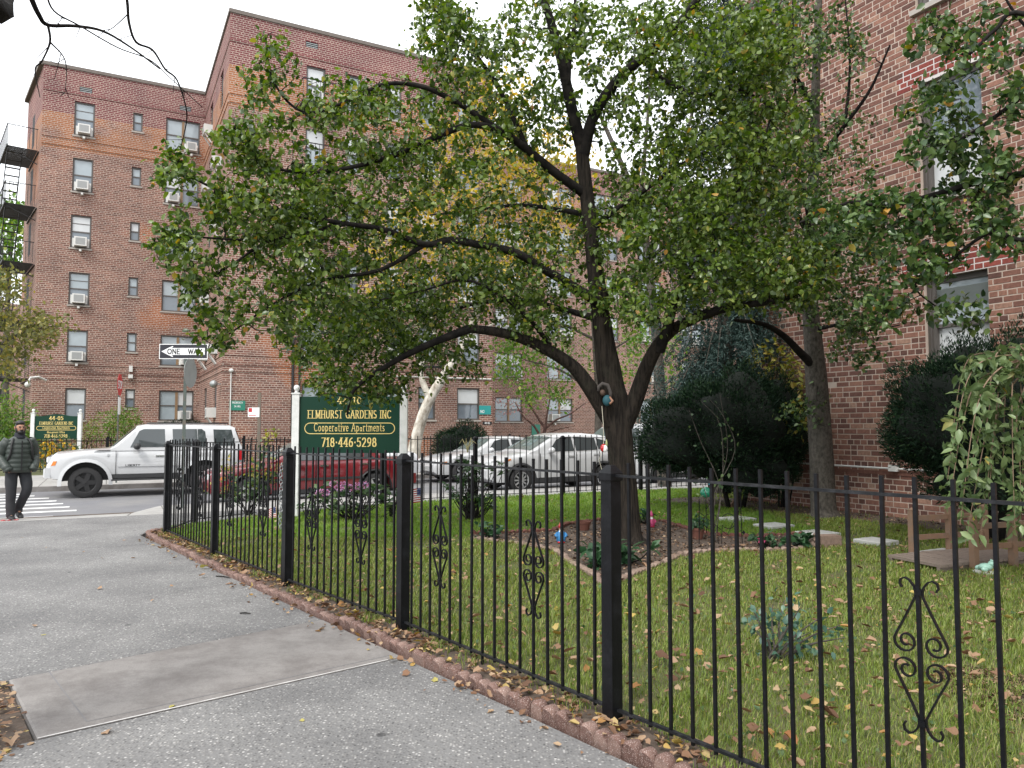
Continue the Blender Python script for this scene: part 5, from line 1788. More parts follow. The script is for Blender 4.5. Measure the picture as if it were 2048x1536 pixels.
def leaf_mesh(name, pos, length, rs, aspect=0.62, droop=0.45, fold=0.16, curl=0.18, axis=None, up=0.55, simple=False):
    """ovate, folded leaves; pos = base points"""
    n = len(pos)
    length = np.broadcast_to(length, (n,))[:, None]
    a = rs.normal(size=(n, 3))
    if axis is not None: a = a * 0.55 + axis
    a[:, 2] -= droop
    a = unit(a)
    nr = rs.normal(size=(n, 3))
    nr[:, 2] += up * 2
    nr = nr - a * np.sum(nr * a, axis=1, keepdims=True)
    nr = unit(nr)
    b = np.cross(nr, a)
    w = length * aspect * 0.5
    cl = curl * (0.5 + rs.rand(n, 1)) * length
    fo = fold * length
    p = pos
    if simple:
        vs = np.stack([p, p + a * length * 0.5 + b * w, p + a * length - nr * cl, p + a * length * 0.5 - b * w], axis=1)
        f = np.array([[0, 1, 2, 3]])
        faces = (np.arange(n)[:, None, None] * 4 + f[None]).reshape(-1, 4)
        return arr_mesh(name, vs.reshape(-1, 3), faces)
    l1, l2 = 0.26, 0.62
    m1 = p + a * length * l1
    m2 = p + a * length * l2 - nr * cl * 0.35
    tip = p + a * length - nr * cl
    vs = np.stack([p, m1, m2, tip,
                   m1 + b * w * 0.92 + nr * fo * 0.5, m2 + b * w * 0.84 + nr * fo * 0.45,
                   m1 - b * w * 0.92 + nr * fo * 0.5, m2 - b * w * 0.84 + nr * fo * 0.45], axis=1)
    f = np.array([[0, 1, 4], [1, 2, 5], [1, 5, 4], [2, 3, 5], [0, 6, 1], [1, 6, 7], [1, 7, 2], [2, 7, 3]])
    faces = (np.arange(n)[:, None, None] * 8 + f[None]).reshape(-1, 3)
    return arr_mesh(name, vs.reshape(-1, 3), faces)

class Tubes:
    """many tapered tubes in one mesh"""
    def __init__(self): self.V, self.F, self.n = [], [], 0
    def add(self, pts, rad, k=5):
        pts = np.asarray(pts, float)
        rad = np.asarray(rad, float)
        m = len(pts)
        d = np.zeros_like(pts)
        d[1:-1] = pts[2:] - pts[:-2]
        d[0], d[-1] = pts[1] - pts[0], pts[-1] - pts[-2]
        d = unit(d)
        ref = np.array([0.31, 0.17, 0.93]) if abs(d[0, 2]) < 0.8 else np.array([0.93, 0.31, 0.1])
        x = unit(np.cross(d, ref))
        y = np.cross(d, x)
        an = np.arange(k) * 2 * math.pi / k
        ring = pts[:, None, :] + rad[:, None, None] * (np.cos(an)[None, :, None] * x[:, None, :] + np.sin(an)[None, :, None] * y[:, None, :])
        self.V.append(ring.reshape(-1, 3))
        i = np.arange(m - 1)[:, None] * k
        j = np.arange(k)[None, :]
        j2 = (j + 1) % k
        q = np.stack([i + j, i + j2, i + k + j2, i + k + j], axis=-1).reshape(-1, 4) + self.n
        self.F.append(q)
        self.n += m * k
    def mesh(self, name):
        return arr_mesh(name, np.concatenate(self.V), np.concatenate(self.F))

def smooth_path(pts, per=5):
    """Catmull-Rom through the given points"""
    P = np.asarray(pts, float)
    if len(P) < 3:
        t = np.linspace(0, 1, per + 1)[:, None]
        return P[0] * (1 - t) + P[-1] * t
    Q = np.vstack([2 * P[0] - P[1], P, 2 * P[-1] - P[-2]])
    out = []
    for i in range(1, len(Q) - 2):
        p0, p1, p2, p3 = Q[i - 1], Q[i], Q[i + 1], Q[i + 2]
        for k in range(per):
            t = k / per
            out.append(0.5 * ((2 * p1) + (-p0 + p2) * t + (2 * p0 - 5 * p1 + 4 * p2 - p3) * t * t + (-p0 + 3 * p1 - 3 * p2 + p3) * t ** 3))
    out.append(P[-1])
    return np.array(out)

def grow(limbs, targets, rs, twig_r=0.010, max_len=1.5, trunk=None):
    """limbs: list of (path Nx3, radii N). Targets are reached by twigs that branch off whatever wood is nearest.
    returns (limb tubes, twig tubes, twig paths)"""
    TB, TW = Tubes(), Tubes()
    nodes, nrad = [], []
    for path, rad in limbs:
        k = 9 if rad[0] > 0.08 else 6
        TB.add(path, rad, k)
        nodes.append(path)
        nrad.append(rad)
    nodes = np.concatenate(nodes)
    nrad = np.concatenate(nrad)
    ok = nrad < 0.13
    cap = len(nodes) + 6 * len(targets)
    NP = np.zeros((cap, 3)); NR = np.zeros(cap)
    c = int(ok.sum())
    NP[:c], NR[:c] = nodes[ok], nrad[ok]
    d0 = np.array([np.min(np.sum((NP[:c] - t) ** 2, axis=1)) for t in targets])
    paths = []
    for ti in np.argsort(d0):
        t = targets[ti]
        dv = NP[:c] - t
        dist = np.sqrt(np.sum(dv * dv, axis=1))
        cost = dist + np.where(NR[:c] < 0.004, 0.12, 0.0) + np.where(NP[:c, 2] > t[2] + 0.15, 0.15, 0.0)
        j = int(np.argmin(cost))
        p0 = NP[j].copy()
        L = dist[j]
        if L < 0.02: continue
        m = 4 if L < 0.5 else 6
        tt = np.linspace(0, 1, m)[:, None]
        path = p0 * (1 - tt) + t * tt
        side = unit(rs.normal(size=3)) * L * 0.13
        sag = np.array([0, 0, 1.0]) * L * rs.uniform(-0.10, 0.14)
        path += np.sin(tt * math.pi) * (side + sag)
        path[1:-1] += rs.normal(size=(m - 2, 3)) * L * 0.035
        r0 = min(max(NR[j] * 0.8, 0.004), twig_r * (0.45 + 0.75 * min(L, 1.6)))
        rad = np.linspace(r0, 0.0034, m)
        TW.add(path, rad, 4)
        paths.append(path)
        add = path[1:]
        NP[c:c + len(add)] = add
        NR[c:c + len(add)] = rad[1:]
        c += len(add)
    return TB, TW, paths

def leaves_on(paths, per, rs, spread=0.07, frac=0.45):
    out = []
    for p in paths:
        n = rs.poisson(per)
        if n == 0: continue
        u = (1 - frac) + frac * rs.rand(n) ** 0.7
        m = len(p)
        x = u * (m - 1)
        i = np.minimum(x.astype(int), m - 2)
        f = (x - i)[:, None]
        out.append(p[i] * (1 - f) + p[i + 1] * f + rs.normal(size=(n, 3)) * spread)
    return np.concatenate(out)

def in_blobs(blobs, rs):
    """blobs: (cx, cy, rx, ry, depth, half-depth, count): clusters in ellipsoids that stand at a real distance"""
    out = []
    for (cx, cy, rx, ry, d, rd, n) in blobs:
        k = 0
        while k < n:
            v = rs.uniform(-1, 1, 3)
            if v @ v > 1: continue
            q = D(cx + v[0] * rx, cy + v[1] * ry, d + v[2] * rd)
            out.append((q.x, q.y, q.z))
            k += 1
    return np.array(out)

def limb(pix, r0, r1, per=5, wob=0.0, rs=None):
    P = [tuple(D(*p)) for p in pix]
    path = smooth_path(P, per)
    t = np.linspace(0, 1, len(path))
    rad = r0 + (r1 - r0) * t ** 0.85
    if wob and rs is not None:
        path[1:-1] += rs.normal(size=(len(path) - 2, 3)) * wob
    return path, rad

def tree(name, loc, label, cat, trunk_parts, limbs, targets, leafmat, bark, limb_bark, rs, per=14, size=0.06, spread=0.08, twig_r=0.010, group=None, aspect=0.66, simple=False, droop=0.45, frac=0.45):
    root = empty(name, loc, 0, label, cat, group)
    T = Tubes()
    for path, rad in trunk_parts:
        T.add(path, rad, 14)
    tr = link(T.mesh('trunk'), 'trunk', root, 'w', bark, True)
    TB, TW, paths = grow(trunk_parts + limbs, targets, rs, twig_r)
    TB2 = Tubes()
    for path, rad in limbs:
        TB2.add(path, rad, 8 if rad[0] > 0.06 else 6)
    if limbs: link(TB2.mesh('limbs'), 'limbs', root, 'w', limb_bark, True)
    link(TW.mesh('twigs'), 'twigs', root, 'w', limb_bark, True)['kind'] = 'stuff'
    pos = leaves_on(paths, per, rs, spread, frac)
    sz = size * (0.55 + 0.75 * rs.rand(len(pos)))
    cr = link(leaf_mesh('crown', pos, sz, rs, aspect=aspect, droop=droop, simple=simple), 'crown', root, 'w', leafmat)
    cr['kind'] = 'stuff'
    return root

# ------------------------------------------------------------------ the pear tree in the middle
rs = np.random.RandomState(3)
tb = D(1257, 1088, 10.3)
tr_path = smooth_path([tuple(D(*p)) for p in [(1259, 1092, 10.3), (1255, 1060, 10.3), (1249, 980, 10.3), (1241, 900, 10.3), (1232, 830, 10.3), (1222, 770, 10.3), (1211, 700, 10.3), (1200, 620, 10.3), (1190, 540, 10.28), (1180, 450, 10.25), (1170, 360, 10.22), (1162, 285, 10.2)]], 4)
t_ = np.linspace(0, 1, len(tr_path))
tr_rad = np.interp(t_, [0, 0.045, 0.10, 0.25, 0.40, 0.46, 0.60, 0.8, 1.0], [0.34, 0.235, 0.205, 0.195, 0.235, 0.205, 0.150, 0.115, 0.10])
tr_rad *= 0.89 * (1 + rs.normal(size=len(tr_rad)) * 0.015)
trunk_parts = [(tr_path, tr_rad)]
trunk_parts.append(limb([(1238, 868, 10.28), (1205, 815, 10.22), (1170, 762, 10.15), (1140, 728, 10.1), (1080, 692, 10.0), (1010, 667, 9.9), (940, 657, 9.8)], 0.130, 0.055, 5))
trunk_parts.append(limb([(1248, 850, 10.28), (1272, 795, 10.2), (1293, 735, 10.1), (1318, 688, 10.0), (1352, 655, 9.9), (1400, 632, 9.7)], 0.130, 0.062, 5))
limbs = [
    limb([(940, 657, 9.8), (860, 688, 9.8), (780, 728, 9.9), (710, 778, 10.0), (694, 830, 10.1)], 0.065, 0.014, 5),
    limb([(1400, 632, 9.7), (1470, 612, 9.4), (1560, 600, 9.1), (1650, 560, 8.8)], 0.070, 0.02, 5),
    limb([(1318, 700, 10.0), (1335, 655, 9.8), (1352, 600, 9.6), (1390, 530, 9.4), (1440, 460, 9.2)], 0.085, 0.022, 5),
    limb([(1162, 290, 10.2), (1145, 225, 10.1), (1127, 140, 10.0), (1105, 55, 9.9), (1075, -40, 9.8)], 0.095, 0.05, 5),
    limb([(1166, 310, 10.2), (1185, 238, 10.1), (1225, 172, 10.0), (1285, 115, 9.8), (1345, 62, 9.6), (1405, -15, 9.4)], 0.095, 0.045, 5),
    limb([(1135, 170, 10.0), (1140, 100, 10.0), (1150, 40, 10.0), (1150, -30, 10.0)], 0.045, 0.02, 4),
    limb([(1196, 605, 10.25), (1150, 575, 10.0), (1090, 540, 9.7), (1030, 505, 9.5), (960, 490, 9.3), (900, 480, 9.2), (850, 489, 9.0), (770, 460, 8.8), (690, 447, 8.6), (600, 432, 8.4), (520, 410, 8.2), (430, 378, 8.0), (345, 332, 7.9)], 0.075, 0.010, 4),
    limb([(690, 447, 8.6), (600, 470, 8.45), (535, 483, 8.3), (470, 525, 8.1), (405, 568, 7.9)], 0.030, 0.007, 4),
    limb([(535, 483, 8.3), (450, 478, 8.1), (380, 474, 7.9), (310, 476, 7.75)], 0.018, 0.005, 4),
    limb([(850, 489, 9.0), (760, 540, 9.0), (650, 560, 8.9), (560, 600, 8.7), (470, 660, 8.4), (415, 700, 8.2)], 0.030, 0.006, 4),
    limb([(1172, 390, 10.25), (1110, 345, 10.0), (1055, 300, 9.8), (1000, 262, 9.5), (940, 250, 9.3), (870, 275, 9.1), (790, 310, 8.9), (700, 335, 8.7), (610, 345, 8.5), (540, 330, 8.3), (470, 270, 8.2)], 0.070, 0.009, 4),
    limb([(1000, 262, 9.5), (930, 215, 9.4), (850, 175, 9.2), (770, 168, 9.0), (700, 200, 8.8), (610, 225, 8.6), (548, 165, 8.5), (530, 70, 8.4)], 0.040, 0.008, 4),
    limb([(1055, 300, 9.8), (1010, 200, 9.8), (960, 120, 9.7), (900, 50, 9.6), (850, 0, 9.5)], 0.040, 0.012, 4),
    limb([(1182, 460, 10.25), (1230, 420, 10.1), (1290, 380, 9.9), (1360, 330, 9.6), (1440, 290, 9.4)], 0.050, 0.014, 4),
    limb([(1178, 430, 10.25), (1120, 420, 10.6), (1040, 410, 11.1), (950, 420, 11.6), (860, 430, 12.0)], 0.045, 0.012, 4),
    limb([(1205, 640, 10.3), (1130, 620, 10.8), (1040, 600, 11.2), (940, 610, 11.5), (840, 640, 11.7), (760, 690, 11.8)], 0.055, 0.012, 4),
    limb([(1210, 590, 10.3), (1260, 545, 10.7), (1320, 500, 11.1), (1390, 450, 11.4)], 0.045, 0.014, 4),
    limb([(1100, 690, 10.05), (1060, 640, 9.8), (1000, 590, 9.6), (930, 560, 9.4), (850, 580, 9.2), (760, 600, 9.1)], 0.035, 0.008, 4),
    limb([(1285, 115, 9.8), (1330, 160, 9.6), (1400, 190, 9.4), (1480, 180, 9.2), (1550, 220, 9.1)], 0.035, 0.012, 4),
    limb([(1390, 530, 9.4), (1450, 420, 9.2), (1510, 330, 9.1), (1540, 240, 9.1)], 0.03, 0.012, 4),
]
blobs = [
    (345, 335, 58, 48, 7.85, .35, 20), (345, 480, 52, 58, 7.8, .4, 26), (425, 655, 62, 55, 8.3, .4, 22), (400, 555, 50, 60, 8.0, .4, 22),
    (460, 300, 45, 60, 8.2, .4, 20), (535, 130, 60, 90, 8.45, .35, 26), (520, 270, 70, 70, 8.4, .5, 40), (480, 420, 80, 80, 8.2, .6, 62),
    (580, 370, 110, 90, 8.6, .8, 95), (600, 500, 120, 80, 8.6, .8, 80), (560, 610, 120, 70, 8.7, .8, 62), (690, 210, 100, 70, 8.9, .7, 55),
    (640, 690, 90, 40, 9.2, .6, 28),
    (780, 250, 130, 100, 9.2, 1.0, 110), (780, 390, 160, 110, 9.4, 1.2, 150), (760, 570, 150, 90, 9.8, 1.2, 120), (770, 660, 150, 70, 10.8, 1.2, 115), (720, 770, 110, 45, 10.4, .7, 42),
    (880, 720, 110, 55, 10.9, 1.0, 55), (650, 640, 110, 80, 11.0, .8, 90), (680, 730, 100, 60, 11.2, .7, 70), (810, 640, 120, 80, 11.6, .9, 90), (790, 780, 60, 30, 11.2, .5, 20),
    (1180, 190, 110, 90, 10.6, 1.0, 55), (1110, 430, 100, 90, 10.8, 1.0, 45), (1240, 400, 80, 90, 10.8, 1.0, 35), (430, 480, 90, 150, 8.2, .5, 30), (1060, 240, 90, 80, 10.3, 1.0, 55), (1330, 60, 80, 70, 10.2, 1.0, 45), (880, 20, 60, 50, 9.6, .8, 30), (620, 480, 130, 110, 9.3, .6, 60),
    (900, 80, 90, 100, 9.6, 1.0, 80), (980, 150, 130, 120, 9.9, 1.3, 120), (970, 330, 150, 110, 10.0, 1.5, 110), (960, 500, 150, 90, 10.2, 1.5, 120), (960, 600, 150, 70, 10.6, 1.4, 100),
    (1090, 60, 110, 80, 10.0, 1.2, 70), (1230, 70, 130, 90, 9.9, 1.3, 95), (1110, 560, 110, 90, 10.3, 1.3, 66), (1090, 650, 90, 50, 10.2, 1.0, 35),
    (1290, 210, 90, 80, 9.9, 1.2, 52), (1300, 340, 100, 90, 9.9, 1.3, 62), (1330, 470, 130, 90, 9.7, 1.3, 120), (1300, 600, 130, 60, 9.5, 1.0, 80), (1200, 470, 90, 80, 10.6, 1.0, 40),
    (1420, 110, 140, 120, 9.6, 1.3, 190), (1430, 330, 130, 130, 9.7, 1.3, 190), (1470, 530, 130, 100, 9.3, 1.0, 170), (1590, 540, 100, 70, 9.0, .8, 80), (1400, 430, 120, 80, 9.2, .8, 90), (1530, 300, 110, 150, 9.2, 1.0, 130), (1540, 80, 90, 90, 9.2, 1.0, 90),
]
targets = in_blobs([b_[:6] + (int(b_[6] * 1.75),) for b_ in blobs], rs)
tree('pear_tree', (tb.x, tb.y, 0), 'broad green pear tree with a forked dark trunk in the flower bed', 'tree', trunk_parts, limbs, targets, MAT['pear'], MAT['bark'], MAT['bark_dark'], rs, per=9.5, size=0.074, spread=0.048, twig_r=0.016, frac=0.8)

# ------------------------------------------------------------------ second tree, in front of the brick wall
rs = np.random.RandomState(5)
p2 = [(1650, 1038, 13.2), (1646, 1000, 13.2), (1642, 900, 13.2), (1634, 780, 13.2), (1628, 700, 13.15), (1620, 600, 13.1), (1622, 480, 13.0), (1628, 330, 12.8), (1632, 150, 12.6), (1640, -60, 12.4)]
path2 = smooth_path([tuple(D(*p)) for p in p2], 4)
rad2 = np.interp(np.linspace(0, 1, len(path2)), [0, 0.06, 0.35, 0.6, 1], [0.30, 0.215, 0.185, 0.12, 0.05])
tp2 = [(path2, rad2)]
lb2 = [limb([(1630, 735, 13.15), (1600, 705, 13.0), (1565, 670, 12.8), (1525, 648, 12.5), (1470, 640, 12.2)], 0.085, 0.03, 5),
       limb([(1622, 560, 13.1), (1680, 500, 12.4), (1740, 440, 11.8), (1810, 420, 11.2)], 0.06, 0.015, 5),
       limb([(1622, 470, 13.0), (1570, 400, 12.4), (1520, 330, 12.0), (1490, 240, 11.8)], 0.06, 0.015, 5),
       limb([(1628, 330, 12.8), (1690, 250, 12.0), (1740, 180, 11.6), (1780, 90, 11.2)], 0.05, 0.014, 5),
       limb([(1630, 220, 12.7), (1580, 130, 12.3), (1540, 40, 12.0)], 0.05, 0.014, 5),
       limb([(1625, 500, 12.9), (1600, 310, 12.4), (1588, 130, 12.2), (1585, -20, 12.0)], 0.035, 0.012, 5), limb([(1500, 300, 11.9), (1480, 150, 11.7), (1475, 0, 11.6)], 0.025, 0.010, 5), limb([(1690, 250, 12.0), (1700, 130, 11.8), (1690, -10, 11.6)], 0.03, 0.010, 5), limb([(1560, 420, 12.3), (1540, 280, 12.0), (1548, 150, 11.9)], 0.028, 0.010, 5),
       limb([(1626, 660, 13.1), (1680, 650, 12.7), (1740, 660, 12.4), (1800, 650, 12.2)], 0.04, 0.010, 5)]
bl2 = [(1560, 70, 120, 100, 11.8, 1.2, 130), (1560, 250, 110, 120, 11.9, 1.2, 130), (1600, 420, 120, 100, 11.7, 1.2, 140), (1560, 540, 120, 80, 11.8, 1.0, 110),
       (1690, 500, 110, 80, 11.2, 1.0, 110), (1700, 610, 100, 60, 11.6, .9, 85), (1720, 690, 80, 45, 12.1, .6, 26), (1700, 300, 70, 90, 11.6, .9, 34), (1690, 90, 60, 90, 11.6, .8, 26),
       (1620, 830, 60, 40, 12.9, .3, 12)]
tree('pear_tree', (D(1650, 1038, 13.2).x, 13.2, 0), 'tree with a straight grey trunk close to the brick wall', 'tree', tp2, lb2, in_blobs(bl2, rs), MAT['pear_cool'], MAT['bark_grey'], MAT['bark_dark'], rs, per=14, size=0.080, spread=0.075, twig_r=0.014, frac=0.75)

# ------------------------------------------------------------------ third tree: its trunk is out of the picture, the boughs reach in
rs = np.random.RandomState(8)
t3 = Vector((6.6, 6.9, 0))
p3_ = [(t3.x, t3.y, -0.05), (t3.x, t3.y, 1.0), (t3.x - 0.02, t3.y + 0.02, 2.2), (t3.x - 0.1, t3.y + 0.05, 3.4), (t3.x - 0.15, t3.y + 0.1, 5.0), (t3.x - 0.1, t3.y + 0.1, 6.8)]
path3 = smooth_path(p3_, 4)
rad3 = np.interp(np.linspace(0, 1, len(path3)), [0, 0.1, 0.5, 1], [0.26, 0.19, 0.14, 0.05])
j1, j2, j3 = (t3.x - 0.06, t3.y + 0.03, 3.0), (t3.x - 0.12, t3.y + 0.07, 4.0), (t3.x - 0.14, t3.y + 0.08, 4.8)
def limb3(start, pix, r0, r1):
    path = smooth_path([start] + [tuple(D(*p)) for p in pix], 5)
    return path, r0 + (r1 - r0) * np.linspace(0, 1, len(path)) ** 0.8
lb3 = [limb3(j1, [(2120, 342, 7.4), (2040, 350, 7.6), (1950, 366, 7.8), (1860, 392, 8.0), (1770, 412, 8.2), (1700, 405, 8.4), (1600, 445, 8.6)], 0.055, 0.014),
       limb3(j2, [(2100, 160, 7.3), (2030, 205, 7.5), (1950, 262, 7.7), (1880, 300, 7.9)], 0.045, 0.010),
       limb3(j1, [(2120, 470, 7.2), (2040, 480, 7.3), (1980, 465, 7.5), (1900, 520, 7.7), (1830, 570, 7.9), (1880, 620, 8.0)], 0.035, 0.007),
       limb3(j3, [(2060, 30, 7.3), (1990, 60, 7.4), (1930, 110, 7.5), (1870, 60, 7.6)], 0.035, 0.008),
       limb3(j2, [(2110, 100, 7.6), (2040, 40, 7.6), (1990, -40, 7.6)], 0.035, 0.010)]
bl3 = [(1900, 300, 110, 60, 7.8, .5, 55), (1870, 210, 80, 50, 7.8, .4, 32), (1990, 340, 70, 60, 7.6, .5, 34), (1780, 440, 120, 70, 8.1, .6, 80), (1920, 430, 100, 50, 7.8, .5, 45),
       (2010, 460, 60, 60, 7.4, .4, 30), (1850, 530, 90, 60, 7.8, .5, 42), (1780, 610, 70, 50, 8.0, .4, 26), (1930, 620, 70, 30, 7.8, .3, 16), (1980, 90, 80, 80, 7.5, .5, 34), (1880, 60, 60, 60, 7.6, .4, 24), (2040, 200, 60, 60, 7.4, .4, 24),
       (1700, 440, 90, 60, 8.4, .5, 34), (2250, 250, 160, 250, 6.8, 1.2, 120)]
tree('pear_tree', (t3.x, t3.y, 0), 'tree rooted out of view whose leafy boughs reach in over the brick wall windows', 'tree', [(path3, rad3)], lb3, in_blobs(bl3, rs), MAT['pear_cool'], MAT['bark_grey'], MAT['bark_dark'], rs, per=11, size=0.085, spread=0.06, twig_r=0.012, frac=0.75)

# ------------------------------------------------------------------ trees across the street
rs = np.random.RandomState(12)
pl_d = 26.2
plp = smooth_path([tuple(D(*p)) for p in [(826, 918, pl_d), (832, 880, pl_d), (846, 830, pl_d), (864, 790, pl_d), (888, 752, pl_d), (912, 715, pl_d), (934, 676, pl_d), (958, 610, pl_d), (975, 520, pl_d), (985, 400, pl_d), (990, 280, pl_d)]], 4)
plr = np.interp(np.linspace(0, 1, len(plp)), [0, 0.1, 0.5, 1], [0.26, 0.20, 0.15, 0.05])
plp2 = limb([(860, 800, pl_d), (846, 765, pl_d), (842, 740, pl_d), (852, 700, pl_d), (868, 672, pl_d), (862, 630, pl_d), (850, 560, pl_d)], 0.12, 0.04, 4)
pll = [limb([(845, 742, pl_d), (830, 700, pl_d), (800, 640, pl_d)], 0.05, 0.02, 4), limb([(958, 610, pl_d), (1020, 540, pl_d), (1070, 450, pl_d), (1110, 330, pl_d)], 0.08, 0.03, 4), limb([(975, 520, pl_d), (920, 430, pl_d), (870, 330, pl_d)], 0.07, 0.03, 4),
       limb([(934, 676, pl_d), (1000, 640, pl_d), (1070, 600, pl_d)], 0.05, 0.02, 4)]
blp = [(960, 300, 110, 130, pl_d, 2.0, 110), (1080, 330, 110, 120, pl_d, 2.0, 100), (900, 440, 110, 90, pl_d, 1.8, 80), (1060, 470, 110, 90, pl_d, 1.8, 75), (800, 500, 80, 80, pl_d, 1.5, 40), (770, 600, 70, 60, pl_d, 1.3, 22), (960, 560, 110, 60, pl_d, 1.5, 40), (1000, 180, 80, 60, pl_d, 1.5, 36)]
tree('plane_tree', (plp[0][0], plp[0][1], 0), 'leaning plane tree with pale mottled trunk and yellow leaves across the street', 'tree', [(plp, plr), plp2], pll, in_blobs(blp, rs), MAT['yellow'], MAT['bark_plane'], MAT['bark_plane'], rs, per=13, size=0.20, spread=0.28, twig_r=0.02, simple=True)
# small red-barked tree by the set back block
rs = np.random.RandomState(14)
cm = 33.0
cmb = [limb([(1083, 896, cm), (1084, 880, cm), (1090, 858, cm), (1082, 845, cm), (1066, 820, cm), (1052, 800, cm)], 0.11, 0.03, 4)]
cml = [limb([(1084, 880, cm), (1068, 852, cm), (1046, 832, cm), (1030, 805, cm)], 0.07, 0.02, 4), limb([(1090, 858, cm), (1112, 840, cm), (1140, 828, cm), (1165, 810, cm)], 0.06, 0.02, 4), limb([(1090, 860, cm), (1094, 830, cm), (1100, 790, cm), (1096, 740, cm)], 0.06, 0.02, 4), limb([(1092, 868, cm), (1120, 858, cm), (1150, 852, cm)], 0.04, 0.01, 4), limb([(1066, 820, cm), (1040, 770, cm), (1030, 720, cm)], 0.04, 0.015, 4)]
tree('myrtle_tree', (D(1083, 896, cm).x, cm, 0), 'small red barked tree with sparse pinkish leaves before the set back block', 'tree', cmb, cml, in_blobs([(1020, 810, 50, 30, cm, 1, 22), (1040, 740, 70, 50, cm, 1.5, 30), (1110, 760, 60, 50, cm, 1.5, 20), (1150, 800, 40, 40, cm, 1, 10)], rs), MAT['pinkleaf'], MAT['bark_red'], MAT['bark_red'], rs, per=12, size=0.10, spread=0.18, twig_r=0.018, simple=True)
# fresh green tree behind the cars
rs = np.random.RandomState(15)
gd = 28.6
gt = [limb([(1196, 900, gd), (1196, 800, gd), (1190, 700, gd), (1180, 560, gd)], 0.16, 0.06, 4)]
gl = [limb([(1196, 790, gd), (1120, 740, gd), (1050, 720, gd)], 0.06, 0.02, 4), limb([(1192, 720, gd), (1240, 690, gd), (1290, 660, gd)], 0.06, 0.02, 4), limb([(1192, 680, gd), (1100, 640, gd), (1020, 640, gd)], 0.06, 0.02, 4)]
tree('street_tree', (D(1196, 900, gd).x, gd, 0), 'light green street tree hanging over the white cars behind the forked trunk', 'tree', gt, gl, in_blobs([(1030, 730, 60, 55, gd, 1.5, 46), (1080, 790, 60, 25, gd, 1.2, 26), (1130, 700, 70, 60, gd, 1.5, 30), (1270, 720, 70, 60, gd, 1.5, 36), (1310, 650, 80, 60, gd, 1.5, 40), (1240, 600, 80, 60, gd, 1.5, 30), (1340, 750, 40, 40, gd, 1, 16)], rs), MAT['lime'], MAT['bark_grey'], MAT['bark_grey'], rs, per=17, size=0.15, spread=0.22, twig_r=0.018, simple=True)
# grey trunk tree, higher up behind the pear
rs = np.random.RandomState(16)
hd = 20.5
gt = [limb([(1330, 985, hd), (1325, 900, hd), (1315, 700, hd), (1298, 540, hd), (1280, 420, hd), (1235, 310, hd), (1200, 230, hd)], 0.20, 0.05, 4)]
gl = [limb([(1298, 540, hd), (1320, 420, hd), (1370, 280, hd), (1400, 150, hd)], 0.09, 0.03, 4), limb([(1280, 420, hd), (1290, 300, hd), (1300, 150, hd), (1290, 40, hd)], 0.07, 0.025, 4)]
tree('street_tree', (D(1330, 985, hd).x, hd, 0), 'slender grey barked kerbside tree showing through the pear crown', 'tree', gt, gl, in_blobs([(1300, 120, 80, 90, hd, 1.5, 24), (1400, 150, 90, 90, hd, 1.5, 40), (1390, 300, 70, 80, hd, 1.5, 26), (1260, 420, 70, 60, hd, 1.5, 24)], rs), MAT['pear'], MAT['bark_grey'], MAT['bark_grey'], rs, per=16, size=0.12, spread=0.18, twig_r=0.016, simple=True)
# olive street tree at the left edge
rs = np.random.RandomState(17)
od = 21.5
gt = [limb([(-70, 985, od), (-66, 880, od), (-58, 760, od), (-44, 650, od), (-30, 560, od)], 0.18, 0.06, 4)]
gl = [limb([(-56, 740, od), (0, 690, od), (60, 660, od), (125, 650, od)], 0.07, 0.015, 4), limb([(-48, 680, od), (0, 620, od), (40, 580, od)], 0.06, 0.02, 4)]
tree('street_tree', (D(-70, 985, od).x, od, 0), 'olive yellow tree leaning in at the left edge of the street', 'tree', gt, gl, in_blobs([(20, 640, 60, 60, od, 1.3, 46), (90, 660, 50, 40, od, 1.0, 40), (20, 725, 50, 35, od, 1.0, 30), (10, 560, 40, 40, od, 1.0, 20), (-60, 600, 80, 110, od, 1.5, 50)], rs), MAT['olive'], MAT['bark_grey'], MAT['bark_grey'], rs, per=15, size=0.14, spread=0.16, twig_r=0.016, simple=True)
# tree glimpsed behind the fire escape
rs = np.random.RandomState(18)
kd = 60.0
gt = [limb([(10, 900, kd), (12, 700, kd), (20, 520, kd), (30, 440, kd)], 0.3, 0.1, 4)]
tree('street_tree', (D(10, 900, kd).x, kd, 0), 'yellow green tree behind the fire escape on the avenue', 'tree', gt, [], in_blobs([(25, 430, 35, 40, kd, 3, 40), (15, 520, 40, 50, kd, 3, 50), (-30, 500, 50, 120, kd, 3, 60)], rs), MAT['lime'], MAT['bark_grey'], MAT['bark_grey'], rs, per=16, size=0.4, spread=0.5, twig_r=0.03, simple=True)

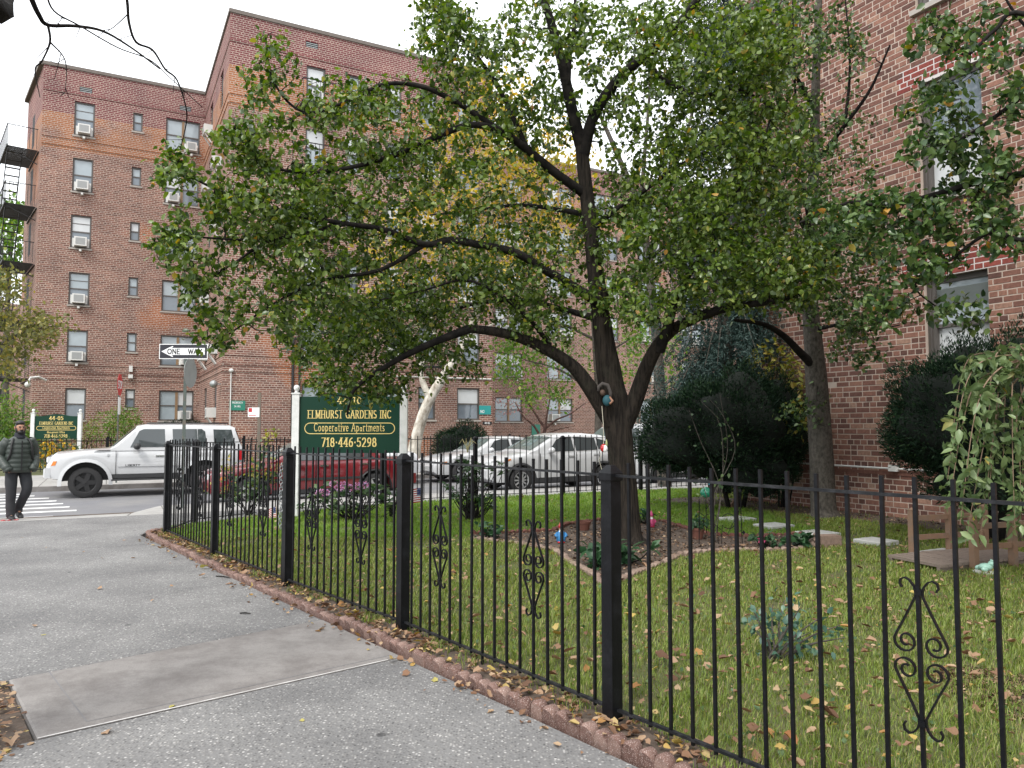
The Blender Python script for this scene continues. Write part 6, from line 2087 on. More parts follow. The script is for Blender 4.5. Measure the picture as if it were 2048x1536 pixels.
# kerbside tree by the pit: its trunk stands just left of the frame, bare twigs hang into the sky
rs = np.random.RandomState(19)
kb = Vector((-3.05, 3.1, 0))
kp = smooth_path([(kb.x, kb.y, -0.1), (kb.x, kb.y, 1.5), (kb.x + 0.05, kb.y, 3.0), (kb.x + 0.12, kb.y + 0.1, 4.2), (kb.x + 0.5, kb.y + 0.4, 5.6)], 4)
kr = np.interp(np.linspace(0, 1, len(kp)), [0, 0.1, 0.6, 1], [0.3, 0.22, 0.16, 0.10])
st1 = tuple(kp[12])
def limbk(start, pix, r0, r1):
    path = smooth_path([start] + [tuple(D(*p)) for p in pix], 5)
    return path, r0 + (r1 - r0) * np.linspace(0, 1, len(path)) ** 0.8
lk = [limbk(st1, [(-20, 10, 4.2), (10, -20, 4.6), (60, -60, 5.0)], 0.09, 0.05),
      limbk(tuple(D(30, -90, 4.8)), [(60, -10, 5.0), (78, 30, 5.1), (96, 50, 5.2), (150, 52, 5.3), (205, 62, 5.4), (262, 95, 5.5), (320, 138, 5.6)], 0.022, 0.005),
      limbk(tuple(D(96, 50, 5.2)), [(100, 84, 5.2), (84, 122, 5.25), (70, 140, 5.3), (80, 195, 5.35)], 0.010, 0.003),
      limbk(tuple(D(100, 84, 5.2)), [(126, 112, 5.2), (133, 140, 5.2), (130, 185, 5.2)], 0.007, 0.002),
      limbk(tuple(D(90, -20, 5.0)), [(108, 22, 5.1), (160, 52, 5.2), (235, 95, 5.4), (300, 120, 5.6), (345, 160, 5.7), (405, 215, 5.8)], 0.007, 0.003),
      limbk(tuple(D(240, -80, 5.2)), [(254, 0, 5.3), (258, 45, 5.35), (272, 84, 5.4), (305, 100, 5.5), (330, 138, 5.6), (354, 160, 5.7), (372, 215, 5.8), (372, 250, 5.9), (360, 300, 6.0)], 0.013, 0.004),
      limbk(tuple(D(256, 28, 5.3)), [(225, 56, 5.3), (207, 60, 5.3)], 0.005, 0.002)]
lk.append(limbk(tuple(lk[0][0][-1]), [(160, -90, 5.1), (240, -80, 5.2)], 0.05, 0.014))
lk.append(limbk(tuple(lk[0][0][-1]), [(45, -95, 4.9), (30, -90, 4.8)], 0.03, 0.02))
root = empty('street_tree', (kb.x, kb.y, 0), 0, 'kerbside tree with thin bare twigs hanging across the sky', 'tree')
T = Tubes(); T.add(kp, kr, 14); link(T.mesh('trunk'), 'trunk', root, 'w', MAT['bark'], True)
T = Tubes()
for p_, r_ in lk: T.add(p_, r_, 6)
for k in range(26):
    p_, r_ = lk[1 + rs.randint(6)]
    i = rs.randint(3, len(p_))
    e = p_[i] + np.array([rs.normal() * 0.12, rs.normal() * 0.08, -abs(rs.normal()) * 0.09])
    m_ = (p_[i] + e) / 2 + rs.normal(size=3) * 0.025
    T.add(np.array([p_[i], m_, e]), np.array([0.003, 0.002, 0.0012]), 4)
link(T.mesh('limbs'), 'limbs', root, 'w', MAT['bark_dark'], True)
# ------------------------------------------------------------------ shrubs
def blob_surface(rs, c, r, n, bump_=0.16, lo=-1.0, inner=0.86):
    """random points on a lumpy ellipsoid; returns points and outward directions"""
    v = unit(rs.normal(size=(n, 3)))
    v = v[v[:, 2] > lo]
    k = 1 + bump_ * (np.sin(v[:, 0] * 5.1 + 1.3) * np.cos(v[:, 1] * 4.3 + 0.4) + 0.7 * np.sin(v[:, 2] * 7.0 + v[:, 0] * 3.0))
    rad = (inner + (1 - inner) * rs.rand(len(v))) * k + np.abs(rs.normal(size=len(v))) * 0.03
    return np.array(c) + v * np.array(r) * rad[:, None], v

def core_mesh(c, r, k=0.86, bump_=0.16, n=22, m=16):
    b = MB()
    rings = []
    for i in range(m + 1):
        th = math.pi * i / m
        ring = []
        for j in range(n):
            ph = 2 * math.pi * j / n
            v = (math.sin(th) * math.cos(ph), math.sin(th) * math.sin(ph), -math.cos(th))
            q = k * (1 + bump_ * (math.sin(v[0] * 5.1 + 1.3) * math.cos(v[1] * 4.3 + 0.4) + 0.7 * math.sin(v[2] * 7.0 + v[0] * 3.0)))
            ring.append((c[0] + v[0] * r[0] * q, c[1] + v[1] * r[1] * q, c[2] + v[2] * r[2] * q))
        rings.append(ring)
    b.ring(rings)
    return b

def yew(name, label, blobs, n, rs, base, size=0.055, mat='yew', cat='shrub', corek=0.80, stems=4):
    root = empty(name, base, 0, label, cat)
    P, A = [], []
    for (c, r) in blobs:
        k = int(n * r[0] * r[2])
        p, a = blob_surface(rs, c, r, k, 0.14, -0.85, 0.80)
        P.append(p); A.append(a)
    P, A = np.concatenate(P), np.concatenate(A)
    keep = P[:, 2] > 0.08
    P, A = P[keep], A[keep]
    # needles in tufts
    t = 3
    PP_ = np.repeat(P, t, axis=0) + rs.normal(size=(len(P) * t, 3)) * size * 0.35
    AA = np.repeat(A, t, axis=0) * 0.9 + np.array([0, 0, 0.35])
    me = leaf_mesh('foliage', PP_, size * (0.6 + 0.8 * rs.rand(len(PP_))), rs, aspect=0.24, droop=-0.1, axis=AA, curl=0.08, simple=True)
    o = link(me, 'foliage', root, 'w', MAT[mat]); o['kind'] = 'stuff'
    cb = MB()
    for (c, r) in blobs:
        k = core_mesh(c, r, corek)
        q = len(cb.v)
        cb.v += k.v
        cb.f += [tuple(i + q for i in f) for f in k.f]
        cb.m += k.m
    cb.build('shade_core', MAT['yewcore'], root, 'w', True)  # solid filler lumps, their near-black colour standing in for shade among the needles
    st = MB()
    for k in range(stems):
        a = k * 2.4
        st.tube([(base[0] + 0.12 * math.cos(a), base[1] + 0.12 * math.sin(a), -0.05), (base[0] + 0.3 * math.cos(a), base[1] + 0.3 * math.sin(a), 0.7), (base[0] + 0.45 * math.cos(a), base[1] + 0.45 * math.sin(a), 1.2)], [0.05, 0.04, 0.02], 7)
    st.build('stem', MAT['bark_dark'], root, 'w', True)
    return root

rs = np.random.RandomState(21)
def dpt(px, py, d): return tuple(D(px, py, d))
y1 = D(1470, 960, 14.6)
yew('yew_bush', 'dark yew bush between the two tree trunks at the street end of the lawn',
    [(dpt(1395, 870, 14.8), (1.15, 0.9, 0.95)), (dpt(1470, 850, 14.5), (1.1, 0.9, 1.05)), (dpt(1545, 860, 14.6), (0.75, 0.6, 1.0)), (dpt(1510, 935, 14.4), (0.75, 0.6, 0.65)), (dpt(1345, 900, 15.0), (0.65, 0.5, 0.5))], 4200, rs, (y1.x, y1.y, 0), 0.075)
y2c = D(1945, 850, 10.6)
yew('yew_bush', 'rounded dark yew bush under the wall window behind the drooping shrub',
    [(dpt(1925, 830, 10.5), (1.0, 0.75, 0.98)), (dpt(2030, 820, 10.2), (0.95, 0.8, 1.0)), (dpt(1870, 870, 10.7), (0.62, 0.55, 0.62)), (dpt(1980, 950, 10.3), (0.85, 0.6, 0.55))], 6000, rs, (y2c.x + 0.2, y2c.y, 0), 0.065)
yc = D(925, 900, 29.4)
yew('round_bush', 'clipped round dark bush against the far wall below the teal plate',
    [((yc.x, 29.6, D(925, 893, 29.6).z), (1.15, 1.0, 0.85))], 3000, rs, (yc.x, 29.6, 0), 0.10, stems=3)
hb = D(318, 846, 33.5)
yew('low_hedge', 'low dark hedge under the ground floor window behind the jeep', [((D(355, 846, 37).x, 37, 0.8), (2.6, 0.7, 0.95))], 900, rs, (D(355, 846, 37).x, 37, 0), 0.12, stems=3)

# bright leafy bushes behind the far fence
def loose_bush(name, label, base, blobs, rs, mat, size, n, aspect=0.4, cat='shrub', stems=9, bark='bark_dark', simple=True, droop=0.3, spread=1.0):
    root = empty(name, base, 0, label, cat)
    T = Tubes()
    P, A = [], []
    for (c, r, w) in blobs:
        k = int(n * w)
        v = unit(rs.normal(size=(k, 3))) * (rs.rand(k, 1) ** 0.42)
        p = np.array(c) + v * np.array(r) * spread
        P.append(p); A.append(v)
    P, A = np.concatenate(P), np.concatenate(A)
    keep = P[:, 2] > 0.05
    P, A = P[keep], A[keep]
    for k in range(stems):
        e = P[rs.randint(len(P))]
        b0 = np.array([base[0] + rs.normal() * 0.06, base[1] + rs.normal() * 0.06, -0.02])
        mid = (b0 + e) / 2 + np.array([0, 0, 0.18]) * np.linalg.norm(e - b0)
        pth = smooth_path([b0, mid, e], 4)
        T.add(pth, np.linspace(0.012 + 0.004 * np.linalg.norm(e - b0), 0.003, len(pth)), 5)
    link(T.mesh('stems'), 'stems', root, 'w', MAT[bark], True)
    me = leaf_mesh('foliage', P, size * (0.6 + 0.7 * rs.rand(len(P))), rs, aspect=aspect, droop=droop, axis=A * 0.9, simple=simple)
    o = link(me, 'foliage', root, 'w', MAT[mat]); o['kind'] = 'stuff'
    return root

rs = np.random.RandomState(23)
fd = 33.0
q = D(20, 850, fd)
loose_bush('bamboo_bush', 'bright green feathery bush behind the standing man', (q.x, fd, 0), [((D(15, 850, fd).x, fd, D(15, 850, fd).z), (1.5, 1.0, 1.3), 1), ((D(45, 870, fd).x, fd, 1.0), (0.9, 0.8, 0.9), 0.5), ((D(-30, 820, fd).x, fd, 2.0), (1.5, 1, 1.7), 0.8)], rs, 'lime', 0.24, 1500, 0.22)
fd = 31.5
loose_bush('feathery_shrub', 'pale green feathery shrub behind the stop sign post', (D(228, 880, fd).x, fd, 0), [((D(228, 855, fd).x, fd, D(228, 855, fd).z), (1.15, 0.8, 0.75), 1), ((D(250, 840, fd).x, fd, D(250, 838, fd).z), (0.7, 0.6, 0.55), 0.5)], rs, 'lime', 0.17, 1100, 0.2)
loose_bush('twiggy_shrub', 'brownish twiggy shrub beside the far green sign', (D(172, 880, fd).x, fd, 0), [((D(172, 868, fd).x, fd, 1.1), (0.55, 0.5, 0.8), 1)], rs, 'olive', 0.10, 700, 0.4)
# marigolds and daisies
fd = 26.9
root = loose_bush('marigold_bed', 'bed of yellow and orange marigolds behind the low far fence', (D(108, 930, fd).x, fd, 0), [((D(100, 910, fd).x, fd, 0.62), (1.1, 0.4, 0.55), 1), ((D(122, 900, fd).x, fd, 0.75), (0.6, 0.4, 0.55), 0.5)], rs, 'rose', 0.10, 900, 0.45)
pp = np.array([[D(px, py, fd - 0.35)[i] for i in range(3)] for px, py in [(rs.normal(105, 22), rs.uniform(880, 932)) for _ in range(70)]])
pp = np.repeat(pp, 9, axis=0) + rs.normal(size=(630, 3)) * 0.012
o = link(leaf_mesh('blossoms', pp, 0.07, rs, aspect=0.7, droop=-0.1, up=0.1, simple=True), 'blossoms', root, 'w', MAT['marigold']); o['kind'] = 'stuff'

# yellow leaved sapling against the brick wall
rs = np.random.RandomState(24)
yd = 14.9
loose_bush('yellow_sapling', 'sapling with yellow green leaves between yew and grey trunk', (D(1565, 900, yd).x, yd, 0), [((D(1550, 720, yd).x, yd, D(1550, 720, yd).z), (0.55, 0.4, 0.4), 1), ((D(1590, 750, yd).x, yd, D(1590, 750, yd).z), (0.35, 0.3, 0.35), 0.6), ((D(1610, 820, yd - 1).x, yd - 1, D(1610, 820, yd - 1).z), (0.4, 0.3, 0.55), 0.5)], rs, 'roseyellow', 0.11, 190, 0.6, simple=False)

# ------------------------------------------------------------------ blue cedar with hanging sprays
rs = np.random.RandomState(25)
cdz = 16.2
root = empty('cedar_tree', (D(1440, 985, cdz).x, cdz, 0), 0, 'dark blue green cedar with drooping sprays behind the yew', 'tree')
cp_ = smooth_path([tuple(D(*p)) for p in [(1440, 985, cdz), (1445, 800, cdz), (1455, 600, cdz), (1470, 400, cdz), (1490, 150, cdz), (1500, -150, cdz)]], 5)
T = Tubes(); T.add(cp_, np.linspace(0.24, 0.10, len(cp_)), 10); link(T.mesh('trunk'), 'trunk', root, 'w', MAT['bark_grey'], True)
tb_ = Tubes(); pos, ax = [], []
for k in range(120):
    i = rs.randint(4, len(cp_))
    p0 = cp_[i]
    a = rs.uniform(0, 2 * math.pi)
    L = rs.uniform(0.9, 2.1) * (1.0 if p0[2] < 6.5 else 0.85)
    d_ = np.array([math.cos(a), math.sin(a) * 0.8, 0])
    pth = smooth_path([p0, p0 + d_ * L * 0.5 + np.array([0, 0, 0.18]), p0 + d_ * L + np.array([0, 0, -0.35 - 0.2 * L])], 5)
    tb_.add(pth, np.linspace(0.035, 0.006, len(pth)), 5)
    for j in range(3, len(pth)):
        for s_ in range(5):
            h0 = pth[j] + rs.normal(size=3) * 0.09
            hl = rs.uniform(0.25, 0.75)
            n_ = int(hl * 70)
            u_ = rs.rand(n_, 1)
            pos.append(h0 + np.array([0, 0, -1.0]) * u_ * hl + np.array([rs.normal() * 0.10, rs.normal() * 0.10, 0]) * u_ + rs.normal(size=(n_, 3)) * 0.018)
pos = np.concatenate(pos)
link(tb_.mesh('limbs'), 'limbs', root, 'w', MAT['bark_grey'], True)
o = link(leaf_mesh('crown', pos, 0.078 * (0.6 + 0.8 * rs.rand(len(pos))), rs, aspect=0.24, droop=0.6, up=0.0, simple=True), 'crown', root, 'w', MAT['cedar']); o['kind'] = 'stuff'

# ------------------------------------------------------------------ drooping shrub at the right edge
rs = np.random.RandomState(26)
wd = 7.7
root = empty('weeping_shrub', (D(2075, 900, wd).x, wd, 0), 0, 'drooping shrub with grey green leaves hanging over the little bridge', 'shrub')
bs = np.array(D(2085, 900, wd)); bs[2] = 0
T = Tubes(); pos, axs = [], []
top = np.array(D(2080, 690, wd))
st = smooth_path([bs, (bs + top) / 2 + np.array([0.05, 0.1, 0]), top], 5)
T.add(st, np.linspace(0.05, 0.03, len(st)), 8)
arch = [(2000, 700, 1975, 800, 1935, 960), (1985, 715, 1935, 760, 1905, 900), (2010, 720, 1990, 850, 1960, 1080), (1990, 745, 1950, 830, 1920, 1050), (2020, 705, 2010, 800, 2005, 980), (1975, 705, 1925, 745, 1895, 960), (2030, 740, 2025, 880, 2030, 1060), (1995, 770, 1965, 900, 1930, 1090), (2040, 700, 2045, 830, 2046, 1000), (2005, 800, 1985, 920, 1975, 1010), (2040, 690, 2090, 760, 2110, 950), (2100, 700, 2130, 800, 2140, 1000), (1960, 760, 1925, 850, 1900, 1000), (2035, 820, 2040, 930, 2042, 1075)]
for k, a in enumerate(arch):
    dd_ = wd + rs.uniform(-0.35, 0.35)
    pth = smooth_path([top + rs.normal(size=3) * 0.03 - np.array([0, 0, 0.1]), tuple(D(a[0], a[1], dd_)), tuple(D(a[2], a[3], dd_ - 0.1)), tuple(D(a[4], a[5], dd_ - 0.15))], 7)
    T.add(pth, np.linspace(0.011, 0.0025, len(pth)), 5)
    n_ = 78
    u_ = 0.22 + 0.78 * rs.rand(n_)
    x = u_ * (len(pth) - 1)
    i = np.minimum(x.astype(int), len(pth) - 2)
    f = (x - i)[:, None]
    pos.append(pth[i] * (1 - f) + pth[i + 1] * f + rs.normal(size=(n_, 3)) * 0.03)
pos = np.concatenate(pos)
link(T.mesh('stems'), 'stems', root, 'w', M('tan_stem', (0.22, 0.15, 0.10), 0.7), True)
o = link(leaf_mesh('foliage', pos, 0.135 * (0.55 + 0.6 * rs.rand(len(pos))), rs, aspect=0.46, droop=0.75, up=0.5), 'foliage', root, 'w', MAT['weep']); o['kind'] = 'stuff'

# ------------------------------------------------------------------ shrubs on the lawn
rs = np.random.RandomState(27)
def whorl_bush(name, label, base, heads, rs, mat, leaf, per, aspect=0.3, tall=None):
    """stems that end in rosettes of strap leaves"""
    root = empty(name, base, 0, label, 'shrub')
    T = Tubes(); P, A = [], []
    for h in heads:
        h = np.array(h)
        b0 = np.array([base[0] + rs.normal() * 0.05, base[1] + rs.normal() * 0.05, 0.0])
        pth = smooth_path([b0, b0 * 0.35 + h * 0.65 + np.array([0, 0, -0.06]), h], 4)
        T.add(pth, np.linspace(0.012, 0.004, len(pth)), 5)
        a = rs.rand(per) * 2 * math.pi
        v = np.stack([np.cos(a), np.sin(a), rs.uniform(-0.25, 0.7, per)], axis=1)
        P.append(h + rs.normal(size=(per, 3)) * 0.012 - np.array([0, 0, 1]) * rs.rand(per, 1) * 0.07)
        A.append(v * 2.2)
    link(T.mesh('stems'), 'stems', root, 'w', MAT['bark_dark'], True)
    P, A = np.concatenate(P), np.concatenate(A)
    o = link(leaf_mesh('foliage', P, leaf * (0.65 + 0.5 * rs.rand(len(P))), rs, aspect=aspect, droop=0.1, axis=A, up=0.9), 'foliage', root, 'w', MAT[mat]); o['kind'] = 'stuff'
    return root
rh = G(945, 1042)
heads = []
for k in range(46):
    px, py = rs.normal(940, 32), rs.uniform(915, 1015)
    w_ = 1 - abs((py - 970) / 80) * 0.5
    heads.append(tuple(D(940 + (px - 940) * w_, py, rh.y + rs.normal() * 0.22)))
root = whorl_bush('rhododendron', 'upright rhododendron with leathery leaves and a dried flower stalk on the lawn', (rh.x, rh.y, 0), heads, rs, 'rhodo', 0.135, 11, 0.32)
st = MB()
for k in range(7):
    a = k * 0.9
    t0 = D(935, 905, rh.y); 
    st.tube([t0, t0 + Vector((0.02 * math.cos(a), 0.0, 0.10)), t0 + Vector((0.10 * math.cos(a), 0.03 * math.sin(a), 0.19 + 0.01 * k)), t0 + Vector((0.15 * math.cos(a), 0.04 * math.sin(a), 0.15))], [0.010, 0.008, 0.008, 0.006], 5)
st.build('dried_stalk', M('straw', (0.52, 0.46, 0.24), 0.8), root, 'w', True)

def rose_bush(label, base, canes, rs, mat, leaf, per, tipmat=None, bark='bark_dark', name='rose_bush', r0=0.008):
    root = empty(name, base, 0, label, 'shrub')
    T = Tubes(); P, Q = [], []
    for c in canes:
        pth = smooth_path([tuple((base[0] + rs.normal() * 0.03, base[1] + rs.normal() * 0.03, 0.0))] + [tuple(x) for x in c], 5)
        T.add(pth, np.linspace(r0, 0.003, len(pth)), 5)
        n_ = per
        u_ = 0.3 + 0.7 * rs.rand(n_)
        x = u_ * (len(pth) - 1)
        i = np.minimum(x.astype(int), len(pth) - 2)
        f = (x - i)[:, None]
        pt_ = pth[i] * (1 - f) + pth[i + 1] * f + rs.normal(size=(n_, 3)) * 0.055
        if tipmat: 
            Q.append(pt_[pt_[:, 2] > np.quantile(pt_[:, 2], 0.62)]); pt_ = pt_[pt_[:, 2] <= np.quantile(pt_[:, 2], 0.62)]
        P.append(pt_)
    link(T.mesh('stems'), 'stems', root, 'w', MAT[bark], True)
    P = np.concatenate(P)
    o = link(leaf_mesh('foliage', P, leaf * (0.6 + 0.7 * rs.rand(len(P))), rs, aspect=0.6, droop=0.2), 'foliage', root, 'w', MAT[mat]); o['kind'] = 'stuff'
    if tipmat:
        Q = np.concatenate(Q)
        o = link(leaf_mesh('young_foliage', Q, leaf * (0.6 + 0.7 * rs.rand(len(Q))), rs, aspect=0.5, droop=0.0), 'young_foliage', root, 'w', MAT[tipmat]); o['kind'] = 'stuff'
    return root
rb = G(497, 1030)
cn_ = []
for k in range(16):
    e = D(rs.normal(500, 34), rs.uniform(905, 985), rb.y + rs.normal() * 0.2)
    cn_.append([((Vector((rb.x, rb.y, 0)) + e) / 2 + Vector((rs.normal() * 0.05, 0, 0.12))), e])
cn_.append([D(515, 960, rb.y), D(538, 880, rb.y), D(552, 858, rb.y)])
cn_.append([D(520, 960, rb.y), D(530, 900, rb.y), D(545, 865, rb.y)])
cn_.append([D(515, 950, rb.y), D(530, 890, rb.y), D(535, 868, rb.y)])
rose_bush('rose bush with a tall yellow shoot near the corner of the lawn', (rb.x, rb.y, 0), cn_, rs, 'rose', 0.085, 34, 'roseyellow')
rb2 = G(1545, 1330)
cn_ = []
for (px, py) in [(1500, 1205), (1520, 1225), (1545, 1210), (1570, 1200), (1600, 1215), (1640, 1235), (1680, 1250), (1665, 1280), (1510, 1260), (1580, 1240), (1620, 1265), (1690, 1275)]:
    e = D(px, py, rb2.y + rs.normal() * 0.12)
    cn_.append([((Vector((rb2.x, rb2.y, 0)) + e) / 2 + Vector((0, 0, 0.04))), e])
rose_bush('low blue green rose shrub on the lawn just behind the near fence pickets', (rb2.x, rb2.y, 0), cn_, rs, 'bluegreen', 0.056, 15, None, 'bark_grey', r0=0.011)
# bare rambling canes in front of the yew
rb3 = G(1425, 1088)
cn_ = [[D(1440, 980, rb3.y), D(1400, 880, rb3.y), D(1378, 820, rb3.y)], [D(1445, 960, rb3.y), D(1440, 850, rb3.y), D(1400, 800, rb3.y)], [D(1425, 1000, rb3.y), D(1470, 900, rb3.y), D(1445, 830, rb3.y), D(1420, 800, rb3.y)], [D(1430, 1000, rb3.y), D(1455, 900, rb3.y), D(1440, 790, rb3.y)], [D(1420, 1020, rb3.y), D(1400, 960, rb3.y), D(1380, 960, rb3.y)]]
rose_bush('bare arching rose canes with a few leaves in front of the dark yew', (rb3.x, rb3.y, 0.0), cn_, rs, 'rose', 0.06, 12, None, 'bark_grey', name='rose_canes')
# hydrangea by the sign
hy = G(705, 1042)
heads = [tuple(D(705 + rs.normal() * 42, rs.uniform(960, 1022), hy.y + rs.normal() * 0.2)) for _ in range(34)]
root = whorl_bush('hydrangea', 'hydrangea with pink and violet flower heads below the large green board', (hy.x, hy.y, 0), heads, rs, 'rose', 0.125, 9, 0.62)
for (px, py) in [(678, 975), (688, 970), (702, 976), (715, 972), (728, 970), (650, 985), (668, 968), (640, 985)]:
    c = np.array(D(px, py, hy.y - 0.22))
    v = unit(rs.normal(size=(60, 3)))
    o = link(leaf_mesh('flower_head', c + v * np.array([0.062, 0.062, 0.045]), 0.03, rs, aspect=0.9, axis=v, droop=0, simple=True), 'flower_head', root, 'w', MAT['pink']); o['kind'] = 'stuff'
heads = [tuple(D(785 + rs.normal() * 10, rs.uniform(955, 1020), hy.y + rs.normal() * 0.15)) for _ in range(9)]
whorl_bush('hydrangea', 'narrow leafy shrub squeezed beside the right post of the large sign', (D(785, 1040, hy.y).x, hy.y, 0), heads, rs, 'rose', 0.10, 8, 0.5)
heads = [tuple(D(628 + rs.normal() * 14, rs.uniform(985, 1030), hy.y - 0.3 + rs.normal() * 0.15)) for _ in range(9)]
whorl_bush('hydrangea', 'small leafy plant at the foot of the left sign post', (D(628, 1040, hy.y - 0.3).x, hy.y - 0.3, 0), heads, rs, 'rose', 0.10, 8, 0.5)
# broad leaved plants in the bed
for (px, py, n_, lf, lab, nm) in [(1205, 1140, 12, 0.16, 'broad leaved plant at the front corner of the flower bed', 'hosta'), (1250, 1130, 9, 0.17, 'broad leaved plant just right of the near fence post', 'hosta'), (1600, 1100, 10, 0.14, 'broad leaved plant at the right end of the flower bed by the tan stone', 'hosta'), (1290, 1050, 10, 0.11, 'dark leafy plant at the right side of the trunk foot', 'bedding_plant'), (978, 1082, 10, 0.12, 'low dark plant at the left tip of the flower bed', 'bedding_plant')]:
    g = G(px, py)
    heads = [(g.x + rs.normal() * 0.10, g.y + rs.normal() * 0.10, rs.uniform(0.08, 0.26)) for _ in range(n_)]
    whorl_bush(nm, lab, (g.x, g.y, 0.02), heads, rs, 'hosta', lf, 6, 0.6)
# impatiens with pink flowers
for (px, py, lab, nf) in [(1535, 1100, 'small dark plant with one hot pink flower in the right arm of the bed', 3)]:
    g = G(px, py)
    heads = [(g.x + rs.normal() * 0.12, g.y + rs.normal() * 0.10, rs.uniform(0.08, 0.22)) for _ in range(14)]
    root = whorl_bush('impatiens', lab, (g.x, g.y, 0.02), heads, rs, 'hosta', 0.10, 6, 0.55)
    c = np.array(D(1523, 1078, g.y - 0.14))
    v = unit(rs.normal(size=(26, 3)))
    o = link(leaf_mesh('flower', c + v * 0.012, 0.05, rs, aspect=0.8, axis=v * 1.5, droop=0), 'flower', root, 'w', MAT['hotpink']); o['kind'] = 'stuff'

# ------------------------------------------------------------------ grass, in two growths, and fallen leaves
rs = np.random.RandomState(31)
lp = np.array(lawn_poly)
def inside(P, poly):
    x, y = P[:, 0], P[:, 1]
    r = np.zeros(len(P), bool)
    j = len(poly) - 1
    for i in range(len(poly)):
        xi, yi = poly[i]
        xj, yj = poly[j]
        c = ((yi > y) != (yj > y)) & (x < (xj - xi) * (y - yi) / (yj - yi + 1e-12) + xi)
        r ^= c
        j = i
    return r
bed_poly = np.array(poly)
soil_poly = np.array([(v.x, v.y) for v in wl2])
fd2, fn2 = np.array(FD)[:2], np.array(FN)[:2]
p02 = np.array(POSTS[0])[:2]
def lawn_points(n, power):
    # more points near the viewer: distance density falls off
    d = 1.6 + 17.5 * rs.rand(n) ** power
    k = rs.uniform(-0.72, 0.76, n)
    P = np.stack([d * k, d], axis=1)
    off = (P - p02) @ fn2
    ok = inside(P, lp) & ~inside(P, bed_poly) & (off < -0.05)
    P = P[ok]
    s_ = inside(P, soil_poly)
    keep = ~s_ | (rs.rand(len(P)) < 0.05)
    return P[keep]
def patchy(P, f, seed):
    a = np.sin(P[:, 0] * f + seed) * np.cos(P[:, 1] * f * 0.8 + seed * 2.1) + 0.6 * np.sin(P[:, 0] * f * 2.3 - P[:, 1] * f * 1.9 + seed)
    return a
def blades(P, h, w, z0=0.02):
    n = len(P)
    base = np.concatenate([P, np.full((n, 1), z0)], axis=1)
    a = rs.rand(n) * 2 * math.pi
    side = np.stack([np.cos(a), np.sin(a), np.zeros(n)], axis=1) * w[:, None] * 0.5
    lean = np.stack([np.cos(a + 1.3), np.sin(a + 1.3), np.zeros(n)], axis=1) * (h * rs.uniform(0.15, 0.95, n))[:, None]
    up = np.array([0, 0, 1.0]) * h[:, None]
    m = base + up * 0.55 + lean * 0.3
    t = base + up * (0.75 + 0.25 * rs.rand(n)[:, None]) + lean
    V = np.stack([base - side, base + side, m + side * 0.8, m - side * 0.8, t], axis=1).reshape(-1, 3)
    i = np.arange(n)[:, None] * 5
    F = np.concatenate([i + np.array([[0, 1, 2]]), i + np.array([[0, 2, 3]]), i + np.array([[3, 2, 4]])], axis=0)
    return V, F
P = lawn_points(620000, 0.80)
th = patchy(P, 2.1, 0.7)
P = P[th + 0.7 * patchy(P, 6.3, 1.9) + rs.normal(size=len(P)) * 0.55 > -1.25]
dist = P[:, 1]
h = rs.uniform(0.025, 0.066, len(P)) * (1 + 0.3 * patchy(P, 3.3, 2.0))
w = np.interp(dist, [2, 6, 18], [0.0030, 0.0048, 0.011])
far = dist > 10.8
lush = far & (P[:, 0] < 4.6)
# split by growth: lush grass at the street end
def split_mesh(mask, name, matn, lab):
    idx = np.where(mask)[0]
    Vv, Ff = blades(P[idx], h[idx] * (1.15 if matn == 'grass_lush' else 1), w[idx])
    o = link(arr_mesh(name, Vv, Ff), name, None, 'w', MAT[matn])
    tag(o, lab, 'grass', kind='stuff')
split_mesh(lush, 'grass', 'grass_lush', 'bright green grass at the street end of the lawn')
split_mesh(~lush, 'grass', 'grass', 'thin grass mixed with straw on the near lawn')

def litter_mesh(P, z, size):
    n = len(P)
    base = np.concatenate([P, np.asarray(z).reshape(-1, 1) * np.ones((n, 1))], axis=1)
    a = rs.rand(n) * 2 * math.pi
    ax = np.stack([np.cos(a), np.sin(a), rs.normal(size=n) * 0.22], axis=1)
    nr = unit(np.stack([rs.normal(size=n) * 0.35, rs.normal(size=n) * 0.35, np.ones(n)], axis=1))
    ax = unit(ax - nr * np.sum(ax * nr, axis=1, keepdims=True))
    b = np.cross(nr, ax)
    L = size[:, None]
    cup = nr * L * rs.uniform(0.06, 0.24, n)[:, None]
    as_ = rs.uniform(0.5, 0.95, n)[:, None] * 0.5
    # lobed outline round a centre, each leaf its own
    m = 10
    pts = []
    tw = rs.uniform(-0.25, 0.25, n)[:, None]
    for k in range(m):
        th_ = 2 * math.pi * k / m
        r_ = (0.62 + 0.4 * rs.rand(n)[:, None]) * (1.0 if k % 2 == 0 else rs.uniform(0.62, 0.98, n)[:, None])
        r_ = np.where(k == 0, 0.95, r_)
        cx_, cy_ = math.cos(th_), math.sin(th_)
        pts.append(base + ax * L * 0.5 * (1 + cx_ * r_) + b * L * as_ * cy_ * r_ + cup * (abs(cy_) + 0.25 * rs.rand(n)[:, None]) * (1 + tw * cx_ * 3))
    pts.append(base + ax * L * 0.5 - cup * 0.1)
    V = np.stack(pts, axis=1).reshape(-1, 3)
    V[:, 2] = np.maximum(V[:, 2], 0.003)
    i = np.arange(n)[:, None] * (m + 1)
    f = np.array([[k, m, (k + 1) % m] for k in range(m)])
    F = (i[:, :, None] + f[None]).reshape(-1, 3)
    return V, F
P = lawn_points(24000, 0.72)
P = P[rs.rand(len(P)) < np.interp(P[:, 1], [2, 7, 12, 18], [1, 0.75, 0.3, 0.12])]
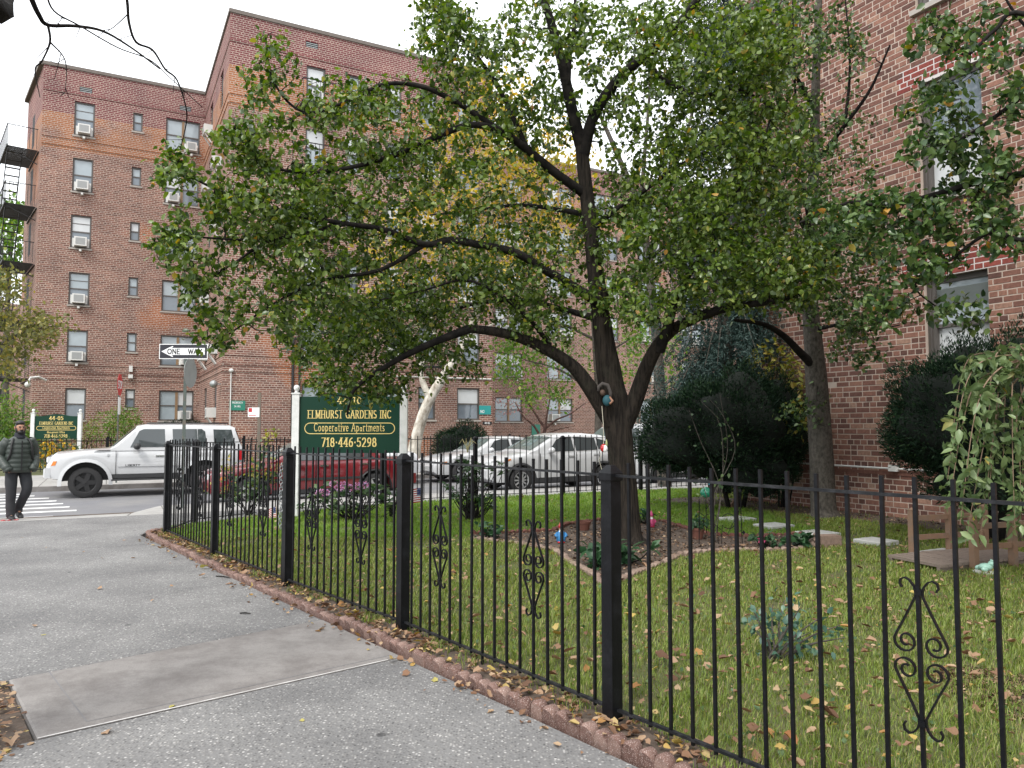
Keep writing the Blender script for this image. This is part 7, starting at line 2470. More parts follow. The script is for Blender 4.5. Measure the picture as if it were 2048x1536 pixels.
V, F = litter_mesh(P, 0.045 + 0.02 * rs.rand(len(P)), 0.014 + 0.085 * rs.rand(len(P)) ** 4.0)
P3 = np.concatenate([P[rs.randint(len(P), size=2600)] + rs.normal(size=(2600, 2)) * 0.12, np.full((2600, 1), 0.035)], axis=1)
o = link(leaf_mesh('clover', P3, 0.02 + 0.025 * rs.rand(2600), rs, aspect=0.8, droop=0.0, up=1.5, simple=True), 'clover', None, 'w', MAT['rose']); tag(o, 'small broad leaved weeds among the lawn grass', 'weeds', kind='stuff')
o = link(arr_mesh('leaf_litter', V, F), 'leaf_litter', None, 'w', MAT['litter']); tag(o, 'brown and tan fallen leaves strewn over the lawn', 'leaf litter', kind='stuff')
P = lawn_points(900, 0.9); P = P[P[:, 1] < 6.5]
V, F = litter_mesh(P, 0.05 + 0.02 * rs.rand(len(P)), 0.06 + 0.06 * rs.rand(len(P)))
o = link(arr_mesh('leaf_litter', V, F), 'leaf_litter', None, 'w', MAT['litter']); tag(o, 'large curled brown leaves on the lawn close behind the fence', 'leaf litter', kind='stuff')
# drift of leaves under the fence, inside the edging
n_ = 1150
t = rs.rand(n_) * 9.8 - 0.2
off = rs.normal(0.07, 0.075, n_)
off = np.clip(off, -0.25, 0.2)
P = p02 + np.outer(t, fd2) + np.outer(off, fn2)
V, F = litter_mesh(P, 0.04 + 0.025 * rs.rand(n_), 0.03 + 0.06 * rs.rand(n_) ** 1.8)
o = link(arr_mesh('leaf_litter', V, F), 'leaf_litter', None, 'w', MAT['litter']); tag(o, 'dry leaves drifted along the foot of the walkway fence', 'leaf litter', kind='stuff')
# tufts of grass in the soil strip
t = rs.rand(5200) * 9.8
clump = np.sin(t * 5.3) + 0.8 * np.sin(t * 13.1 + 1)
sel = clump + rs.normal(size=5200) * 0.4 > 0.65
t = t[sel]
P = p02 + np.outer(t, fd2) + np.outer(rs.normal(0.02, 0.06, len(t)), fn2)
V, F = blades(P, rs.uniform(0.03, 0.08, len(P)), np.full(len(P), 0.005), 0.03)
o = link(arr_mesh('grass', V, F), 'grass', None, 'w', MAT['grass']); tag(o, 'tufts of grass under the walkway fence', 'grass', kind='stuff')
# leaves and chips in the flower bed and the tree pit
bb0, bb1 = bed_poly.min(axis=0), bed_poly.max(axis=0)
P = rs.uniform(bb0, bb1, (9000, 2)); P = P[inside(P, bed_poly)]
V, F = litter_mesh(P, 0.032 + 0.012 * rs.rand(len(P)), 0.018 + 0.05 * rs.rand(len(P)) ** 2)
MAT['mulch'] = leaf_mat('bark_mulch', [(0.0, (0.045, 0.028, 0.02)), (0.55, (0.12, 0.075, 0.05)), (0.85, (0.25, 0.16, 0.10)), (1.0, (0.45, 0.34, 0.22))], 0.9, 0.0, 0.2)
o = link(arr_mesh('mulch', V, F), 'mulch', None, 'w', MAT['mulch']); tag(o, 'dark bark mulch and leaf bits in the flower bed', 'mulch', kind='stuff')
P = np.array([np.array(mc)[:2] + np.array([math.cos(a) * r * 0.36, math.sin(a) * r * 0.52]) for a, r in zip(rs.rand(1400) * 6.283, rs.rand(1400) ** 0.5)])
V, F = litter_mesh(P, 0.03 + 0.01 * rs.rand(len(P)), 0.015 + 0.03 * rs.rand(len(P)))
o = link(arr_mesh('mulch', V, F), 'mulch', None, 'w', MAT['mulch']); tag(o, 'round patch of dark mulch at the right edge of the lawn', 'mulch', kind='stuff')
P = rs.uniform(soil_poly.min(axis=0), soil_poly.max(axis=0), (5200, 2)); P = P[inside(P, soil_poly)]
V, F = litter_mesh(P, 0.032 + 0.01 * rs.rand(len(P)), 0.02 + 0.05 * rs.rand(len(P)) ** 2)
o = link(arr_mesh('leaf_litter', V, F), 'leaf_litter', None, 'w', MAT['mulch']); tag(o, 'brown leaf debris on the bare soil along the brick wall', 'leaf litter', kind='stuff')
pq = np.array([P2(-260, 1372), P2(-60, 1560), P2(72, 1481), P2(17, 1361)])
P = rs.uniform(pq.min(axis=0), pq.max(axis=0), (1300, 2)); P = P[inside(P, pq)]
V, F = litter_mesh(P, -0.025 + 0.03 * rs.rand(len(P)), 0.02 + 0.06 * rs.rand(len(P)) ** 1.6)
V[:, 2] += 0.0
o = link(arr_mesh('leaf_litter', V, F), 'leaf_litter', None, 'w', MAT['litter']); tag(o, 'leaves and bits in the kerbside tree pit', 'leaf litter', kind='stuff')

# single leaves on the walkway
def one_leaf(px, py, size, matn, label, group=None, z=0.006, big=False):
    g = G(px, py)
    V, F = litter_mesh(np.array([[g.x, g.y]]), np.array([z]), np.array([size]))
    V = V - np.array([g.x, g.y, 0])
    me = arr_mesh('fallen_leaf', V, F)
    o = link(me, 'fallen_leaf', None, 'w', MAT[matn])
    o.location = (g.x, g.y, 0)
    tag(o, label, 'leaf', group)
    return o
one_leaf(215, 1472, 0.085, 'litter', 'large curled brown leaf lying on the near pavement below the smooth slab')
one_leaf(352, 1412, 0.05, 'litter_y', 'yellow leaf lying at the edge of the smooth slab by the white joint')
one_leaf(612, 1440, 0.045, 'litter_y', 'yellow leaf alone on the rough pavement in front of the slab')
one_leaf(80, 1272, 0.055, 'litter_y', 'greenish yellow leaf on the rough pavement beyond the slab')
one_leaf(400, 1137, 0.12, 'litter_y', 'big pale yellow leaf beside the edging near the second fence post')
one_leaf(880, 1362, 0.06, 'litter_y', 'yellow leaf at the edging beside the near end of the slab')
one_leaf(20, 1480, 0.16, 'litter', 'large orange leaf in the tree pit corner')
grp = 'dry leaves on the walkway'
for (px, py) in [(338, 1172), (260, 1117), (165, 1104), (92, 1095), (250, 1080), (375, 1062), (585, 1222), (628, 1225), (655, 1238), (470, 1135), (500, 1180), (510, 1166), (548, 1210), (700, 1262), (740, 1285), (905, 1375), (960, 1385), (1015, 1425), (1100, 1462), (205, 1118), (40, 1075), (195, 1178), (300, 1205), (70, 1255)]:
    one_leaf(px, py, rs.uniform(0.035, 0.075), 'litter', 'small dry leaf lying on the walkway pavement', grp)
P = []
for k in range(150):
    t = rs.rand() * 9.6
    off = 0.25 + abs(rs.normal()) * 0.11
    P.append(p02 + fd2 * t + fn2 * off)
P = np.array(P)
V, F = litter_mesh(P, 0.006 + 0.01 * rs.rand(len(P)), 0.025 + 0.065 * rs.rand(len(P)) ** 1.7)
o = link(arr_mesh('leaf_litter', V, F), 'leaf_litter', None, 'w', MAT['litter']); tag(o, 'scatter of leaves on the pavement along the scalloped edging', 'leaf litter', kind='stuff')
for (px, py, a, L) in [(432, 1152, 0.5, 0.22), (480, 1226, 0.2, 0.1)]:
    g = G(px, py, 0.01)
    b = MB(); b.tube([g, g + Vector((math.cos(a) * L * 0.5, -math.sin(a) * L * 0.4, 0.004)), g + Vector((math.cos(a) * L, -math.sin(a) * L, 0))], [0.006, 0.007, 0.003], 5)
    tag(b.build('fallen_twig', MAT['bark_dark']), 'thin dark twig on the pavement near the edging' if L > 0.2 else 'short bent twig on the open pavement', 'twig')
# ------------------------------------------------------------------ cars
def pw(x, pts):
    return float(np.interp(x, [p[0] for p in pts], [p[1] for p in pts]))

def car(name, label, s_front, p_near, spec, rz_extra=0.0):
    """local x runs from the nose (0) to the tail (L); local -y is the side towards the viewer"""
    L, W, R = spec['L'], spec['W'], spec['R']
    hw = W / 2
    root = empty(name, SF(s_front, p_near + hw, ROAD_Z), STREET + rz_extra, label, 'car')
    paint = MAT[spec['paint']]
    wx = spec['wheels']
    sill, AR = spec['sill'], spec.get('arch', R + 0.075)
    top, plan = spec['top'], spec['plan']
    def zb(x):
        z = pw(x, spec['under'])
        for c in wx:
            if abs(x - c) < AR:
                z = max(z, R + math.sqrt(AR * AR - (x - c) ** 2))
        return z
    xs = sorted(set(list(np.linspace(0, L, 64)) + [c + AR * math.sin(a) for c in wx for a in np.linspace(-math.pi / 2, math.pi / 2, 13)] + [p[0] for p in top]))
    xs = [x for x in xs if 0 <= x <= L]
    rings = []
    bulge = spec.get('bulge', 0.5)
    for x in xs:
        h = hw * pw(x, plan)
        b0, t0 = zb(x), pw(x, top)
        b0 = min(b0, t0 - 0.06)
        H = t0 - b0
        cr = spec.get('crown', 0.03)
        prof = [(0, b0), (h * 0.80, b0), (h * 0.97, b0 + min(0.02, H * 0.1)), (h * 0.995, b0 + H * 0.22), (h, b0 + H * bulge), (h * 0.992, b0 + H * 0.72), (h * 0.972, t0 - min(0.07, H * 0.18)), (h * 0.93, t0 - 0.018), (h * 0.80, t0 + cr * 0.25), (h * 0.4, t0 + cr * 0.8), (0, t0 + cr)]
        ring = [(x, -y, z) for y, z in prof] + [(x, y, z) for y, z in prof[-2:0:-1]]
        rings.append(ring)
    b = MB(); b.ring(rings)
    body = b.build('body', paint, root, 'l', True, 32)
    # greenhouse
    rf = spec['roof']             # (x, z) from the foot of the windscreen over the roof to the foot of the back glass
    rzmax = max(p[1] for p in rf)
    belt = spec['belt']
    wb_, wr_ = hw * spec.get('wbelt', 0.935), hw * spec.get('wroof', 0.75)
    def yside(z): return wb_ + (wr_ - wb_) * max(0, min(1, (z - belt) / (rzmax - belt)))
    gx = sorted(set(list(np.linspace(rf[0][0], rf[-1][0], 40)) + [p[0] for p in rf]))
    rings = []
    for x in gx:
        z1 = max(pw(x, rf), belt + 0.012)
        zt = z1
        e = min(0.075, (zt - belt) * 0.5)
        ys, ye = yside(zt - e), wr_ * 0.9 if zt > belt + 0.3 else yside(zt) * 0.93
        prof = [(wb_, belt - 0.03), (yside(belt + (zt - belt) * 0.5), belt + (zt - belt) * 0.5), (ys, zt - e), (yside(zt) * 0.96, zt - e * 0.32), (yside(zt) * 0.86, zt), (yside(zt) * 0.45, zt + 0.016), (0, zt + 0.022)]
        rings.append([(x, -y, z) for y, z in prof] + [(x, y, z) for y, z in prof[-2::-1]])
    b = MB(); b.ring(rings)
    cab = b.build('cabin', paint, root, 'l', True, 35)
    # glass
    gl = MAT[spec.get('glass', 'carglass')]
    for poly in spec['side_glass']:
        for sgn in (-1, 1):
            g = MB()
            n = len(poly)
            vs = [(x, sgn * (yside(z) + 0.006), z) for x, z in poly]
            vs2 = [(x, sgn * (yside(z) - 0.01), z) for x, z in poly]
            g.add(vs + vs2, [tuple(range(n)) if sgn < 0 else tuple(range(n - 1, -1, -1))] + [(i, n + i, n + (i + 1) % n, (i + 1) % n) for i in range(n)])
            g.build('side_window', gl, cab, 'l')
    def screen(i0, i1, nm, mt):
        (xa, za), (xb, zb2) = rf[i0], rf[i1]
        d = Vector((xb - xa, 0, zb2 - za))
        nrm = Vector((-d.z, 0, d.x)).normalized() * 0.012
        if nrm.z < 0: nrm = -nrm
        pa, pb2 = 0.10, 0.93
        rows_ = []
        for f in (pa, (pa + pb2) / 2, pb2):
            x, z = xa + d.x * f, za + d.z * f
            row = []
            for k in range(9):
                yy = -1 + 2 * k / 8
                hwid = yside(z) * 0.90
                row.append((x + nrm.x, yy * hwid, z + nrm.z + 0.022 * (1 - yy * yy) - 0.004))
            rows_.append(row)
        g = MB()
        vs = [v for r in rows_ for v in r]
        fs = [(r * 9 + k, r * 9 + k + 1, (r + 1) * 9 + k + 1, (r + 1) * 9 + k) for r in range(2) for k in range(8)]
        g.add(vs, fs)
        g.build(nm, mt, cab, 'l', True)
    screen(0, 1, 'windscreen', MAT[spec.get('front_glass', 'carglass_l')])
    screen(len(rf) - 1, len(rf) - 2, 'rear_window', gl)
    # wheels
    for k, c in enumerate(wx):
        for sgn in (-1, 1):
            y = sgn * (hw - 0.13)
            t = MB()
            w2 = 0.115
            prof = [(R * 0.66, -w2), (R * 0.90, -w2 * 1.0), (R * 0.975, -w2 * 0.86), (R, -w2 * 0.5), (R, w2 * 0.5), (R * 0.975, w2 * 0.86), (R * 0.90, w2), (R * 0.66, w2)]
            t.lathe(prof, (c, y, R), 28, 'y', caps=False)
            wh = t.build('wheel', MAT['rubber'], root, 'l', True, 40)
            r = MB()
            yo = y + sgn * 0.095
            r.lathe([(R * 0.67, 0.0), (R * 0.66, -0.012), (R * 0.60, -0.005), (R * 0.585, 0.05)] if sgn > 0 else [(R * 0.67, 0.0), (R * 0.66, 0.012), (R * 0.60, 0.005), (R * 0.585, -0.05)], (c, yo, R), 28, 'y', caps=False)
            ns = spec.get('spokes', 5)
            for j in range(ns):
                a = 2 * math.pi * j / ns + 0.3 * k
                dx, dz = math.cos(a), math.sin(a)
                r.bar((c + dx * R * 0.10, yo, R + dz * R * 0.10), (c + dx * R * 0.62, yo - sgn * 0.005, R + dz * R * 0.62), spec.get('spoke_w', 0.07), 0.03, up=(0, 1, 0))
            r.lathe([(R * 0.17, 0.016), (R * 0.17, -0.018), (0.001, -0.024)] if sgn > 0 else [(R * 0.17, -0.016), (R * 0.17, 0.018), (0.001, 0.024)], (c, yo, R), 14, 'y')
            r.build('rim', MAT[spec.get('rim', 'alloy')], wh, 'l')
            hb_ = MB(); hb_.lathe([(R * 0.6, -0.01), (R * 0.6, 0.01)], (c, yo - sgn * 0.06, R), 20, 'y'); hb_.build('hub', MAT['black'], wh, 'l')
            if spec.get('flare'):
                f = MB()
                AR2 = AR
                ra, rb_ = [], []
                for a in np.linspace(-0.12, math.pi + 0.12, 17):
                    ra.append((c + AR2 * math.cos(a), R + AR2 * math.sin(a)))
                    rb_.append((c + (AR2 + spec['flare']) * math.cos(a), R + (AR2 + spec['flare'] * 0.9) * math.sin(a)))
                n = len(ra)
                yb, yf = sgn * (hw - 0.05), sgn * (hw + spec.get('flare_out', 0.02))
                vs = [(x, yf, z) for x, z in ra] + [(x, yf - sgn * 0.02, z) for x, z in rb_] + [(x, yb, z) for x, z in rb_] + [(x, yb, z) for x, z in ra]
                fs = []
                for i in range(n - 1):
                    for a_ in range(4):
                        b_ = (a_ + 1) % 4
                        fs.append((a_ * n + i, a_ * n + i + 1, b_ * n + i + 1, b_ * n + i))
                fs += [(0, n, 2 * n, 3 * n), (n - 1, 4 * n - 1, 3 * n - 1, 2 * n - 1)]
                f.add(vs, fs)
                f.build('wheel_arch', MAT[spec.get('flare_mat', 'plastic')], root, 'l', True, 40)
    # side details
    def plate(nm, pts, mt, off=0.008, both=True, parent=None):
        for sgn in ((-1, 1) if both else (-1,)):
            g = MB()
            n = len(pts)
            vs = [(x, sgn * (hw * pw(x, plan) + off), z) for x, z in pts] + [(x, sgn * (hw * pw(x, plan) - 0.04), z) for x, z in pts]
            g.add(vs, [tuple(range(n)) if sgn < 0 else tuple(range(n - 1, -1, -1))] + [(i, n + i, n + (i + 1) % n, (i + 1) % n) for i in range(n)])
            o = g.build(nm, MAT[mt], parent or root, 'l')
    for (nm, pts, mt, off) in spec.get('plates', []): plate(nm, pts, mt, off)
    for (nm, x0, x1, y0, y1, z0, z1, mt) in spec.get('boxes', []):
        g = MB()
        e = min(0.03, (x1 - x0) * 0.3, (z1 - z0) * 0.3)
        def rr(x, k): return [(x, y0 + k, z0 + k), (x, y1 - k, z0 + k), (x, y1 - k, z1 - k), (x, y0 + k, z1 - k)]
        g.ring([rr(x0, e), rr(x0 + e, 0), rr(x1 - e, 0), rr(x1, e)])
        g.build(nm, MAT[mt], root, 'l')
    # mirrors
    mx, mz = spec['mirror']
    for sgn in (-1, 1):
        g = MB()
        y0 = sgn * (wb_ + 0.02)
        g.ball((mx, y0 + sgn * 0.12, mz), 0.085, 0.11, 0.085, 10, 8).bar((mx + 0.02, y0 - sgn * 0.05, mz - 0.05), (mx, y0 + sgn * 0.08, mz - 0.02), 0.05)
        g.build('mirror', MAT[spec.get('mirror_mat', 'plastic')], root, 'l', True)
    for (x, z) in spec.get('handles', []):
        for sgn in (-1, 1):
            yy = sgn * (hw * pw(x, plan) + 0.012)
            g = MB(); g.box(x, x + 0.19, min(yy, yy - sgn * 0.03), max(yy, yy - sgn * 0.03), z - 0.016, z + 0.016)
            g.build('door_handle', MAT[spec.get('handle_mat', 'chrome')], root, 'l')
    # dark floor pan so no light passes under the arches
    u = MB(); u.box(0.25, L - 0.25, -hw + 0.26, hw - 0.26, sill - 0.06, sill + 0.25)
    for c in wx: u.box(c - AR, c + AR, -hw + 0.27, hw - 0.27, sill + 0.252, R + AR + 0.03)
    u.build('floor_pan', MAT['black'], root, 'l')
    # door seams
    for xline in spec.get('seams', []):
        for sgn in (-1, 1):
            g = MB()
            n = 7
            z0, z1 = xline[1], xline[2]
            yv = lambda x, z: sgn * (hw * pw(x, plan) * 1.0 + 0.0015)
            x = xline[0]
            g.box(x - 0.004, x + 0.004, min(sgn * hw * 0.975, sgn * (hw + 0.0015)), max(sgn * hw * 0.975, sgn * (hw * pw(x, plan) + 0.0015)), z0, z1)
            g.build('door_seam', MAT['black'], root, 'l')
    return root

# --- the white boxy off-roader
JL = 4.49
s_w = to_sf(G(169.5, 996.5, ROAD_Z))
fo = 0.83
jeep = dict(L=JL, W=1.84, R=0.372, arch=0.50, sill=0.47, paint='carwhite', wheels=(fo, fo + 2.69),
    under=[(0, 0.56), (0.16, 0.45), (0.4, 0.45), (0.45, 0.45), (1.4, 0.46), (3.0, 0.46), (4.1, 0.47), (4.3, 0.52), (JL, 0.58)],
    top=[(0, 0.80), (0.03, 0.86), (0.10, 1.00), (0.20, 1.075), (0.45, 1.10), (1.0, 1.145), (1.36, 1.17), (1.5, 1.16), (4.30, 1.16), (4.42, 1.14), (JL, 0.95)],
    plan=[(0, 0.80), (0.06, 0.90), (0.25, 0.965), (0.6, 0.985), (1.4, 0.985), (4.0, 0.985), (4.38, 0.955), (JL, 0.88)],
    belt=1.16, roof=[(1.34, 1.175), (1.95, 1.745), (2.15, 1.78), (3.2, 1.79), (4.12, 1.765), (4.26, 1.71), (4.44, 1.16)], wbelt=0.955, wroof=0.81, crown=0.035,
    side_glass=[[(1.78, 1.215), (2.58, 1.215), (2.56, 1.665), (2.08, 1.665), (1.98, 1.62)], [(2.76, 1.215), (3.34, 1.215), (3.32, 1.665), (2.74, 1.665)], [(3.345, 1.215), (3.56, 1.215), (3.52, 1.60), (3.44, 1.665), (3.335, 1.665)], [(3.74, 1.23), (4.26, 1.23), (4.17, 1.645), (3.72, 1.655)]],
    flare=0.085, flare_out=0.055, flare_mat='carwhite', rim='black', spokes=5, spoke_w=0.105, bulge=0.55,
    mirror=(1.93, 1.24), handles=[(2.36, 0.99), (3.22, 0.99)], seams=[(1.47, 0.55, 1.14), (2.66, 0.55, 1.14), (3.02, 0.95, 1.14)],
    plates=[('side_moulding', [(1.52, 0.74), (3.02, 0.74), (3.02, 0.80), (1.52, 0.80)], 'carwhite', 0.018), ('rocker', [(1.36, 0.455), (3.0, 0.455), (3.0, 0.56), (1.36, 0.56)], 'plastic', 0.004), ('marker_light', [(0.10, 0.79), (0.19, 0.80), (0.22, 0.90), (0.15, 0.90)], 'amber', 0.008), ('vent_line', [(0.98, 1.125), (1.34, 1.135), (1.34, 1.155), (1.10, 1.15)], 'plastic', -0.012), ('badge', [(1.28, 1.0), (1.33, 1.0), (1.33, 1.05), (1.28, 1.05)], 'alloy', 0.004)],
    boxes=[('side_step', 1.38, 3.02, -0.985, -0.86, 0.40, 0.44, 'plastic'), ('side_step', 1.38, 3.02, 0.86, 0.985, 0.40, 0.44, 'plastic'), ('front_bumper', -0.05, 0.12, -0.84, 0.84, 0.50, 0.74, 'carwhite'), ('rear_bumper', JL - 0.12, JL + 0.05, -0.86, 0.86, 0.50, 0.72, 'plastic'), ('headlight', 0.005, 0.12, -0.80, -0.52, 0.86, 1.01, 'lens'), ('headlight', 0.005, 0.12, 0.52, 0.80, 0.86, 1.01, 'lens'), ('grille', -0.02, 0.06, -0.45, 0.45, 0.80, 1.0, 'plastic'), ('tail_light', JL - 0.16, JL - 0.03, -0.90, -0.76, 0.85, 1.12, 'redlens'), ('tail_light', JL - 0.16, JL - 0.03, 0.76, 0.90, 0.85, 1.12, 'redlens'), ('roof_rail', 2.2, 4.1, -0.70, -0.66, 1.80, 1.835, 'plastic'), ('roof_rail', 2.2, 4.1, 0.66, 0.70, 1.80, 1.835, 'plastic')])
jr = car('off_roader', 'boxy white off-roader with black wheels parked across the street', s_w[0] - fo, s_w[1], jeep)
t = MB(); text(t, 'LIBERTY', 1.85, 0.747, 0.046, -(0.92 * 0.985 + 0.0195), 0.17, 0.17, False, True, 1.6); t.build('lettering', MAT['plastic'], jr, 'l')

def sedan(paint, **kw):
    d = dict(L=4.75, W=1.80, R=0.315, sill=0.24, paint=paint, wheels=(0.92, 0.92 + 2.80),
        under=[(0, 0.36), (0.15, 0.24), (1.5, 0.22), (3.6, 0.22), (4.6, 0.27), (4.75, 0.38)],
        top=[(0, 0.58), (0.04, 0.66), (0.14, 0.73), (0.5, 0.81), (1.0, 0.88), (1.42, 0.935), (1.6, 0.93), (3.9, 0.96), (4.05, 0.97), (4.60, 0.955), (4.70, 0.90), (4.75, 0.70)],
        plan=[(0, 0.70), (0.08, 0.84), (0.3, 0.94), (0.7, 0.985), (3.9, 0.985), (4.5, 0.93), (4.70, 0.86), (4.75, 0.80)],
        belt=0.93, roof=[(1.36, 0.935), (2.05, 1.345), (2.35, 1.395), (3.0, 1.40), (3.35, 1.36), (3.55, 1.31), (4.10, 0.965)], wbelt=0.93, wroof=0.70,
        side_glass=[[(1.83, 0.965), (2.66, 0.965), (2.64, 1.325), (2.36, 1.325), (2.12, 1.27)], [(2.74, 0.965), (3.42, 0.965), (3.44, 1.20), (3.28, 1.305), (2.72, 1.325)], [(3.46, 0.98), (3.74, 0.985), (3.50, 1.17)]],
        mirror=(1.88, 0.99), mirror_mat=paint, handles=[(2.42, 0.84), (3.36, 0.86)], seams=[(1.55, 0.30, 0.92), (2.69, 0.26, 0.93), (3.55, 0.62, 0.95)], handle_mat='chrome',
        plates=[('side_moulding', [(1.1, 0.515), (3.45, 0.525), (3.45, 0.575), (1.1, 0.565)], 'plastic', 0.012), ('rocker', [(1.4, 0.225), (3.3, 0.225), (3.3, 0.32), (1.4, 0.32)], 'plastic', 0.002), ('marker_light', [(0.24, 0.56), (0.42, 0.57), (0.42, 0.66), (0.28, 0.64)], 'amber', 0.006)],
        boxes=[('front_bumper', -0.06, 0.10, -0.68, 0.68, 0.34, 0.55, paint), ('rear_bumper', 4.66, 4.82, -0.74, 0.74, 0.36, 0.60, paint), ('headlight', 0.03, 0.16, -0.72, -0.42, 0.58, 0.70, 'lens'), ('headlight', 0.03, 0.16, 0.42, 0.72, 0.58, 0.70, 'lens'), ('grille', 0.0, 0.06, -0.36, 0.36, 0.58, 0.68, 'plastic'), ('tail_light', 4.62, 4.74, -0.74, -0.46, 0.68, 0.88, 'redlens'), ('tail_light', 4.62, 4.74, 0.46, 0.74, 0.68, 0.88, 'redlens'), ('licence_plate', 4.735, 4.765, -0.16, 0.16, 0.66, 0.80, 'signwhite')],
        spokes=7, spoke_w=0.055)
    d.update(kw)
    return d
# red saloon at the near kerb
sr = 2.78 - 0.92
red = sedan('carred', flare=0.03, flare_out=0.006, flare_mat='black')
car('saloon_car', 'dark red saloon parked at the near kerb behind the large green sign', sr, 17.28, red)
# silver saloon behind the off-roader, tail at the gap
car('saloon_car', 'silver saloon parked nose to tail behind the boxy white off-roader', 3.55, 21.35, sedan('carsilver', L=4.75))
# white hatchbacks
def hatch(paint, **kw):
    d = dict(L=4.30, W=1.79, R=0.335, arch=0.40, sill=0.27, paint=paint, wheels=(0.86, 0.86 + 2.60),
        under=[(0, 0.38), (0.15, 0.27), (1.5, 0.25), (3.2, 0.25), (4.15, 0.30), (4.30, 0.42)],
        top=[(0, 0.66), (0.04, 0.78), (0.14, 0.87), (0.5, 0.96), (1.0, 1.02), (1.25, 1.05), (1.5, 1.02), (3.9, 1.08), (4.20, 1.06), (4.27, 0.95), (4.30, 0.70)],
        plan=[(0, 0.72), (0.08, 0.86), (0.3, 0.95), (0.7, 0.985), (3.6, 0.985), (4.1, 0.94), (4.26, 0.86), (4.30, 0.80)],
        belt=1.03, roof=[(1.12, 1.055), (1.95, 1.47), (2.25, 1.53), (2.9, 1.545), (3.5, 1.50), (3.85, 1.42), (4.22, 1.06)], wbelt=0.93, wroof=0.72,
        side_glass=[[(1.72, 1.065), (2.52, 1.075), (2.50, 1.455), (2.24, 1.445), (2.02, 1.38)], [(2.59, 1.075), (3.28, 1.10), (3.26, 1.415), (2.57, 1.457)], [(3.33, 1.11), (3.80, 1.16), (3.62, 1.33), (3.31, 1.405)]],
        mirror=(1.72, 1.10), mirror_mat=paint, handles=[(2.30, 0.94), (3.12, 0.97)], handle_mat=paint, seams=[(1.42, 0.36, 1.02), (2.55, 0.34, 1.04), (3.30, 0.74, 1.05)],
        flare=0.055, flare_out=0.010, flare_mat='plastic', front_glass='carglass_l',
        plates=[('rocker', [(1.25, 0.255), (3.05, 0.255), (3.05, 0.40), (1.25, 0.38)], 'plastic', 0.006), ('marker_light', [(0.36, 0.80), (0.55, 0.86), (0.55, 0.90), (0.40, 0.86)], 'amber', 0.004)],
        boxes=[('front_bumper', -0.05, 0.10, -0.66, 0.66, 0.36, 0.62, paint), ('rear_bumper', 4.20, 4.36, -0.74, 0.74, 0.36, 0.64, 'plastic'), ('headlight', 0.03, 0.20, -0.72, -0.42, 0.72, 0.84, 'lens'), ('headlight', 0.03, 0.20, 0.42, 0.72, 0.72, 0.84, 'lens'), ('grille', -0.01, 0.06, -0.40, 0.40, 0.60, 0.76, 'plastic'), ('tail_light', 4.14, 4.27, -0.76, -0.50, 0.84, 1.00, 'redlens'), ('tail_light', 4.14, 4.27, 0.50, 0.76, 0.84, 1.00, 'redlens')],
        spokes=10, spoke_w=0.035, rim='alloy')
    d.update(kw)
    return d
car('hatchback_car', 'white hatchback with dark wheel arches at the near kerb left of the big trunk', 9.52 - 0.86, 17.28, hatch('carwhite'))
car('saloon_car', 'white saloon half hidden beyond the white hatchback on the far side of the street', 8.75, 21.35, sedan('carwhite', glass='carglass'))
car('hatchback_car', 'white car half hidden by the yew bush right of the big trunk', 13.35, 17.30, hatch('carwhite', L=4.30))
van = hatch('carsilver', L=4.30)
van['roof'] = [(1.05, 1.055), (1.80, 1.70), (2.1, 1.80), (2.9, 1.83), (3.8, 1.80), (4.05, 1.74), (4.25, 1.06)]
van['side_glass'] = [[(1.72, 1.065), (2.52, 1.075), (2.50, 1.66), (2.2, 1.66), (1.95, 1.55)], [(2.59, 1.075), (3.28, 1.10), (3.26, 1.67), (2.57, 1.67)], [(3.33, 1.11), (3.98, 1.16), (3.92, 1.64), (3.31, 1.66)]]
car('tall_car', 'tall grey car whose windscreen shows over the white hatchback roof', 14.1, 21.35, van)
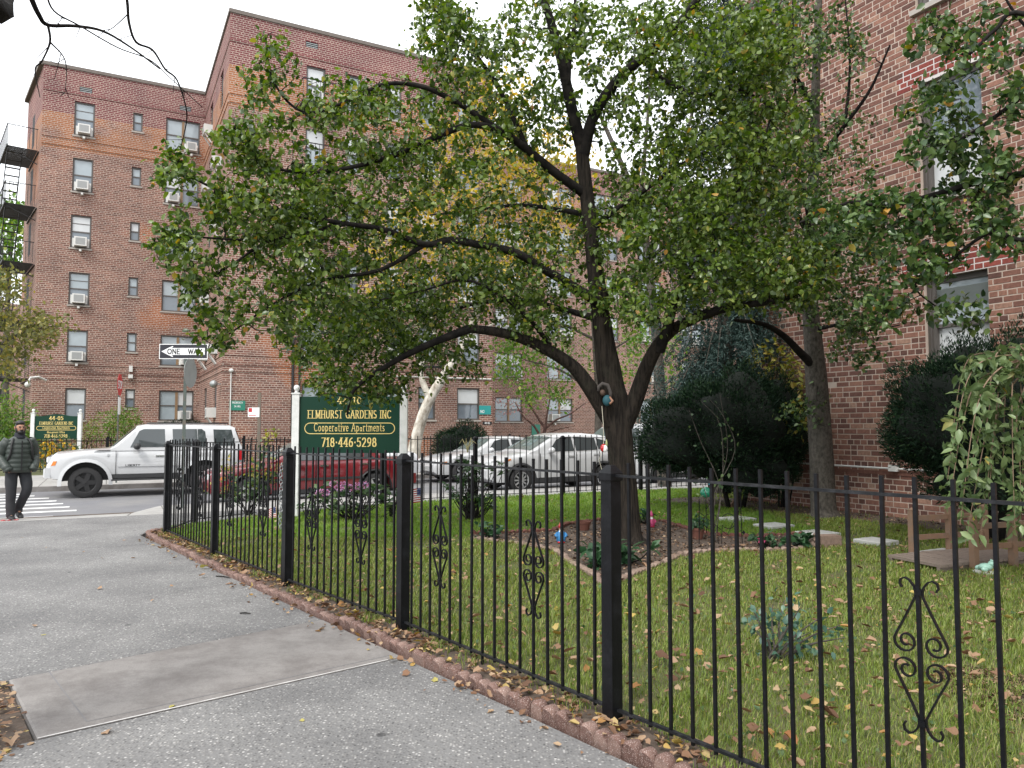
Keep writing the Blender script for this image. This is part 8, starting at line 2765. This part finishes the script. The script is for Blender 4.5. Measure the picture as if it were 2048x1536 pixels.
# ------------------------------------------------------------------ the man at the crossing
def person():
    g = G(33, 1036, -0.01)
    H = 1.70
    face = math.atan2(-g.y, -g.x)                         # turned towards the viewer, a little to his left
    rz = face + math.pi / 2 + math.radians(14)             # local -y is forward
    root = empty('person', (g.x, g.y, -0.012), rz, 'man in dark green padded jacket and charcoal trousers with hands in pockets', 'person')
    # body: one skinned figure
    J = {}
    J['pelvis'] = ((0, 0.02, 0.90), 0.135)
    J['waist'] = ((0, 0.01, 1.04), 0.135)
    J['chest'] = ((0, 0.0, 1.24), 0.155)
    J['neckb'] = ((0, 0.0, 1.405), 0.075)
    J['neck'] = ((0, -0.025, 1.465), 0.056)
    J['jaw'] = ((0, -0.055, 1.525), 0.062)
    J['head'] = ((0, -0.045, 1.60), 0.083)
    J['crown'] = ((0, -0.035, 1.655), 0.062)
    for sn, sg in (('l', 1), ('r', -1)):
        J['sh' + sn] = ((sg * 0.16, 0.0, 1.33), 0.052)
        J['el' + sn] = ((sg * 0.245, 0.07, 1.10), 0.045)
        J['wr' + sn] = ((sg * 0.225, -0.07, 0.93), 0.034)
        J['hip' + sn] = ((sg * 0.088, 0.02, 0.86), 0.098)
    # walking: his left leg (image right) bent and behind, right leg forward and straight
    J['kner'] = ((-0.105, -0.03, 0.47), 0.060)
    J['ankr'] = ((-0.10, -0.02, 0.085), 0.030)
    J['toer'] = ((-0.10, -0.10, 0.040), 0.022)
    J['knel'] = ((0.125, -0.06, 0.49), 0.060)
    J['ankl'] = ((0.055, 0.12, 0.14), 0.030)
    J['toel'] = ((0.055, 0.04, 0.085), 0.022)
    E = [('pelvis', 'waist'), ('waist', 'chest'), ('chest', 'neckb'), ('neckb', 'neck'), ('neck', 'jaw'), ('jaw', 'head'), ('head', 'crown')]
    for sn in 'lr':
        E += [('chest', 'sh' + sn), ('sh' + sn, 'el' + sn), ('el' + sn, 'wr' + sn), ('pelvis', 'hip' + sn), ('hip' + sn, 'kne' + sn), ('kne' + sn, 'ank' + sn), ('ank' + sn, 'toe' + sn)]
    # hands with fingers, inside the pockets
    for sn, sg in (('l', 1), ('r', -1)):
        J['pal' + sn] = ((sg * 0.195, -0.115, 0.885), 0.034)
        E.append(('wr' + sn, 'pal' + sn))
        for k in range(4):
            a = 'f%d%s' % (k, sn)
            J[a] = ((sg * (0.185 - 0.012 * k), -0.125 + 0.014 * k, 0.845 - 0.004 * (k % 2)), 0.010)
            J[a + 't'] = ((sg * (0.165 - 0.012 * k), -0.115 + 0.014 * k, 0.805 - 0.006 * (k in (1, 2))), 0.008)
            E += [('pal' + sn, a), (a, a + 't')]
        J['th' + sn] = ((sg * 0.165, -0.14, 0.885), 0.011)
        J['tt' + sn] = ((sg * 0.14, -0.145, 0.86), 0.009)
        E += [('pal' + sn, 'th' + sn), ('th' + sn, 'tt' + sn)]
    names = list(J)
    me = bpy.data.meshes.new('body')
    me.from_pydata([J[n][0] for n in names], [(names.index(a), names.index(b)) for a, b in E], [])
    o = bpy.data.objects.new('body', me)
    C.objects.link(o)
    sk = o.modifiers.new('skin', 'SKIN')
    for i, n in enumerate(names):
        r = J[n][1]
        me.skin_vertices[0].data[i].radius = (r, r)
        me.skin_vertices[0].data[i].use_root = (n == 'pelvis')
    o.modifiers.new('sub', 'SUBSURF').levels = 1
    o.modifiers['sub'].render_levels = 2
    dg = bpy.context.evaluated_depsgraph_get()
    ev = bpy.data.meshes.new_from_object(o.evaluated_get(dg))
    bpy.data.objects.remove(o)
    # shape the head: nose, brow and chin pushed out of the skull
    for v in ev.vertices:
        x, y, z = v.co
        if z > 1.50 and abs(x) < 0.10:
            if y < -0.08 and abs(x) < 0.018 and 1.555 < z < 1.60: v.co.y -= 0.022
            if z > 1.60: v.co.x *= 0.93
    ev.shade_smooth()
    body = link(ev, 'body', root, 'l', MAT['skin'])
    def ell(c, rx, ry, n=20, ph=0.0, p=2.4):
        out = []
        for k in range(n):
            a = 2 * math.pi * k / n + ph
            ca, sa = math.cos(a), math.sin(a)
            out.append((c[0] + rx * math.copysign(abs(ca) ** (2 / p), ca), c[1] + ry * math.copysign(abs(sa) ** (2 / p), sa), c[2]))
        return out
    # padded jacket: rows of quilting
    b = MB()
    rings = []
    zs = np.linspace(0.80, 1.44, 49)
    for z in zs:
        rx = pw(z, [(0.80, 0.190), (0.86, 0.208), (1.0, 0.202), (1.2, 0.210), (1.33, 0.205), (1.39, 0.155), (1.44, 0.085)])
        ry = pw(z, [(0.80, 0.150), (0.86, 0.168), (1.0, 0.165), (1.2, 0.165), (1.33, 0.135), (1.39, 0.105), (1.44, 0.078)])
        q = 0.011 * abs(math.sin((z - 0.80) * math.pi / 0.082)) if z < 1.40 else 0
        rings.append(ell((0, -0.008, z), rx + q, ry + q))
    b.ring(rings)
    jk = b.build('jacket', MAT['jacket'], root, 'l', True)
    for sg in (-1, 1):
        sn = 'l' if sg > 0 else 'r'
        pts = smooth_path([(sg * 0.15, 0.0, 1.375), (sg * 0.20, 0.01, 1.29), (sg * 0.252, 0.075, 1.10), (sg * 0.24, -0.01, 0.985), (sg * 0.208, -0.115, 0.90), (sg * 0.175, -0.15, 0.835)], 8)
        n = len(pts)
        rad = np.interp(np.linspace(0, 1, n), [0, 0.2, 0.5, 0.8, 1], [0.088, 0.092, 0.080, 0.070, 0.062]) + 0.008 * np.abs(np.sin(np.linspace(0, 8 * math.pi, n)))
        s = MB(); s.tube([tuple(p) for p in pts], list(rad), 14)
        s.build('sleeve', MAT['jacket'], jk, 'l', True)
        s = MB(); s.tube(smooth_path([(sg * 0.115, -0.10, 1.40), (sg * 0.15, -0.158, 1.30), (sg * 0.165, -0.165, 1.15), (sg * 0.19, -0.10, 1.02)], 5).tolist(), 0.018, 6)
        s.build('backpack_strap', MAT['black'], root, 'l', True)
    z_ = MB(); z_.box(-0.008, 0.008, -0.192, -0.172, 0.83, 1.36); z_.build('zip', MAT['black'], jk, 'l')
    c = MB()
    c.ring([ell((0, -0.02, z), r, r * 0.95, 16, 0, 2) for z, r in ((1.40, 0.105), (1.43, 0.092), (1.47, 0.082), (1.505, 0.080), (1.508, 0.066))])
    c.build('scarf', MAT['scarf'], root, 'l', True)
    bp = MB(); bp.box(-0.15, 0.15, 0.155, 0.28, 1.0, 1.36); bp.build('backpack', MAT['black'], root, 'l')
    # trousers
    t = MB()
    rw = []
    t.ring([ell((0, 0.015, z), rx, ry, 20) for z, rx, ry in ((0.97, 0.17, 0.125), (0.90, 0.185, 0.14), (0.83, 0.187, 0.142), (0.80, 0.17, 0.125))])
    tr = t.build('trousers', MAT['trousers'], root, 'l', True)
    for sg, kn, an in ((-1, 'kner', 'ankr'), (1, 'knel', 'ankl')):
        hp = (sg * 0.092, 0.015, 0.845)
        k_, a_ = J[kn][0], J[an][0]
        pts = smooth_path([hp, ((hp[0] + k_[0]) / 2 + sg * 0.008, (hp[1] + k_[1]) / 2 - 0.012, 0.66), k_, ((k_[0] + a_[0]) / 2, (k_[1] + a_[1]) / 2 + 0.012, (k_[2] + a_[2]) / 2), (a_[0], a_[1], a_[2] + 0.03), (a_[0], a_[1] - 0.005, a_[2] - 0.055)], 5)
        rad = np.interp(np.linspace(0, 1, len(pts)), [0, 0.2, 0.45, 0.7, 0.9, 1], [0.104, 0.096, 0.079, 0.073, 0.066, 0.064])
        rad = rad + 0.0025 * np.sin(np.linspace(0, 30, len(pts)))
        s = MB(); s.tube([tuple(p) for p in pts], list(rad), 14)
        s.build('trouser_leg', MAT['trousers'], tr, 'l', True)
        to = J['toe' + kn[-1]][0]
        sh = MB()
        d = Vector(to) - Vector(a_)
        d.z = 0
        d.normalize()
        sd = Vector((-d.y, d.x, 0))
        zz = a_[2] - 0.085
        tilt = 0.0 if sg < 0 else -0.28
        rgs = []
        for f, w_, h_ in ((-0.075, 0.028, 0.05), (-0.06, 0.040, 0.075), (0.0, 0.044, 0.085), (0.07, 0.046, 0.062), (0.14, 0.048, 0.045), (0.19, 0.036, 0.035), (0.205, 0.02, 0.022)):
            base = Vector((a_[0], a_[1], zz)) + d * f + Vector((0, 0, f * tilt + (0.045 if sg > 0 else 0) * 0))
            rgs.append([base + sd * (w_ * cx) + Vector((0, 0, h_ * cz)) for cx, cz in ((-1, 0), (1, 0), (1, 0.45), (0.62, 1), (-0.62, 1), (-1, 0.45))])
        sh.ring([[tuple(v) for v in r] for r in rgs])
        sh.build('shoe', MAT['black'], root, 'l', True, 50)
    # head details
    h = MB()
    h.ball((0, -0.018, 1.672), 0.074, 0.080, 0.050, 14, 8)
    h.ball((0, 0.012, 1.605), 0.082, 0.068, 0.072, 14, 8)
    h.build('hair', MAT['hair'], root, 'l', True)
    bd = MB()
    bd.ball((0, -0.088, 1.512), 0.056, 0.046, 0.042, 12, 8)
    bd.ball((0, -0.122, 1.545), 0.030, 0.014, 0.008, 8, 6)
    bd.ball((-0.062, -0.052, 1.545), 0.018, 0.030, 0.045, 8, 6).ball((0.062, -0.052, 1.545), 0.018, 0.030, 0.045, 8, 6)
    bd.build('beard', MAT['hair'], root, 'l', True)
    ft = MB()
    ft.ball((0, -0.138, 1.572), 0.013, 0.019, 0.022, 8, 6)
    for sg in (-1, 1): ft.ball((sg * 0.084, -0.035, 1.585), 0.012, 0.02, 0.032, 8, 6)
    ft.build('face_features', MAT['skin'], body, 'l', True)
    ey = MB()
    for sg in (-1, 1):
        ey.ball((sg * 0.030, -0.119, 1.598), 0.017, 0.010, 0.008, 8, 6)
        ey.ball((sg * 0.030, -0.121, 1.615), 0.021, 0.008, 0.005, 8, 6)
    ey.build('eyes', MAT['hair'], body, 'l', True)
person()

# ------------------------------------------------------------------ small things in the garden
rs = np.random.RandomState(41)
def flagstone(px, py, w, h, rot, label):
    g = G(px, py)
    b = MB()
    pts = [(math.cos(a) * w * (0.92 + 0.14 * rs.rand()), math.sin(a) * h * (0.92 + 0.14 * rs.rand())) for a in np.linspace(math.pi / 4, 2 * math.pi + math.pi / 4, 9)[:-1]]
    pts = [(x * 1.0, y) for x, y in [(-w, -h), (0, -h * 1.03), (w, -h), (w * 1.02, 0), (w, h), (0, h * 1.02), (-w, h), (-w * 1.02, 0)]]
    n = len(pts)
    vs = [(x, y, 0.0) for x, y in pts] + [(x, y, 0.055) for x, y in pts] + [(x * 0.97, y * 0.97, 0.064) for x, y in pts]
    b.add(vs, [tuple(range(2 * n, 3 * n))] + [(i, (i + 1) % n, n + (i + 1) % n, n + i) for i in range(n)] + [(n + i, n + (i + 1) % n, 2 * n + (i + 1) % n, 2 * n + i) for i in range(n)])
    o = b.build('stepping_stone', MAT['flag'])
    o.location = (g.x, g.y, 0.01)
    o.rotation_euler = (0, 0, rot)
    tag(o, label, 'stepping stone', 'stepping stones across the lawn')
flagstone(1635, 1074, 0.23, 0.22, 0.5, 'square pale stepping stone next to the tan edging brick')
flagstone(1752, 1090, 0.20, 0.20, 0.5, 'pale stepping stone alone on the grass in mid lawn')
flagstone(1895, 1116, 0.26, 0.22, 0.5, 'pale stepping stone at the near end of the little bridge')
flagstone(1548, 1058, 0.24, 0.2, 0.5, 'pale stepping stone behind the hot pink flower')
flagstone(1475, 1044, 0.24, 0.2, 0.5, 'farthest pale stepping stone below the dark yew')
g = G(1655, 1096)
b = MB()
b.box(-0.15, 0.15, -0.09, 0.09, 0.0, 0.16)
b.box(-0.152, 0.152, -0.092, 0.092, 0.05, 0.058)
o = b.build('edging_brick', MAT['edging_pale']); o.location = (g.x, g.y, 0.01); o.rotation_euler = (0, 0, 0.2); tag(o, 'tan concrete brick at the right end of the flower bed', 'brick')
# stone rabbit beside it
g = G(1628, 1100)
rt = empty('rabbit_figure', (g.x, g.y, 0.02), 0, 'small tan rabbit ornament by the tan concrete brick', 'ornament')
b = MB(); b.ball((0, 0, 0.06), 0.06, 0.09, 0.06).ball((0.0, -0.07, 0.12), 0.035, 0.04, 0.035)
b.build('body', MAT['edging_pale'], rt, 'l', True)
for sg in (-1, 1):
    e = MB(); e.ball((sg * 0.015, -0.055, 0.175), 0.010, 0.014, 0.04, 8, 6); e.build('ear', MAT['edging_pale'], rt, 'l', True)

# terracotta pots
def pot(px, py, r, h, label, plant=None):
    g = G(px, py)
    rt = empty('plant_pot', (g.x, g.y, 0.02), 0, label, 'pot')
    b = MB()
    b.lathe([(r * 0.68, 0.0), (r * 0.92, h * 0.78), (r, h * 0.78), (r * 1.02, h), (r * 0.9, h), (r * 0.86, h * 0.82), (0.001, h * 0.80)], (0, 0, 0), 20)
    b.build('pot', MAT['terracotta'], rt, 'l', True, 40)
    if plant:
        n_ = 90
        v = unit(rs.normal(size=(n_, 3))) * rs.rand(n_, 1) ** 0.5
        P = np.array([g.x, g.y, 0.02 + h + 0.07]) + v * np.array([r * 1.2, r * 1.2, 0.11])
        o = link(leaf_mesh('foliage', P, 0.075, rs, aspect=0.55, axis=v, droop=0.1), 'foliage', rt, 'w', MAT[plant]); o['kind'] = 'stuff'
pot(1168, 1064, 0.105, 0.145, 'wide terracotta pot against the dark edging left of the trunk')
pot(1395, 1082, 0.10, 0.17, 'dark flower pot with a leafy plant below the rose canes', 'hosta')

# gnomes
def gnome(px, py, h, coat, hat, label, d=None):
    g = G(px, py)
    rt = empty('garden_gnome', (g.x, g.y, 0.03), 0, label, 'ornament')
    k = h / 0.3
    b = MB(); b.lathe([(0.045 * k, 0.0), (0.062 * k, 0.03 * k), (0.068 * k, 0.08 * k), (0.05 * k, 0.14 * k), (0.03 * k, 0.165 * k)], (0, 0, 0), 14); b.build('coat', coat, rt, 'l', True)
    b = MB(); b.ball((0, 0, 0.19 * k), 0.034 * k, 0.034 * k, 0.034 * k); b.ball((0, -0.034 * k, 0.187 * k), 0.009 * k); b.build('head', MAT['skin'], rt, 'l', True)
    b = MB(); b.ball((0, -0.030 * k, 0.155 * k), 0.026 * k, 0.016 * k, 0.034 * k); b.build('beard', MAT['signwhite'], rt, 'l', True)
    b = MB(); b.lathe([(0.040 * k, 0.205 * k), (0.030 * k, 0.235 * k), (0.014 * k, 0.275 * k), (0.001, 0.30 * k)], (0, 0, 0), 12); b.build('hat', hat, rt, 'l', True)
    for sg in (-1, 1):
        b = MB(); b.tube([(sg * 0.05 * k, 0, 0.13 * k), (sg * 0.075 * k, -0.02 * k, 0.10 * k), (sg * 0.05 * k, -0.05 * k, 0.085 * k)], [0.02 * k, 0.018 * k, 0.012 * k], 8); b.build('arm', coat, rt, 'l', True)
        b = MB(); b.ball((sg * 0.028 * k, -0.03 * k, 0.012 * k), 0.022 * k, 0.035 * k, 0.016 * k, 8, 6); b.build('boot', MAT['redlens'], rt, 'l', True)
blue = M('blue_glaze', (0.03, 0.17, 0.38), 0.45)
gnome(1122, 1090, 0.30, blue, MAT['redlens'], 'garden gnome in a blue coat and red pointed hat in the bed')
gnome(1303, 1058, 0.26, M('pink_glaze', (0.50, 0.06, 0.17), 0.5), M('pink_glaze_hat', (0.62, 0.08, 0.22), 0.4), 'bright pink garden figure just right of the trunk foot')

# figure of a little man clinging to the trunk with a curved tail of hat, and a bird on a string
tx = D(1206, 790, 10.3 - 0.26)
rt = empty('tree_ornament', tx, 0, 'dark little figure with a hooped arm hung on the left of the trunk fork', 'ornament')
b = MB(); b.tube([(0.09, 0.02, -0.10), (0.10, 0, 0.03), (0.06, -0.02, 0.13), (-0.01, -0.03, 0.15), (-0.06, -0.03, 0.11), (-0.065, -0.03, 0.05)], [0.02, 0.024, 0.026, 0.026, 0.024, 0.018], 10)
b.build('hoop', M('grey_fur', (0.08, 0.07, 0.065), 0.9), rt, 'l', True)
b = MB(); b.ball((-0.01, -0.03, 0.03), 0.036, 0.036, 0.042); b.build('head', M('ornament_face', (0.09, 0.055, 0.04), 0.7), rt, 'l', True)
b = MB(); b.ball((0.05, -0.02, -0.075), 0.06, 0.05, 0.075); b.build('body', M('teal_coat', (0.018, 0.085, 0.11), 0.7), rt, 'l', True)
b = MB(); b.tube([(0.08, -0.04, -0.03), (0.12, -0.06, -0.08), (0.08, -0.07, -0.12)], 0.016, 8); b.build('arm', MAT['skin'], rt, 'l', True)
bx_ = D(1207, 896, 10.3 - 0.42)
rt = empty('hanging_bird', bx_, 0, 'red and white bird ornament hanging on a cord at the left of the trunk', 'ornament')
b = MB(); b.ball((0, 0, 0), 0.042, 0.035, 0.055); b.build('body', MAT['redlens'], rt, 'l', True)
b = MB(); b.ball((0.018, -0.012, -0.008), 0.036, 0.028, 0.05); b.build('breast', MAT['signwhite'], rt, 'l', True)
b = MB(); b.lathe([(0.022, 0.0), (0.012, 0.05), (0.001, 0.085)], (0.04, 0, 0.03), 8); b.build('tail', M('olive_tail', (0.35, 0.38, 0.18), 0.6), rt, 'l', True)
b = MB(); b.tube([(0, 0, 0.05), (0.0, 0.0, 0.30), (-0.012, 0.05, 0.55)], 0.004, 5); b.tube([(-0.02, 0, -0.05), (-0.06, 0, -0.15), (-0.02, 0, -0.3)], 0.003, 5); b.build('cord', M('pale_cord', (0.5, 0.47, 0.38), 0.8), rt, 'l')
# glass ball with a blue flower on a stake
gx = G(1413, 1075)
rt = empty('garden_stake', (gx.x, gx.y, 0), 0, 'green glass ball and blue flower on a garden stake before the yew', 'ornament')
zb0 = D(1410, 985, gx.y).z
b = MB(); b.tube([(0, 0, 0), (0, 0, zb0)], 0.006, 6); b.tube([(0.0, 0, 0.4), (0.10, 0, 0.55), (0.09, 0, zb0 + 0.10)], 0.005, 5); b.build('stake', MAT['iron'], rt, 'l')
b = MB(); b.ball((0, 0, zb0), 0.085, 0.085, 0.08, 14, 10); b.build('glass_ball', glass_mat('green_glass', (0.02, 0.22, 0.13), 0.08), rt, 'l', True)
b = MB()
for k in range(6):
    a = k * math.pi / 3
    b.ball((0.09 + 0.03 * math.cos(a), 0, zb0 + 0.12 + 0.03 * math.sin(a)), 0.018, 0.010, 0.018, 8, 6)
b.build('flower', M('sky_blue_petals', (0.06, 0.42, 0.55), 0.5), rt, 'l', True)
# wire plant support
wx_ = G(1440, 1092)
rt = empty('plant_support', (wx_.x, wx_.y, 0), 0, 'thin black wire plant support with curls and leaves in the bed', 'plant support')
b = MB()
for k, (x0, x1, zt) in enumerate([(-0.28, -0.27, 0.62), (0.30, 0.28, 0.72)]):
    b.tube([(x0, 0, 0), (x1, 0, zt)], 0.006, 5)
for sg in (-1, 1):
    pts = [(sg * 0.02, 0, 0.0)] + [(sg * (0.12 + 0.10 * math.cos(a)), 0, 0.33 + 0.10 * math.sin(a)) for a in np.linspace(-2.6, 2.6, 12)]
    b.tube(pts, 0.005, 5)
b.tube([(-0.27, 0, 0.45), (0.1, 0, 0.15), (0.28, 0, 0.5)], 0.005, 5)
b.build('wire', MAT['iron'], rt, 'l')
b = MB()
for (x, z) in ((-0.10, 0.42), (0.24, 0.36), (0.28, 0.74), (0.32, 0.18)):
    b.add([(x, -0.004, z - 0.03), (x + 0.022, -0.004, z), (x, -0.004, z + 0.03), (x - 0.022, -0.004, z), (x, 0.004, z - 0.03), (x + 0.022, 0.004, z), (x, 0.004, z + 0.03), (x - 0.022, 0.004, z)], [(0, 1, 2, 3), (7, 6, 5, 4), (0, 4, 5, 1), (1, 5, 6, 2), (2, 6, 7, 3), (3, 7, 4, 0)])
b.build('metal_leaf', MAT['iron'], rt, 'l')
# leaning stake by the yew
a_, c_ = D(1462, 1012, 14.2), D(1476, 985, 14.3)
b = MB(); b.bar(Vector((G(1460, 1016).x, G(1460, 1016).y, 0.0)), Vector((G(1460, 1016).x + 0.2, G(1460, 1016).y + 0.05, 0.30)), 0.05)
tag(b.build('wooden_stake', MAT['wood']), 'short wooden stake leaning at the foot of the dark yew', 'stake')

# the little wooden bridge
g0 = G(1872, 1130); g1 = G(2010, 1170)
bdz = 0.10
bx0 = G(1950, 1146)
rt = empty('garden_bridge', (bx0.x, bx0.y, 0), math.radians(20), 'little wooden bridge with a plank deck and low rails at the lawn edge', 'bridge')
# local x: across the picture (length), y: away
for k in range(16):
    b = MB(); b.box(-0.42 + k * 0.105, -0.42 + k * 0.105 + 0.096, 0.06, 0.78, bdz - 0.03 + 0.012 * math.sin(math.pi * k / 15), bdz + 0.012 * math.sin(math.pi * k / 15) + rs.uniform(-0.002, 0.002))
    b.build('plank', MAT['deck'], rt, 'l')
for yy in (0.10, 0.74):
    b = MB(); b.box(-0.42, 1.26, yy - 0.02, yy + 0.02, 0.0, bdz - 0.031); b.build('beam', MAT['deck'], rt, 'l')
for yy in (0.02, 0.82):
    for xx in (0.02, 0.62, 1.2):
        b = MB(); b.box(xx - 0.035, xx + 0.035, yy - 0.035, yy + 0.035, 0.0, 0.60); b.add([(xx - 0.04, yy - 0.04, 0.601), (xx + 0.04, yy - 0.04, 0.601), (xx + 0.04, yy + 0.04, 0.601), (xx - 0.04, yy + 0.04, 0.601), (xx, yy, 0.63)], [(0, 1, 4), (1, 2, 4), (2, 3, 4), (3, 0, 4), (3, 2, 1, 0)])
        b.build('post', MAT['wood'], rt, 'l')
    for zz in (0.27, 0.50):
        for (xa, xb) in ((0.056, 0.584), (0.656, 1.164)):
            b = MB(); b.box(xa, xb, yy - 0.015, yy + 0.015, zz - 0.03, zz + 0.03); b.build('rail', MAT['wood'], rt, 'l')
# glass frog by the bridge post
g = G(1972, 1150)
rt = empty('glass_frog', (g.x, g.y, 0.02), 0, 'pale green glass frog ornament at the foot of the bridge post', 'ornament')
gg = glass_mat('pale_green_glass', (0.32, 0.55, 0.45), 0.1)
b = MB(); b.lathe([(0.13, 0.0), (0.135, 0.02), (0.10, 0.03), (0.001, 0.03)], (0, 0, 0), 18); b.build('saucer', MAT['flag'], rt, 'l', True, 40)
b = MB(); b.ball((0, 0, 0.07), 0.075, 0.06, 0.04).ball((0.05, -0.02, 0.105), 0.035, 0.035, 0.03); b.build('body', gg, rt, 'l', True)
for sg in (-1, 1):
    b = MB(); b.ball((0.06, -0.02 + sg * 0.018, 0.135), 0.013); b.build('eye', gg, rt, 'l', True)
    b = MB(); b.ball((-0.045, sg * 0.055, 0.05), 0.04, 0.022, 0.03, 8, 6); b.build('leg', gg, rt, 'l', True)

# small flags on sticks
def flag(px, py, d, w, h, lean, label, z0=None):
    g = D(px, py, d)
    rt = empty('small_flag', (g.x, g.y, 0), 0, label, 'flag')
    zt = g.z
    b = MB(); b.tube([(0.02 * lean, 0, 0), (0, 0, zt)], 0.005, 6); b.build('stick', M('flag_stick', (0.45, 0.28, 0.12), 0.6), rt, 'l')
    def pt(u, v):                      # draped cloth
        return (-w * u * 0.95, 0.018 * math.sin(u * 7 + v * 2), zt - 0.01 - h * v - 0.10 * u * u * lean)
    n = 13
    for k in range(n):
        s = MB()
        v0, v1 = k / n, (k + 1) / n
        u0 = 0.42 if k < 7 else 0.0
        m = 6
        vs = [pt(u0 + (1 - u0) * i / m, v) for v in (v0, v1) for i in range(m + 1)]
        s.add(vs, [(i, i + 1, m + 2 + i, m + 1 + i) for i in range(m)])
        s.build('stripe', MAT['signred'] if k % 2 == 0 else MAT['signwhite'], rt, 'l')
    s = MB()
    m = 4
    vs = [pt(0.42 * i / m, v) for v in (0, 7 / n) for i in range(m + 1)]
    s.add(vs, [(i, i + 1, m + 2 + i, m + 1 + i) for i in range(m)])
    ct = s.build('canton', M('flag_navy', (0.02, 0.035, 0.14), 0.7), rt, 'l')
    s = MB()
    for i in range(4):
        for j in range(3):
            q = pt(0.42 * (i + 0.5) / 4, (7 / n) * (j + 0.5) / 3)
            s.add([(q[0] + 0.006 * math.cos(a) * r, q[1] - 0.006, q[2] + 0.006 * math.sin(a) * r) for a, r in [(math.pi / 2 + k * math.pi / 5, 1 if k % 2 == 0 else 0.45) for k in range(10)]], [tuple(range(10))])
    s.build('stars', MAT['signwhite'], ct, 'l')
fl_d = 13.6
flag(843, 975, fl_d, 0.20, 0.25, 0.3, 'small striped flag on a stick just right of the third fence post')
flag(552, 1012, 12.9, 0.16, 0.20, 0.9, 'small faded striped flag drooping beside the left sign post')
# chain hung on the second post from the corner
ch = empty('post_chain', (POSTS[2].x, POSTS[2].y, 0), 0, 'pale chain hanging down the left side of the third fence post from the corner', 'chain')
cd_ = POSTS[2].y
b = MB()
k = 0
z = 1.22
x0 = -0.056
zend = 0.60
while z > zend:
    a = k % 2
    c = Vector((x0 - 0.012 * abs(math.sin(k * 0.5)), -0.03, z))
    pts = [(c.x + (0.013 * math.cos(t) if a else 0.004 * math.cos(t)), c.y + (0.004 * math.cos(t) if a else 0.013 * math.cos(t)), c.z + 0.022 * math.sin(t)) for t in np.linspace(0, 2 * math.pi, 9)]
    b.tube(pts, 0.0042, 5)
    z -= 0.034
    k += 1
b.build('links', MAT['galv'], ch, 'l', True)
